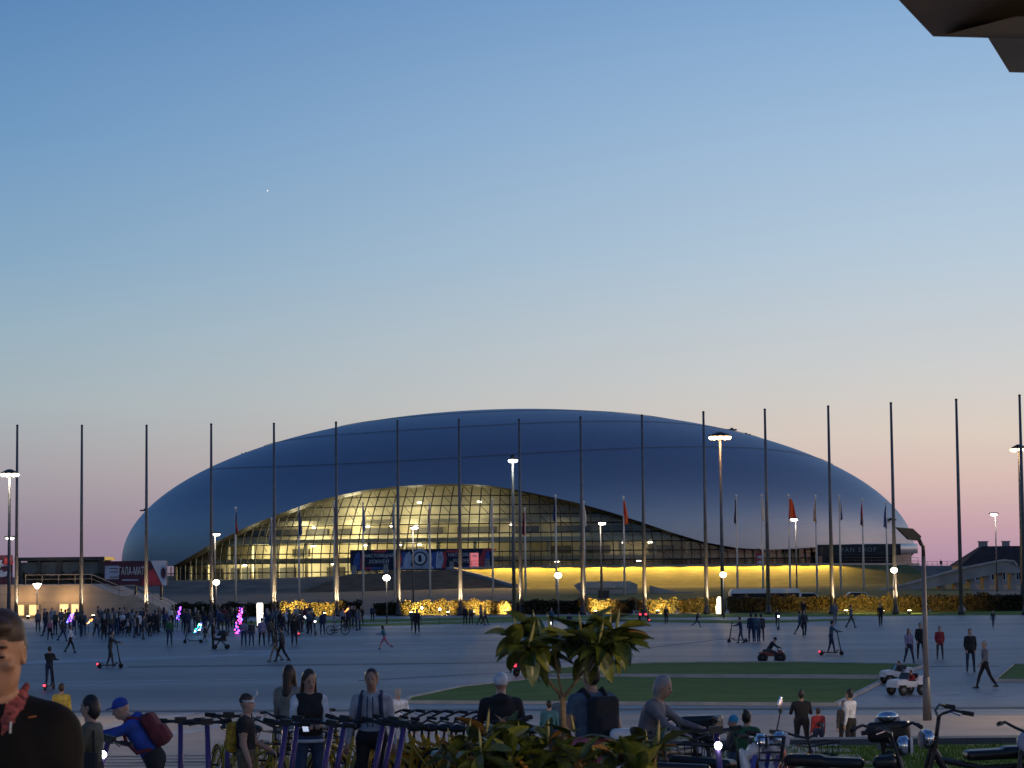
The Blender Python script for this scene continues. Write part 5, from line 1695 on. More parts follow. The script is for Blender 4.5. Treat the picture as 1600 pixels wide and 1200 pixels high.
MB().lathe([(0.3, 0.1), (0.34, 0.8), (0.2, 1.1), (0.26, 1.4), (0.12, 1.7)], (0, 0, 0), 12).build('shade', glow('figure_shade', (1.0, 0.8, 0.45), 6), t, True)
MB().lathe([(0.36, 0), (0.36, 0.1)], (0, 0, 0), 12).build('base', M['black'], t)
for x, y, D, c, lab in ((659, 950, 200, 'white', 'bluish white bicycle lamp before the hedge, left of two'), (687, 952, 200, 'white', 'bluish white bicycle lamp before the hedge, right of two'), (859, 974, 160, 'white', 'white headlight glinting between the magnolia leaves')):
    p = at(x, y, D)
    t = thing('signal_lamp', lab, 'lamp', (p.x, D, 0))
    MB().cyl((0, 0, 0), (0, 0, p.z), 0.02, n=6).build('stick', M['black'], t)
    MB().ball((0, 0, p.z), 0.1, 8).build('bulb', M['led_white'], t)

# ride-on toy cars
def toy_jeep(label, loc, rz, col, tail=True, k=1.0, tall=False):
    """nose towards -Y, about 1.15 m long"""
    t = thing('toy_car', label, 'toy car', loc, R(rz), 'ride-on toy cars', k)
    m = mat('toy_paint_%d' % len(bpy.data.materials), col, 0.35, var=0.06)
    pr = [(-0.56, 0.24), (-0.52, 0.46), (-0.18, 0.50), (-0.10, 0.44), (0.22, 0.42), (0.28, 0.56), (0.54, 0.58), (0.58, 0.26)]
    b = MB()
    n = len(pr)
    V = [(x, y, z) for x in (-0.29, 0.29) for y, z in pr]
    b.add(V, [tuple(range(n)), tuple(range(2 * n - 1, n - 1, -1))] + [(i, n + i, n + (i + 1) % n, (i + 1) % n) for i in range(n)])
    me = b.mesh('body', m); bm = bmesh.new(); bm.from_mesh(me); bmesh.ops.recalc_face_normals(bm, faces=bm.faces)
    bmesh.ops.bevel(bm, geom=bm.edges[:], offset=0.025, segments=2, affect='EDGES'); bm.to_mesh(me); bm.free()
    put('body', me, t)
    for sx in (-1, 1):
        for y in (-0.34, 0.36):
            wheel_part(t, (sx * 0.3, y, 0.17), 0.12, w=0.12, rim_m=M['pole_grey'], n=14)
            MB().box((sx * 0.31, y, 0.35), (0.12, 0.36, 0.05), taper=(0.9, 0.7)).build('mudguard', m, t)
        if tail: MB().box((sx * 0.2, 0.585, 0.44), (0.14, 0.03, 0.12)).build('tail_light', M['led_red'], t)
        MB().lathe([(0.05, 0), (0.05, 0.02)], (sx * 0.18, -0.545, 0.38), 10, 'Y').build('headlight', M['print_white'], t)
    MB().add([(-0.24, -0.12, 0.46), (0.24, -0.12, 0.46), (0.2, -0.02, 0.68), (-0.2, -0.02, 0.68)], [(0, 1, 2, 3)]).tube([(-0.24, -0.12, 0.46), (-0.2, -0.02, 0.68), (0.2, -0.02, 0.68), (0.24, -0.12, 0.46)], 0.015, 5).build('windscreen', M['dark_glass'], t)
    MB().box((0, 0.2, 0.42), (0.42, 0.2, 0.08)).box((0, 0.29, 0.54), (0.42, 0.06, 0.24)).build('seat', M['black'], t)
    MB().tube([(0.1 * math.cos(a), 0.0 + 0.05 * math.sin(a), 0.54 + 0.08 * math.sin(a)) for a in [2 * math.pi * q / 12 for q in range(12)]], 0.012, 5, closed=True).build('steering_wheel', M['black'], t)
    return t
g = on(1416, 1086)
toy_jeep('white ride-on jeep with big wheels and red tail light by the lamp post', g, -62, (0.7, 0.68, 0.70), k=1.12)
person('drive', (g.x + 0.28, g.y + 0.1, 0.02), -62, 'red', 'navy', 'child in red driving the white ride-on jeep', H=1.05)
g = on(1401, 1068)
toy_jeep('silver ride-on toy car crossing the lawn edge behind the white jeep', g, -80, (0.55, 0.57, 0.66), k=1.05, tail=False)
person('drive', (g.x + 0.2, g.y, 0.02), -80, 'dgrey', 'black', 'child in dark top driving the silver toy car', H=1.05, hair='brown')
g = on(826, 1057)
toy_jeep('black ride-on toy car with red tail light at the lawn tip', g, 140, (0.015, 0.012, 0.02), k=1.1)
person('drive', (g.x, g.y - 0.1, 0.02), 140, 'black', 'black', 'child in black driving the toy car at the lawn tip', H=1.1)
g = on(1006, 969)
toy_jeep('far ride-on toy car with two red tail lights', g, 172, (0.02, 0.02, 0.025), k=1.2)
person('drive', (g.x, g.y - 0.1, 0.02), 172, 'black', 'black', 'child driving the far toy car with two red lights', H=1.2)
def quad(label, loc, rz, col, k=1.0):
    t = thing('quad_bike', label, 'quad bike', loc, R(rz), None, k)
    m = mat('quad_paint', col, 0.4, var=0.15)
    for sx in (-1, 1):
        for y in (-0.42, 0.42):
            wheel_part(t, (sx * 0.3, y, 0.22), 0.15, w=0.16, n=14)
            MB().box((sx * 0.28, y, 0.46), (0.24, 0.42, 0.06), taper=(0.85, 0.6)).build('mudguard', m, t)
    MB().box((0, 0, 0.38), (0.26, 0.8, 0.2), taper=(0.7, 0.8)).box((0, -0.4, 0.5), (0.34, 0.26, 0.16), taper=(0.8, 0.5)).build('body', m, t)
    MB().box((0, 0.18, 0.55), (0.24, 0.5, 0.12), taper=(0.85, 0.9)).build('seat', M['black'], t)
    MB().tube([(-0.28, -0.18, 0.76), (-0.1, -0.27, 0.72), (0.1, -0.27, 0.72), (0.28, -0.18, 0.76)], 0.018, 6).cyl((0, -0.3, 0.5), (0, -0.27, 0.73), 0.02, n=6).build('handlebar', M['black'], t)
    for sx in (-1, 1): MB().ball((sx * 0.12, -0.54, 0.5), 0.05, 8).build('headlight', M['print_white'], t)
    return t
g = on(1206, 1035)
quad('small dark red quad bike at the far edge of the lawn', g, 80, (0.22, 0.035, 0.02), 1.0)
person('hunch', (g.x - 0.14, g.y, 0.08), 80, 'black', 'dgrey', 'person in black hunched over the dark red quad bike', H=1.42, extra='black')
# stroller and bicycle by the crowd
g = on(345, 1014)
st_ = thing('stroller', 'black stroller with canopy and four wheels in front of the crowd', 'stroller', g, R(90))
for sx in (-1, 1):
    for y in (-0.38, 0.36): wheel_part(st_, (sx * 0.24, y, 0.13), 0.11, w=0.05)
    MB().tube([(sx * 0.24, 0.36, 0.13), (sx * 0.24, 0.0, 0.55), (sx * 0.24, -0.5, 1.05)], 0.02, 6).tube([(sx * 0.24, -0.38, 0.13), (sx * 0.24, 0.1, 0.62)], 0.02, 6).build('frame', M['black'], st_)
MB().prism([(-0.35, 0.45), (0.35, 0.5), (0.42, 0.72), (0.1, 0.62), (-0.3, 0.9)], -0.2, 0.2).build('seat', M['black'], st_).rotation_euler.z = R(90)
MB().lathe([(0.36, 0), (0.33, 0.15), (0.2, 0.28), (0.02, 0.33)], (0, -0.12, 0.78), 14).build('canopy', M['black'], st_, True)
MB().tube([(-0.24, -0.5, 1.05), (0, -0.55, 1.07), (0.24, -0.5, 1.05)], 0.02, 6).build('handle', M['black'], st_)
pp('stand', 333, 1013, 1.7, RT, 'black', 'black', 'person in black pushing the stroller', group=GC)
pp('kid', 320, 1003, 1.1, RT, 'black', 'dgrey', 'child in black beside the stroller', group=GC)

def bicycle(label, loc, rz, m, group, basket=True, k=1.0, step=True, lean=0, solid=False):
    """front wheel towards -Y"""
    t = thing('bicycle', label, 'bicycle', loc, R(rz), group, k)
    t.rotation_euler.y = R(lean)
    for y in (-0.52, 0.52): wheel_part(t, (0, y, 0.335), 0.31, w=0.05, rim_m=m, spokes=14, n=24)
    f = MB()
    f.tube([(0, -0.42, 0.82), (0, -0.30, 0.55), (0, 0.04, 0.32)], 0.03, 8).tube([(0, 0.04, 0.32), (0, 0.16, 0.8)], 0.024, 8)
    f.tube([(0, -0.42, 0.76), (0, 0.12, 0.6)], 0.022, 8)
    for sx in (-1, 1):
        f.tube([(sx * 0.03, 0.04, 0.32), (sx * 0.05, 0.52, 0.335)], 0.014, 6).tube([(sx * 0.02, 0.14, 0.7), (sx * 0.05, 0.52, 0.335)], 0.012, 6)
        f.tube([(sx * 0.05, -0.52, 0.335), (sx * 0.05, -0.46, 0.66), (0, -0.43, 0.72)], 0.014, 6)
    fr = f.build('frame', m, t)
    for y in (-0.52, 0.52):
        mg = MB()
        A = [R(a) for a in (range(20, 170, 15) if y < 0 else range(10, 160, 15))]
        for a0, a1 in zip(A[:-1], A[1:]):
            mg.add([(-0.03, y - 0.36 * math.cos(a0), 0.335 + 0.36 * math.sin(a0)), (0.03, y - 0.36 * math.cos(a0), 0.335 + 0.36 * math.sin(a0)), (0.03, y - 0.36 * math.cos(a1), 0.335 + 0.36 * math.sin(a1)), (-0.03, y - 0.36 * math.cos(a1), 0.335 + 0.36 * math.sin(a1))], [(0, 1, 2, 3)])
        mg.build('mudguard', m, t)
    MB().prism([(-0.05, 0.28), (0.05, 0.28), (0.05, 0.38), (-0.05, 0.38)], 0.0, 0.5).build('chain_guard', M['black'], t)
    MB().ball((0, 0.2, 0.92), (0.085, 0.14, 0.05), 10).cyl((0, 0.15, 0.75), (0, 0.18, 0.9), 0.015, n=6).build('saddle', M['black'], t, True)
    h = MB().cyl((0, -0.43, 0.8), (0, -0.40, 0.96), 0.016, n=6).tube([(-0.29, -0.18, 1.06), (-0.27, -0.3, 1.07), (-0.17, -0.4, 1.02), (0, -0.40, 0.96), (0.17, -0.4, 1.02), (0.27, -0.3, 1.07), (0.29, -0.18, 1.06)], 0.014, 7)
    hb = h.build('handlebar', M['black'], t, True)
    for sx in (-1, 1):
        MB().cyl((sx * 0.285, -0.28, 1.07), (sx * 0.29, -0.15, 1.06), 0.02, n=7).build('grip', RUB, hb)
        MB().tube([(sx * 0.26, -0.33, 1.06), (sx * 0.27, -0.22, 1.02)], 0.008, 5).build('brake_lever', CHROME, hb)
    if basket:
        b = MB()
        x0, y0, z0_, x1, y1, z1_ = 0.16, -0.72, 0.66, 0.2, -0.44, 0.92
        for z, xx, ya in ((0.66, 0.14, -0.68), (0.78, 0.165, -0.70), (0.92, 0.19, -0.73)):
            b.tube([(-xx, ya, z), (xx, ya, z), (xx, -0.45, z), (-xx, -0.45, z)], 0.010, 5, closed=True)
        for fx in np.linspace(-1, 1, 6):
            b.tube([(0.14 * fx, -0.68, 0.66), (0.19 * fx, -0.73, 0.92)], 0.005, 4).tube([(0.14 * fx, -0.68, 0.66), (0.14 * fx, -0.45, 0.66)], 0.005, 4)
        b.build('basket', M['black'], t)
    MB().lathe([(0.035, 0), (0.035, 0.03)], (0, -0.5, 0.86), 8, 'Y').build('headlight', M['print_white'], t)
    ped = MB().cyl((-0.09, 0.04, 0.32), (0.09, 0.04, 0.32), 0.02, n=6).tube([(0.09, 0.04, 0.32), (0.1, -0.05, 0.18)], 0.012, 5).tube([(-0.09, 0.04, 0.32), (-0.1, 0.13, 0.46)], 0.012, 5)
    ped.build('cranks', CHROME, t)
    for sx, y, z in ((0.15, -0.05, 0.18), (-0.15, 0.13, 0.46)): MB().box((sx, y, z), (0.1, 0.07, 0.025)).build('pedal', M['black'], t)
    return t
g = on(528, 992)
bicycle('bicycle crossing behind the crowd at the lit hedge', g, 90, M['pole_grey'], None, False)
pp('ride', 522, 989, 1.5, RT, 'lgrey', 'lgrey', 'child in pale clothes at the bicycle by the lit hedge', group=G1)

# rows of yellow rental bicycles on the promenade
GY = 'yellow rental bicycles'
def T_at(x, D, z=ZT): return Vector((xat(x, D, z), D, z))
for i in range(9):
    x = 640 + i * 22
    D = 29.6 - 0.1 * i
    bicycle('yellow rental bicycle, %s in the row counted from the man in grey' % ('first', 'second', 'third', 'fourth', 'fifth', 'sixth', 'seventh', 'eighth', 'ninth')[i], T_at(x, D), 228 + rng.uniform(-4, 4), YEL, GY, False, lean=rng.uniform(3, 6))
for i, (x, D, rz, lab) in enumerate(((352, 29.6, 20, 'yellow bicycle behind the boy with the headband'), (402, 29.2, 30, 'yellow bicycle right of the boy with the headband'), (428, 30.2, 24, 'yellow bicycle left of the girl with the phone'),
                            (535, 29.6, -30, 'yellow bicycle between the girl and the man in grey'), (556, 30.4, -40, 'yellow bicycle just left of the man in grey'))):
    bicycle(lab, T_at(x, D), rz, YEL, GY, lean=4)
for x, D, rz, ln, lab in ((282, 26.5, 8, 0, 'purple kick scooter standing alone right of the boy in blue'), (330, 26.2, 6, -2, 'purple kick scooter left of the boy with the headband, front one'), (350, 27.4, 10, 2, 'purple kick scooter left of the boy with the headband, rear one'),
                      (445, 26.0, -12, 5, 'purple kick scooter left of the girl with the phone'), (468, 26.6, -16, 4, 'purple kick scooter before the girl with the phone'), (520, 25.8, -22, 6, 'purple kick scooter right of the girl with the phone'),
                      (543, 26.6, -25, 6, 'purple kick scooter beside the gap with a yellow bicycle'), (592, 26.0, -18, 8, 'purple kick scooter in front of the man in grey'), (610, 26.4, -20, 8, 'purple kick scooter at the right arm of the man in grey'), (630, 25.6, -22, 7, 'purple kick scooter at the left end of the bicycle row'),
                      (800, 26.0, 20, -5, 'purple kick scooter before the person in white cap')):
    kick_scooter(lab, T_at(x, D + 1.0), rz, lean=ln)
kick_scooter('purple kick scooter with lit headlight among the mopeds', T_at(1122, 25.0), 8, lean=-3, head=True)
kick_scooter('purple kick scooter with glowing lamp leaned on by the boy in blue', T_at(166, 25.0), -30, lean=12, head=True)
# ---------------------------------------------------------------- people on the promenade
def fg(label, x, D, face, ms, z=ZT, h=0.0105, group=None, **kw):
    pr, low = human(det=True, **kw)
    for p in pr:
        if p['t'] == 'cap': p['a'] = p['a'] - np.array((0, 0, low)); p['b'] = p['b'] - np.array((0, 0, low))
        else: p['c'] = p['c'] - np.array((0, 0, low))
    me = skin('person', pr, h, ms)
    o = put('person', me, None, (xat(x, D, z + 1.2), D, z), (0, 0, R(face)))
    return tag(o, label, 'person', group)
def backpack(parent, m, H=1.7, lean=0, straps=True, strap_m=None, w=0.15, y0=0.17):
    s = H / 1.75
    hip = Vector((0, 0, 0.93)); la = R(lean)
    E_ = Matrix.Rotation(la, 3, 'X')
    T = lambda v: tuple((hip + E_ @ (Vector(v) - hip)) * s)
    pr = [rbox(T((0, y0 + 0.02, 1.22)), np.array((w, 0.085, 0.21)) * s, 0, 0.03, (lean, 0, 0), 0.06), rbox(T((0, y0 + 0.1, 1.13)), np.array((w * .72, 0.045, 0.1)) * s, 0, 0.02, (lean, 0, 0), 0.035)]
    me = skin('backpack', pr, 0.014, [m])
    o = put('backpack', me, parent)
    if straps:
        for sx in (-1, 1):
            b = MB().tube([T((sx * 0.1, 0.12, 1.42)), T((sx * 0.115, 0.02, 1.495)), T((sx * 0.12, -0.09, 1.44)), T((sx * 0.135, -0.14, 1.28)), T((sx * 0.155, -0.10, 1.1)), T((sx * 0.15, 0.06, 1.04))], 0.024, 6)
            b.build('strap', strap_m or m, o, True)
    return o
# woman in grey green jacket facing left
w = fg('person with dark bob in grey green jacket carrying a black shoulder bag', 142, 24.2, LT - 8, [SKIN, HAIR['black'], CL['olive'], CL['black'], CL['black'], CL['black'], EYE, LIP], H=1.58, hair='bob', fem=True, width=1.12, arms=((20, 8, 62, .3), (12, 10, 30, .1)), head=8)
bag = skin('shoulder_bag', [rbox((0.25, 0.02, 0.92), (0.05, 0.14, 0.13), 0, 0.02, (0, 0, 0), 0.04)], 0.014, [CL['black']])
b_ = put('shoulder_bag', bag, w)
MB().tube([(0.22, -0.08, 1.0), (0.15, -0.05, 1.28), (0.10, 0.0, 1.33), (0.16, 0.08, 1.25), (0.22, 0.1, 1.0)], 0.012, 6).build('strap', CL['black'], b_, True)
# boy in blue bending over the scooter
w = fg('boy in blue cap and blue hoodie bending forward with a red backpack', 243, 25.6, LT - 6, [SKIN, HAIR['brown'], CL['blue'], CL['black'], CL['dgrey'], CL['blue'], EYE, LIP], H=1.6, lean=34, head=4, hair='cap', hoodie=True, width=1.06, legs=((8, 6, 4), (-8, 10, 4)), arms=((74, 5, 8, .1), (66, 5, 10, .1)))
backpack(w, CL['maroon'], 1.6, 34)
# boy with headband
w = fg('boy with white and pink headband, black shirt with yellow print', 384, 27.0, RT - 6, [SKIN, HAIR['brown'], CL['black'], CL['khaki'], CL['dgrey'], CL['white'], EYE, LIP], H=1.44, hair='band', sleeves=False, shorts=True, width=1.08, arms=((4, 8, 16, 0), (16, 8, 46, .1)), head=4)
yp = mat('yellow_print', (0.38, 0.24, 0.02), 0.8, var=0.7, scale=14)
pm = skin('backpack', [rbox((0.05, 0.15, 0.98), (0.13, 0.07, 0.17), 0, 0.02, (0, 0, 0), 0.05), ell((0.05, 0.2, 0.9), (0.09, 0.06, 0.08), 0, 0.03)], 0.014, [yp])
put('backpack', pm, w)
# girl with phone, and the one behind her
w = fg('girl with long dark hair in black vest and pale sleeves looking at her phone', 483, 28.0, FR + 14, [SKIN, HAIR['brown'], CL['white'], CL['denim'], CL['dgrey'], CL['black'], EYE, LIP], H=1.66, hair='long', fem=True, head=24, turn=10, arms=((14, 8, 78, .62), (14, 8, 78, .62)), legs=((2, 0, 3), (-2, 3, 5)))
vest = []
prv, lowv = human(H=1.66, fem=True, arms=((14, 8, 78, .62), (14, 8, 78, .62)))
for p in prv:
    if p['m'] == 2 and p['t'] == 'ell': p['r'] = p['r'] + 0.014; vest.append(p)
vest.append(cap((-0.11, 0.0, 1.345), (0.11, 0.0, 1.345), 0.07, 0.07, 0, 0.04))
vest.append(ell((0, 0.0, 0.98), (0.165, 0.125, 0.12), 0, 0.05))
for p in vest:
    p['m'] = 0
    if p['t'] == 'ell': p['c'] = p['c'] - np.array((0, 0, lowv))
put('vest', skin('vest', vest, 0.012, [CL['black']]), w)
hem = MB().tube([(0.165 * math.cos(a), 0.125 * math.sin(a), 0.865) for a in [2 * math.pi * k / 20 for k in range(20)]], 0.022, 6, closed=True)
hem.build('shirt_hem', CL['white'], w, True)
gx = w.matrix_world
ph = MB().box((0, 0, 0), (0.075, 0.15, 0.011), (R(35), 0, R(0))).build('phone', M['black'], None)
ph.location = Vector((w.location.x - 0.01, w.location.y - 0.40, ZT + 1.03)); ph.rotation_euler.z = R(14)
tag(ph, 'black phone held in both hands by the girl in the vest', 'phone')
scr = MB().box((0, 0, 0), (0.066, 0.13, 0.002), (R(35), 0, 0)).build('screen', glow('phone_screen', (0.7, 0.8, 1.0), 0.6), ph)
scr.location = (0, -0.004, 0.0065)
fg('person with long brown hair and beige top half hidden behind the girl', 452, 30.6, BK - 20, [SKIN, HAIR['brown'], CL['beige'], CL['lgrey'], CL['dgrey'], CL['black'], EYE, LIP], H=1.62, hair='long', fem=True, arms=((10, 8, 30, 0), (10, 8, 30, 0)))
# man in grey hoodie
w = fg('bearded man in grey hoodie and black shorts with dark backpack straps', 581, 28.0, FR - 4, [SKIN2, HAIR['brown'], CL['lgrey'], CL['black'], CL['white'], CL['black'], EYE, LIP], H=1.66, hair='short', hoodie=True, shorts=True, width=1.15, arms=((6, 12, 14, 0), (4, 12, 12, 0)), head=6)
backpack(w, CL['navy'], 1.66, 0, True, CL['navy'], 0.14)
for sx in (-1, 1):
    MB().tube([(sx * 0.03, -0.145, 1.37), (sx * 0.035, -0.16, 1.2), (sx * 0.03, -0.15, 1.02)], 0.007, 5).build('drawstring', CL['navy'], w)
fg('person with grey hair in white shirt behind the man in grey', 622, 58.0, BK, [SKIN2, HAIR['grey'], CL['white'], CL['dgrey'], CL['dgrey'], CL['black'], EYE, LIP], z=0.0, h=0.014, H=1.60, hair='short', width=1.15, arms=((20, 14, 60, .3), (20, 14, 60, .3)))
fg('child in yellow top behind the near man', 96, 62.0, BK, [SKIN, HAIR['brown'], CL['yellow'], CL['navy'], CL['dgrey'], CL['yellow'], EYE, LIP], z=0.0, h=0.016, H=1.62, hair='short', width=1.15)
# person in white cap
w = fg('person in white knitted cap and black jacket seen from behind', 783, 27.6, BK, [SKIN, HAIR['grey'], CL['black'], CL['black'], CL['black'], CL['white'], EYE, LIP], H=1.62, hair='knit', hoodie=True, width=1.22, arms=((12, 14, 40, .2), (12, 14, 40, .2)))
# man walking with slate shirt and black backpack
w = fg('large man in slate blue shirt with black backpack behind the magnolia trunk', 925, 25.4, BK + 30, [SKIN2, HAIR['black'], CL['slate'], CL['pink'], CL['dgrey'], CL['black'], EYE, LIP], H=1.82, hair='short', sleeves=False, shorts=True, width=1.28, legs=((12, 4, 2), (-10, 10, 2)), arms=((-10, 10, 15, 0), (12, 10, 20, 0)))
backpack(w, CL['black'], 1.82, 0, True, CL['black'], 0.16, 0.2)
# woman leaning on handlebar
fg('person with grey hair in grey jacket bending to a bicycle handlebar', 1004, 26.6, RT - 20, [SKIN, HAIR['grey'], CL['grey'], CL['white'], CL['dgrey'], CL['black'], EYE, LIP], H=1.66, lean=20, head=10, hair='bob', fem=True, width=1.12, arms=((44, 8, 20, .1), (50, 6, 24, .1)))
# children and parents on the lower plaza
fg('child in blue shirt crouched left of the magnolia trunk', 858, 56.0, BK, [SKIN, HAIR['black'], CL['teal'], CL['navy'], CL['dgrey'], CL['black'], EYE, LIP], z=0.0, h=0.015, H=1.38, width=1.2)
fg('child in grey blue shirt directly behind the magnolia trunk', 877, 57.0, BK, [SKIN, HAIR['black'], CL['slate'], CL['navy'], CL['dgrey'], CL['black'], EYE, LIP], z=0.0, h=0.015, H=1.52, width=1.2)
fg('person in black coat holding a child, seen from behind', 1252, 57.0, BK, [SKIN, HAIR['black'], CL['black'], CL['black'], CL['black'], CL['black'], EYE, LIP], z=0.0, h=0.015, H=1.5, hair='bun', width=1.25, arms=((30, 14, 60, .3), (30, 14, 60, .3)))
fg('child in red jacket beside the person in black coat', 1278, 56.5, BK + 20, [SKIN, HAIR['brown'], CL['red'], CL['navy'], CL['dgrey'], CL['black'], EYE, LIP], z=0.0, h=0.015, H=1.12, width=1.25)
fg('person in pale blue shirt and black trousers seen from the side', 1328, 56.0, LT - 40, [SKIN, HAIR['black'], CL['white'], CL['black'], CL['black'], CL['black'], EYE, LIP], z=0.0, h=0.015, H=1.56, hair='bun', fem=True, width=1.15, arms=((10, 8, 40, .2), (-10, 12, 20, 0)))
fg('dark haired child beside the person in pale blue shirt', 1319, 57.0, FR, [SKIN, HAIR['black'], CL['dgrey'], CL['black'], CL['black'], CL['black'], EYE, LIP], z=0.0, h=0.016, H=1.25, width=1.1)
fg('small child in blue hat among the mopeds', 1146, 29.0, LT, [SKIN, HAIR['black'], CL['dgrey'], CL['slate'], CL['dgrey'], CL['sky'], EYE, LIP], H=1.03, hair='knit', width=1.25, arms=((30, 10, 40, .1), (30, 10, 40, .1)))
fg('small dark haired child in green top among the mopeds', 1166, 28.4, BK - 30, [SKIN, HAIR['black'], CL['green'], CL['black'], CL['dgrey'], CL['sky'], EYE, LIP], H=1.12, hair='bun', width=1.25, arms=((30, 10, 40, .1), (30, 10, 40, .1)))

# the near man: cut by the picture's edge, so his head gets more shape
def near_man():
    D = 7.6
    hc = at(-1, 1023, D)
    H = 1.78; s = H / 1.75
    z0_ = hc.z - 1.64 * s
    pr, low = human(H=H, det=False, hair='none', width=1.02, turn=-4, head=9, arms=((6, 9, 20, .1), (22, 14, 66, .5)))
    T = R(-4); P_ = R(9)
    hcl = np.array((0, -0.02, 1.64)) * s
    def Hh(x, y, z):
        v = np.array((x * math.cos(T) - y * math.sin(T), x * math.sin(T) + y * math.cos(T), z)) * s
        return hcl + np.array((v[0], v[1] * math.cos(P_) - v[2] * math.sin(P_), v[1] * math.sin(P_) + v[2] * math.cos(P_)))
    er = (9, 0, -4)
    add = []
    add += [ell(Hh(0, -0.035, -0.085), (0.042, 0.045, 0.035), 0, 0.03, er), ell(Hh(0.043, -0.01, -0.06), (0.017, 0.045, 0.03), 0, 0.03, er), ell(Hh(-0.043, -0.01, -0.06), (0.017, 0.045, 0.03), 0, 0.03, er),
            ell(Hh(0, -0.075, 0.045), (0.058, 0.018, 0.016), 0, 0.02, er), cap(Hh(0, -0.086, 0.025), Hh(0, -0.112, -0.024), 0.010, 0.0135, 0, 0.012),
            ell(Hh(0.014, -0.098, -0.027), (0.010, 0.012, 0.009), 0, 0.008, er), ell(Hh(-0.014, -0.098, -0.027), (0.010, 0.012, 0.009), 0, 0.008, er)]
    for sx in (-1, 1):
        add += [ell(Hh(sx * 0.034, -0.094, 0.014), (0.017, 0.013, 0.012), None, 0.012, er, True),
                ell(Hh(sx * 0.034, -0.073, 0.014), (0.014, 0.013, 0.012), 0, 0.004, er), ell(Hh(sx * 0.034, -0.084, 0.010), (0.012, 0.004, 0.0035), 6, 0.002, er),
                ell(Hh(sx * 0.036, -0.087, 0.040), (0.021, 0.007, 0.0045), 1, 0.003, er), ell(Hh(sx * 0.05, -0.062, -0.018), (0.02, 0.02, 0.016), 0, 0.02, er),
                ell(Hh(sx * 0.077, 0.012, -0.002), (0.010, 0.021, 0.033), 0, 0.006, er), ell(Hh(sx * 0.083, 0.008, 0.0), (0.006, 0.011, 0.02), None, 0.004, er, True)]
    add += [ell(Hh(0, -0.092, -0.053), (0.023, 0.009, 0.006), 7, 0.004, er), ell(Hh(0, -0.090, -0.064), (0.021, 0.010, 0.007), 7, 0.004, er), ell(Hh(0, -0.088, -0.095), (0.02, 0.015, 0.014), 0, 0.015, er)]
    # hair: short sides, fuller top
    add += [ell(Hh(0, 0.018, 0.068), (0.080, 0.098, 0.075), 1, 0.006, er), ell(Hh(0, 0.05, 0.02), (0.0785, 0.075, 0.075), 1, 0.006, er), ell(Hh(0.0, -0.05, 0.098), (0.058, 0.045, 0.03), 1, 0.012, er)]
    # jacket with raised collar and plaid lining
    add += [ell(np.array((0, 0.05, 1.45)) * s, (0.15, 0.12, 0.075), 2, 0.04), cap(np.array((-0.15, 0.01, 1.40)) * s, np.array((0.15, 0.01, 1.40)) * s, 0.09, 0.09, 2, 0.05),
            ell(np.array((0, -0.03, 1.25)) * s, (0.21, 0.15, 0.24), 2, 0.06), ell(np.array((0.17, 0, 1.33)) * s, (0.085, 0.10, 0.12), 2, 0.05), ell(np.array((-0.17, 0, 1.33)) * s, (0.085, 0.10, 0.12), 2, 0.05)]
    for sx in (-1, 1):
        add += [cap(np.array((sx * 0.075, 0.05, 1.54)) * s, np.array((sx * 0.05, -0.11, 1.44)) * s, 0.012, 0.014, 5, 0.01), cap(np.array((sx * 0.05, -0.11, 1.44)) * s, np.array((sx * 0.02, -0.155, 1.33)) * s, 0.013, 0.013, 5, 0.01)]
    ms = [mat('face_skin', (0.36, 0.19, 0.115), 0.5, var=0.16, scale=30, bump=0.1, bscale=160), mat('short_brown_hair', (0.03, 0.016, 0.01), 0.55, var=0.4, scale=60, bump=0.6, bscale=140), mat('black_jacket', (0.0045, 0.0045, 0.005), 0.8, var=0.4, scale=8, bump=0.9, bscale=9, spec=0.2), CL['navy'], CL['black'],
          mat('red_plaid_lining', (0.22, 0.05, 0.05), 0.85, var=0.8, scale=45), EYE, mat('man_lips', (0.30, 0.12, 0.09), 0.5, var=0.1)]
    allp = pr + add
    me = skin('person', allp, 0.0062, ms)
    o = put('person', me, None, (hc.x, hc.y, z0_), (0, 0, 0))
    tag(o, 'man with short brown hair in black jacket with red plaid collar', 'person')
    # small white badge, orange stitching and zip lie on the cloth: found by looking along the line of sight
    from mathutils.bvhtree import BVHTree
    bv = BVHTree.FromPolygons([v.co.copy() for v in me.vertices], [tuple(p.vertices) for p in me.polygons])
    off = Vector((hc.x, hc.y, z0_))
    def hit(x, y):
        q, nn, _, _ = bv.ray_cast(Vector((0, 0, CAM_Z)) - off, ray(x, y).normalized())
        return q + ray(x, y).normalized() * -0.004 if q is not None else None
    q = hit(58, 1086)
    if q is not None: MB().lathe([(0.009, 0), (0.009, 0.004)], (q.x, q.y, q.z), 12, 'Y').build('badge', M['print_white'], o)
    for name, a_, b_, w_, m_ in (('zip', (17, 1128), (16, 1146), 0.006, M['pole_white']), ('stitched_logo', (44, 1121), (57, 1119), 0.004, mat('orange_stitching', (0.25, 0.08, 0.02), 0.7, var=0.2))):
        p1, p2 = hit(*a_), hit(*b_)
        if p1 is not None and p2 is not None: MB().bar(p1, p2, w_, 0.005).build(name, m_, o)
near_man()

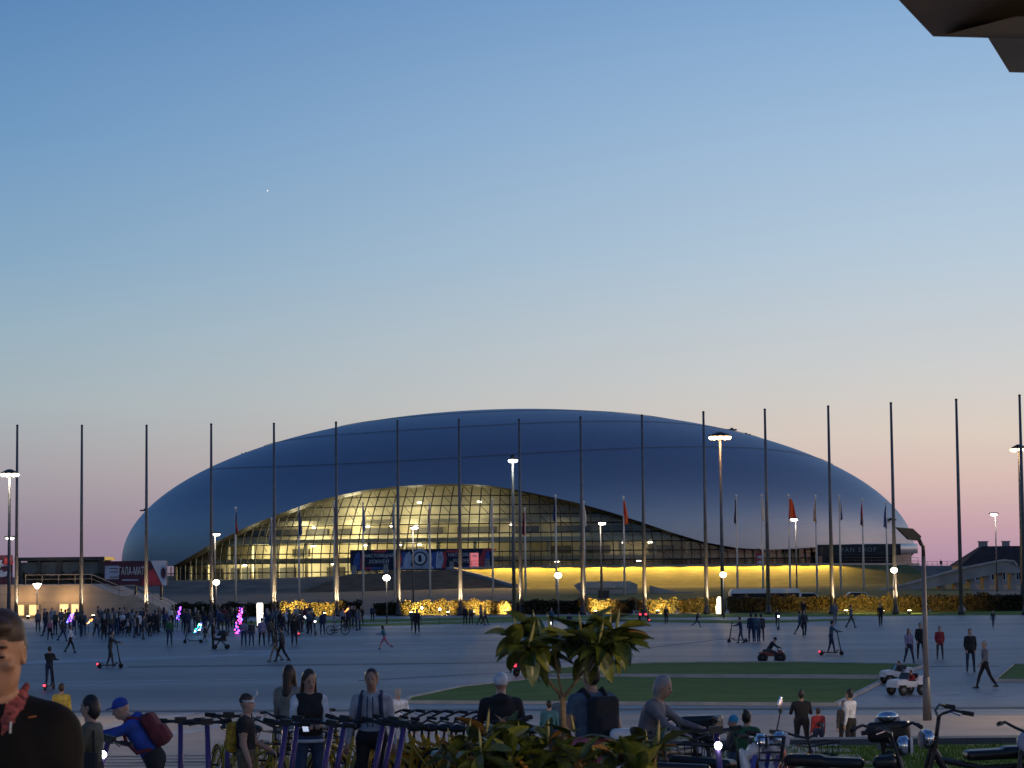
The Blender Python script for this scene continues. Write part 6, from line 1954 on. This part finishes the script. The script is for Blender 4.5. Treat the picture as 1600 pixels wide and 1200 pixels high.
# ---------------------------------------------------------------- mopeds and electric bikes
WHITE = mat('white_gloss_paint', (0.62, 0.62, 0.64), 0.25, var=0.05)
BLUEP = mat('blue_gloss_paint', (0.05, 0.07, 0.35), 0.3, var=0.1)
SEAT = mat('black_vinyl', (0.014, 0.014, 0.015), 0.35, var=0.2, scale=6, bump=0.15, bscale=30)
def moped(label, loc, rz, col, topcase=False, mirror=True, number=None, basket=False, lean=3):
    """nose towards -Y"""
    t = thing('moped', label, 'moped', loc, R(rz), 'mopeds parked on the promenade')
    t.rotation_euler.y = R(lean)
    for y in (-0.62, 0.58): wheel_part(t, (0, y, 0.24), 0.19, w=0.1, rim_m=M['pole_grey'], n=18)
    # front apron, headset and mudguard
    ap = skin('apron', [ell((0, -0.40, 0.62), (0.17, 0.06, 0.34), 0, 0.04, (-14, 0, 0)), ell((0, -0.46, 0.92), (0.12, 0.08, 0.09), 0, 0.05), ell((0, -0.60, 0.42), (0.07, 0.24, 0.09), 0, 0.04)], 0.016, [col])
    put('apron', ap, t)
    bd = skin('body', [ell((0, 0.42, 0.52), (0.17, 0.42, 0.17), 0, 0.05), ell((0, 0.0, 0.3), (0.15, 0.36, 0.06), 0, 0.06), ell((0, 0.74, 0.58), (0.1, 0.16, 0.1), 0, 0.05)], 0.016, [col])
    put('body', bd, t)
    put('seat', skin('seat', [rbox((0, 0.36, 0.74), (0.13, 0.36, 0.06), 0, 0.03, (3, 0, 0), 0.05)], 0.016, [SEAT]), t)
    MB().bar((0.145, -0.46, 0.88), (0.1, -0.36, 0.40), 0.012, 0.05).bar((-0.145, -0.46, 0.88), (-0.1, -0.36, 0.40), 0.012, 0.05).build('trim', BLUEP, t)
    hb = MB().tube([(-0.33, -0.30, 1.08), (-0.18, -0.40, 1.06), (0, -0.42, 1.0), (0.18, -0.40, 1.06), (0.33, -0.30, 1.08)], 0.016, 7).cyl((0, -0.43, 0.9), (0, -0.42, 1.02), 0.03, n=8).build('handlebar', M['black'], t, True)
    for sx in (-1, 1):
        MB().cyl((sx * 0.22, -0.38, 1.065), (sx * 0.35, -0.285, 1.08), 0.024, n=8).build('grip', RUB, hb)
        MB().tube([(sx * 0.2, -0.44, 1.06), (sx * 0.32, -0.39, 1.06)], 0.008, 5).build('brake_lever', CHROME, hb)
        if mirror and sx > 0:
            MB().tube([(sx * 0.2, -0.40, 1.06), (sx * 0.27, -0.42, 1.28)], 0.008, 5).build('mirror_arm', M['black'], hb)
            MB().ball((sx * 0.275, -0.42, 1.36), (0.07, 0.018, 0.095), 12).build('mirror', CHROME, hb, True)
    MB().lathe([(0.05, 0), (0.09, 0.03), (0.095, 0.09), (0.05, 0.13)], (0, -0.46, 1.0), 14, 'Y').build('headlight', CHROME, t, True)
    MB().lathe([(0.085, 0.0), (0.06, 0.02)], (0, -0.592, 1.0), 14, 'Y').build('lens', M['print_pale'], t)
    MB().lathe([(0.03, 0), (0.03, 0.02)], (0, 0.92, 0.6), 8, 'Y').build('tail_light', M['print_red'], t)
    if topcase:
        k = put('top_case', skin('top_case', [rbox((0, 0.86, 1.0), (0.2, 0.17, 0.12), 0, 0.03, (0, 0, 0), 0.07)], 0.016, [M['black']]), t)
        put('lid', skin('lid', [rbox((0, 0.86, 1.09), (0.206, 0.176, 0.07), 0, 0.03, (0, 0, 0), 0.055)], 0.016, [col]), k)
        MB().box((0, 0.86, 0.86), (0.12, 0.2, 0.1)).build('rack', M['black'], t)
    if number:
        # on the flank that faces the viewer
        put('number', text_mesh(number, 0.14, CL['navy'], 0.2, 0.002), t, (0.178, 0.42, 0.55), (R(90), 0, R(90)))
    if basket:
        bk = MB()
        for z, xx, ya in ((0.82, 0.15, -0.73), (0.9, 0.165, -0.745), (0.98, 0.175, -0.755), (1.06, 0.185, -0.77)):
            bk.tube([(-xx, ya, z), (xx, ya, z), (xx, -0.5, z), (-xx, -0.5, z)], 0.008, 5, closed=True)
        for fx in np.linspace(-1, 1, 8):
            bk.tube([(0.15 * fx, -0.73, 0.82), (0.185 * fx, -0.77, 1.06)], 0.005, 4).tube([(0.15 * fx, -0.73, 0.82), (0.15 * fx, -0.5, 0.82), (0.185 * fx, -0.5, 1.06)], 0.005, 4)
        bk.build('basket', M['black'], t)
    return t
moped('white moped with number 30 and black and white top case', T_at(1112, 25.0), 88, WHITE, True, False, '30', True)
moped('white and blue retro moped with round mirrors', T_at(1146, 25.6), 62, WHITE)
def fat_bike(label, loc, rz, seatback=False, screen=False, m=None, tallbar=0.0, lean=3):
    t = thing('electric_bike', label, 'electric bike', loc, R(rz), 'black electric bikes parked on the promenade')
    t.rotation_euler.y = R(lean)
    m = m or M['dark_metal']
    for y in (-0.6, 0.58): wheel_part(t, (0, y, 0.28), 0.22, w=0.12, rim_m=M['pole_grey'], n=18)
    f = MB().tube([(0, -0.44, 0.8), (0, -0.2, 0.4), (0, 0.3, 0.36), (0, 0.58, 0.3)], 0.045, 8).tube([(0, -0.42, 0.72), (0, 0.1, 0.6), (0, 0.6, 0.62)], 0.035, 8)
    for sx in (-1, 1):
        f.tube([(sx * 0.09, -0.6, 0.28), (sx * 0.07, -0.46, 0.8), (sx * 0.07, -0.42, 0.96)], 0.024, 8).tube([(sx * 0.09, 0.58, 0.28), (sx * 0.09, 0.5, 0.62)], 0.022, 8)
    f.build('frame', m, t)
    put('seat', skin('seat', [rbox((0, 0.32, 0.76), (0.12, 0.42, 0.055), 0, 0.03, (2, 0, 0), 0.05), rbox((0, 0.52, 0.79), (0.11, 0.2, 0.05), 0, 0.03, (0, 0, 0), 0.045)], 0.016, [SEAT]), t)
    put('battery', skin('battery', [rbox((0, 0.05, 0.48), (0.09, 0.2, 0.1), 0, 0.02, (0, 0, 0), 0.03)], 0.016, [M['black']]), t)
    z = 1.06 + tallbar
    hb = MB().cyl((0, -0.42, 0.9), (0, -0.38, z - 0.04), 0.024, n=8).tube([(-0.36, -0.16, z + 0.02), (-0.27, -0.3, z + 0.05), (-0.14, -0.38, z), (0, -0.39, z - 0.05), (0.14, -0.38, z), (0.27, -0.3, z + 0.05), (0.36, -0.16, z + 0.02)], 0.016, 8).build('handlebar', M['black'], t, True)
    for sx in (-1, 1):
        MB().cyl((sx * 0.33, -0.22, z + 0.03), (sx * 0.37, -0.10, z + 0.01), 0.024, n=8).build('grip', RUB, hb)
        MB().tube([(sx * 0.28, -0.33, z + 0.03), (sx * 0.36, -0.25, z)], 0.008, 5).build('brake_lever', CHROME, hb)
    MB().lathe([(0.06, 0), (0.1, 0.03), (0.11, 0.1), (0.06, 0.14)], (0, -0.44, 0.93), 14, 'Y').build('headlight', CHROME, t, True)
    MB().lathe([(0.1, 0.0), (0.07, 0.02)], (0, -0.585, 0.93), 14, 'Y').build('lens', M['print_pale'], t)
    for y in (-0.6, 0.58):
        mg = MB(); A = [R(a) for a in range(25, 160, 15)]
        for a0, a1 in zip(A[:-1], A[1:]):
            mg.add([(-0.08, y - 0.32 * math.cos(a0), 0.28 + 0.32 * math.sin(a0)), (0.08, y - 0.32 * math.cos(a0), 0.28 + 0.32 * math.sin(a0)), (0.08, y - 0.32 * math.cos(a1), 0.28 + 0.32 * math.sin(a1)), (-0.08, y - 0.32 * math.cos(a1), 0.28 + 0.32 * math.sin(a1))], [(0, 1, 2, 3)])
        mg.build('mudguard', m, t)
    if seatback:
        put('top_case', skin('top_case', [rbox((0, -0.5, 1.02), (0.23, 0.14, 0.11), 0, 0.02, (0, 0, 0), 0.05)], 0.016, [SEAT]), t)
    if screen:
        put('windscreen', skin('windscreen', [rbox((0, -0.46, 1.0), (0.14, 0.02, 0.18), 0, 0.02, (-12, 0, 0), 0.018)], 0.012, [M['print_pale']]), t)
        MB().ball((0, -0.42, 1.18), (0.12, 0.08, 0.06), 12).build('dash', CHROME, t, True)
    return t
fat_bike('black electric bike with long seat standing sideways behind the child in red', T_at(1338, 25.4), 78, lean=2)
fat_bike('black electric bike with chrome lamp and black front case seen from behind', T_at(1396, 25.8), 168, True, True)
fat_bike('black electric bike with tall slanting handlebar stem and padded seat', T_at(1522, 26.4), -84, tallbar=0.16)
fat_bike('black electric bike with basket bag left of the white moped', T_at(1075, 27.2), 150, True)
fat_bike('black electric bike cut by the right edge of the picture', T_at(1612, 26.2), -20)
bicycle('silver and red bicycle with dark child basket', T_at(1248, 26.6), 24, mat('red_silver_frame', (0.38, 0.12, 0.10), 0.35, 0.5, var=0.5, scale=7), 'bicycles beside the mopeds', lean=-6)
bicycle('dark bicycle whose handlebar the bending person holds', T_at(1046, 26.4), 30, M['dark_metal'], 'bicycles beside the mopeds', lean=4)
bicycle('dark bicycle between the purple scooter and the white moped', T_at(1098, 26.6), -15, M['dark_metal'], 'bicycles beside the mopeds', lean=4)
bicycle('dark bicycle behind the person in white cap', T_at(816, 27.0), 40, M['dark_metal'], 'bicycles beside the mopeds', lean=4)
bicycle('dark bicycle right of the large man with the backpack', T_at(962, 26.2), 30, M['dark_metal'], 'bicycles beside the mopeds', lean=4)

# ---------------------------------------------------------------- young magnolia and shrubs at the terrace edge
LG = [mat('magnolia_leaf', (0.075, 0.105, 0.02), 0.32, var=0.35, scale=9), mat('magnolia_leaf_young', (0.15, 0.17, 0.028), 0.35, var=0.3, scale=9), mat('magnolia_leaf_dark', (0.045, 0.07, 0.018), 0.28, var=0.35, scale=9), mat('withered_leaf', (0.26, 0.13, 0.025), 0.6, var=0.35, scale=12)]
BARK = mat('young_bark', (0.22, 0.16, 0.09), 0.8, var=0.3, scale=30, bump=0.4, bscale=60)
BUD = mat('pale_bud', (0.36, 0.34, 0.12), 0.5, var=0.2, scale=20)
def leaf_mesh(m, curl, fold, wd):
    b = MB()
    n = 8
    V = []
    for i in range(n + 1):
        u = i / n
        wv = wd * (math.sin(math.pi * u ** 0.85) ** 0.75) * 0.5 if 0 < i < n else 0.004
        z = -curl * u * u
        for sx in (-1, -0.5, 0, 0.5, 1):
            V.append((sx * wv, u, z + fold * abs(sx) * wv + 0.012 * math.sin(u * 11 + sx * 2)))
    F = [(i * 5 + j, i * 5 + j + 1, (i + 1) * 5 + j + 1, (i + 1) * 5 + j) for i in range(n) for j in range(4)]
    b.add(V, F)
    return b.mesh('leaf', m, True)
LEAF = [[leaf_mesh(m, c, f, w_) for c, f, w_ in ((0.12, 0.5, 0.44), (0.32, 0.35, 0.48), (-0.08, 0.6, 0.40))] for m in LG]
bb = MB().lathe([(0.004, 0), (0.05, 0.15), (0.075, 0.4), (0.05, 0.7), (0.004, 1.0)], (0, 0, 0), 8)
BUDM = bb.mesh('bud', BUD, True)
lr = random.Random(11)
def cluster(parent, o, c, n, size, up=0.35, bud=True, old=0.06, droop=0.0):
    c = Vector(c) - o
    for i in range(n):
        az = 2 * math.pi * (i / n) + lr.uniform(-0.5, 0.5)
        el = lr.uniform(-0.9, 0.75) + up * (0.6 if i % 3 == 0 else 0) - droop
        d = Vector((math.cos(az) * math.cos(el), math.sin(az) * math.cos(el), math.sin(el)))
        q = d.to_track_quat('Y', 'Z') @ Euler((0, lr.uniform(-0.7, 0.7), 0)).to_quaternion()
        k = 3 if lr.random() < old else lr.choice((0, 0, 0, 1, 2, 2))
        ob = put('leaf', lr.choice(LEAF[k]), parent, c + d * 0.012 + Vector((0, 0, lr.uniform(-0.03, 0.02))))
        ob.rotation_euler = q.to_euler()
        s = size * lr.uniform(0.72, 1.2)
        ob.scale = (s, s, s)
    if bud:
        ob = put('bud', BUDM, parent, c + Vector((0, 0, 0.005)))
        ob.rotation_euler = (lr.uniform(-.25, .25), lr.uniform(-.3, .3), 0)
        s = lr.uniform(0.09, 0.13)
        ob.scale = (s * 0.85, s * 0.85, s)
MD = 11.0
def mp_(x, y, dy=0.0): return at(x, y, MD + dy)
base = mp_(890, 1240)
mg = thing('young_magnolia', 'young magnolia tree with thin forked trunk and glossy drooping leaves', 'tree', base)
tr = MB()
def br(pts, r, name='branch', parent=mg):
    P = [mp_(*p) - base for p in pts]
    return MB().tube(P, [r[0] + (r[1] - r[0]) * i / (len(P) - 1) for i in range(len(P))], 8).build(name, BARK, parent, True)
br([(890, 1245), (887, 1200), (884, 1165), (880, 1125), (879, 1086)], (0.016, 0.0125), 'trunk')
br([(879, 1090), (862, 1070), (845, 1045, -0.05), (832, 1012, -0.1)], (0.0085, 0.005))
br([(879, 1088), (873, 1060), (868, 1030, 0.08), (866, 1000, 0.1)], (0.006, 0.004))
br([(880, 1090), (896, 1070), (915, 1045, 0.05), (930, 1010, 0.1)], (0.0085, 0.005))
br([(905, 1056, 0.03), (925, 1035, -0.05), (950, 1008, -0.12)], (0.006, 0.004))
br([(845, 1045, -0.05), (858, 1020, 0.05), (850, 1000, 0.12)], (0.005, 0.003))
for x, y, dy, n, s, dr in ((812, 1003, -0.10, 10, 0.16, 0.15), (838, 993, -0.05, 10, 0.16, 0.1), (826, 1014, -0.2, 9, 0.15, 0.3), (864, 1000, 0.1, 9, 0.15, 0.1), (850, 1008, 0.15, 8, 0.14, 0.2),
                           (908, 992, 0.05, 10, 0.16, 0.1), (932, 985, 0.1, 10, 0.16, 0.0), (950, 998, -0.1, 10, 0.16, 0.2), (962, 990, -0.12, 9, 0.155, 0.1), (935, 1008, -0.15, 9, 0.15, 0.35), (920, 1010, 0.15, 7, 0.14, 0.25), (958, 1014, 0.0, 8, 0.14, 0.4)):
    cluster(mg, base, mp_(x, y, dy), n + 4, s, droop=dr, old=0.0)
ob = put('leaf', LEAF[3][0], mg, mp_(965, 994, -0.1) - base, (R(0), R(60), R(-95)), (0.15, 0.15, 0.15))
cluster(mg, base, mp_(898, 1150, -0.02), 5, 0.15, bud=True, old=0.1)
def shrub(label, pts, seed, stems=True):
    cx = sum(p[0] for p in pts) / len(pts)
    o = mp_(cx, 1290)
    t = thing('magnolia_shrub', label, 'shrub', o, group='magnolia shrubs at the terrace edge')
    for x, y, dy in pts:
        c = mp_(x, y, dy)
        P = [Vector((0, 0, 0)) + Vector((lr.uniform(-.1, .1), lr.uniform(-.1, .1), 0)), (c - o) * 0.5 + Vector((lr.uniform(-.05, .05), 0, -0.06)), c - o]
        MB().tube(P, [0.009, 0.007, 0.004], 6).build('branch', BARK, t, True)
        cluster(t, o, c, lr.randint(9, 12), lr.uniform(0.14, 0.175), up=0.5, bud=lr.random() < 0.55, old=0.09)
shrub('leafy magnolia shrub left of the young magnolia trunk', [(705, 1178, 0.1), (732, 1158, -0.1), (760, 1150, 0.05), (752, 1180, -0.25), (785, 1165, -0.05), (812, 1160, 0.12), (800, 1188, -0.2), (832, 1176, 0.0), (720, 1200, -0.2), (770, 1205, -0.1), (838, 1203, -0.15), (856, 1165, 0.15), (790, 1148, 0.2)], 1)
shrub('leafy magnolia shrub right of the young magnolia trunk', [(872, 1185, -0.1), (905, 1192, -0.25), (930, 1185, 0.1), (960, 1180, -0.1), (985, 1188, 0.0), (1012, 1178, 0.1), (1028, 1170, -0.05), (995, 1203, -0.2), (950, 1206, -0.2), (890, 1210, 0.0), (1000, 1170, 0.15)], 2)
# planter they grow in
pl0 = mp_(880, 1330)
pt = MB().box((0, 0, 0), (2.2, 0.8, 0.7)).box((0, 0, 0.36), (2.3, 0.9, 0.08))
z_ = 2.45 + 0.35
tag(pt.build('planter', M['concrete'], loc=(pl0.x, pl0.y + 0.1, z_ - 0.001)), 'long concrete planter holding the magnolias', 'planter')

# ---------------------------------------------------------------- canopy of the terrace building, top right
M['soffit'] = mat('brown_soffit', (0.13, 0.105, 0.09), 0.7, var=0.15, scale=1.5)
M['soffit2'] = mat('pale_brown_soffit', (0.26, 0.22, 0.19), 0.7, var=0.12, scale=1.5)
cn = thing('terrace_canopy', 'dark brown angular roof canopy hanging over the terrace', 'canopy', (5.5, 6, 2.45))
o_ = Vector((5.5, 6, 2.45))
def cpt(x, y, z): p = on(x, y, z); return (p.x - o_.x, p.y - o_.y)
zc = 7.5
a, b, c = cpt(1405, 1, zc), cpt(1458, 57, zc), cpt(1720, 64, zc)
dx, dy = a[0] - b[0], a[1] - b[1]
back = (b[0] + dx * 9, b[1] + dy * 9)
poly = [back, b, c, (c[0] + 4, c[1]), (c[0] + 4, back[1])]
zl = zc - o_.z
n = len(poly)
# underside with a fold running back from the corner
V = [(x, y, zl) for x, y in poly] + [(x + (0.25 if i < 2 else 0), y - (0.3 if i in (1, 2, 3) else 0), zl + 0.75) for i, (x, y) in enumerate(poly)]
MB().add(V, [tuple(range(n - 1, -1, -1)), tuple(range(n, 2 * n))] + [(i, (i + 1) % n, n + (i + 1) % n, n + i) for i in range(n)]).build('roof_slab', M['soffit'], cn)
k0 = cpt(1475, 54, zc); k1 = cpt(1585, -20, zc)
MB().add([(k0[0], k0[1], zl - 0.004), (k1[0], k1[1], zl - 0.16), (c[0] + 2, k1[1], zl - 0.16), (c[0] + 2, k0[1], zl - 0.004)], [(0, 1, 2, 3)]).build('soffit_panel', M['roof_dark'], cn)
z2 = 8.1
a, b, c = cpt(1543, 58, z2), cpt(1577, 113, z2), cpt(1720, 117, z2)
poly = [(a[0] - .4, a[1] - 1.0), a, b, c, (c[0] + 3, c[1]), (c[0] + 3, a[1] - 1.0)]
MB().slab(poly, z2 - o_.z, z2 - o_.z + 0.5).build('roof_slab', M['soffit2'], cn)
for xx, yy in ((0.5, 1.0), (4, 6.5), (-2.5, -7), (4, -7)):
    MB().box((xx, yy, zl / 2), (0.35, 0.35, zl)).build('column', M['soffit'], cn)
# assumed warm pendant lamps, added unseen under it, behind and beside the viewpoint
for i, (x, y, z, lab) in enumerate(((2.6, 1.5, 6.6, 'assumed warm pendant lamp hanging unseen under the canopy beside the viewpoint'), (4.2, 7.2, 6.7, 'assumed warm pendant lamp hanging unseen under the canopy corner'), (-1.6, -2.0, 6.5, 'assumed warm pendant lamp hanging unseen behind the viewpoint'))):
    t = thing('assumed_pendant_lamp', lab, 'lamp', (x, y, z), group='assumed pendant lamps under the canopy')
    MB().lathe([(0.06, 0.3), (0.1, 0.24), (0.24, 0.02), (0.23, 0.0)], (0, 0, 0), 14).build('shade', M['black'], t, True)
    MB().cyl((0, 0, 0.28), (0, 0, 7.5 - z), 0.01, n=5).build('cord', M['black'], t)
    MB().ball((0, 0, 0.0), 0.09, 10).build('bulb', M['lamp_warm'], t)
    lamp('assumed_pendant_light', 'POINT', (x, y, z - 0.45), (200, 320, 100)[i], (1.0, 0.70, 0.38), 0.15)  # assumed source, warms the magnolia leaves and the near man

# unseen lamps added at left and right to warm the beige paving
for x, y, e, lab in ((-13.5, 47, 2300, 'added lamp post out of view left of the bicycle stands'), (14.0, 49, 2300, 'added lamp post out of view right of the mopeds'), (-17, 70, 1500, 'added lamp post out of view at the left end of the beige path'), (17.5, 70, 1200, 'added lamp post out of view at the right end of the beige path')):
    t = thing('added_lamp', lab, 'street lamp', (x, y, 0), group='added unseen lamps')
    MB().cyl((0, 0, 0), (0, 0, 6.4), 0.08, 0.05, 10).build('post', M['pole_grey'], t, True)
    MB().lathe([(0.08, 6.4), (0.32, 6.55), (0.3, 6.62), (0.06, 6.75)], (0, 0, 0), 14).build('hood', M['dark_metal'], t, True)
    MB().ball((0, 0, 6.42), (0.2, 0.2, 0.1), 12).build('lamp_head', M['lamp_warm'], t, True)
    lamp('added_lamp_light', 'POINT', (x, y, 6.2), e, (1.0, 0.72, 0.42), 0.2)
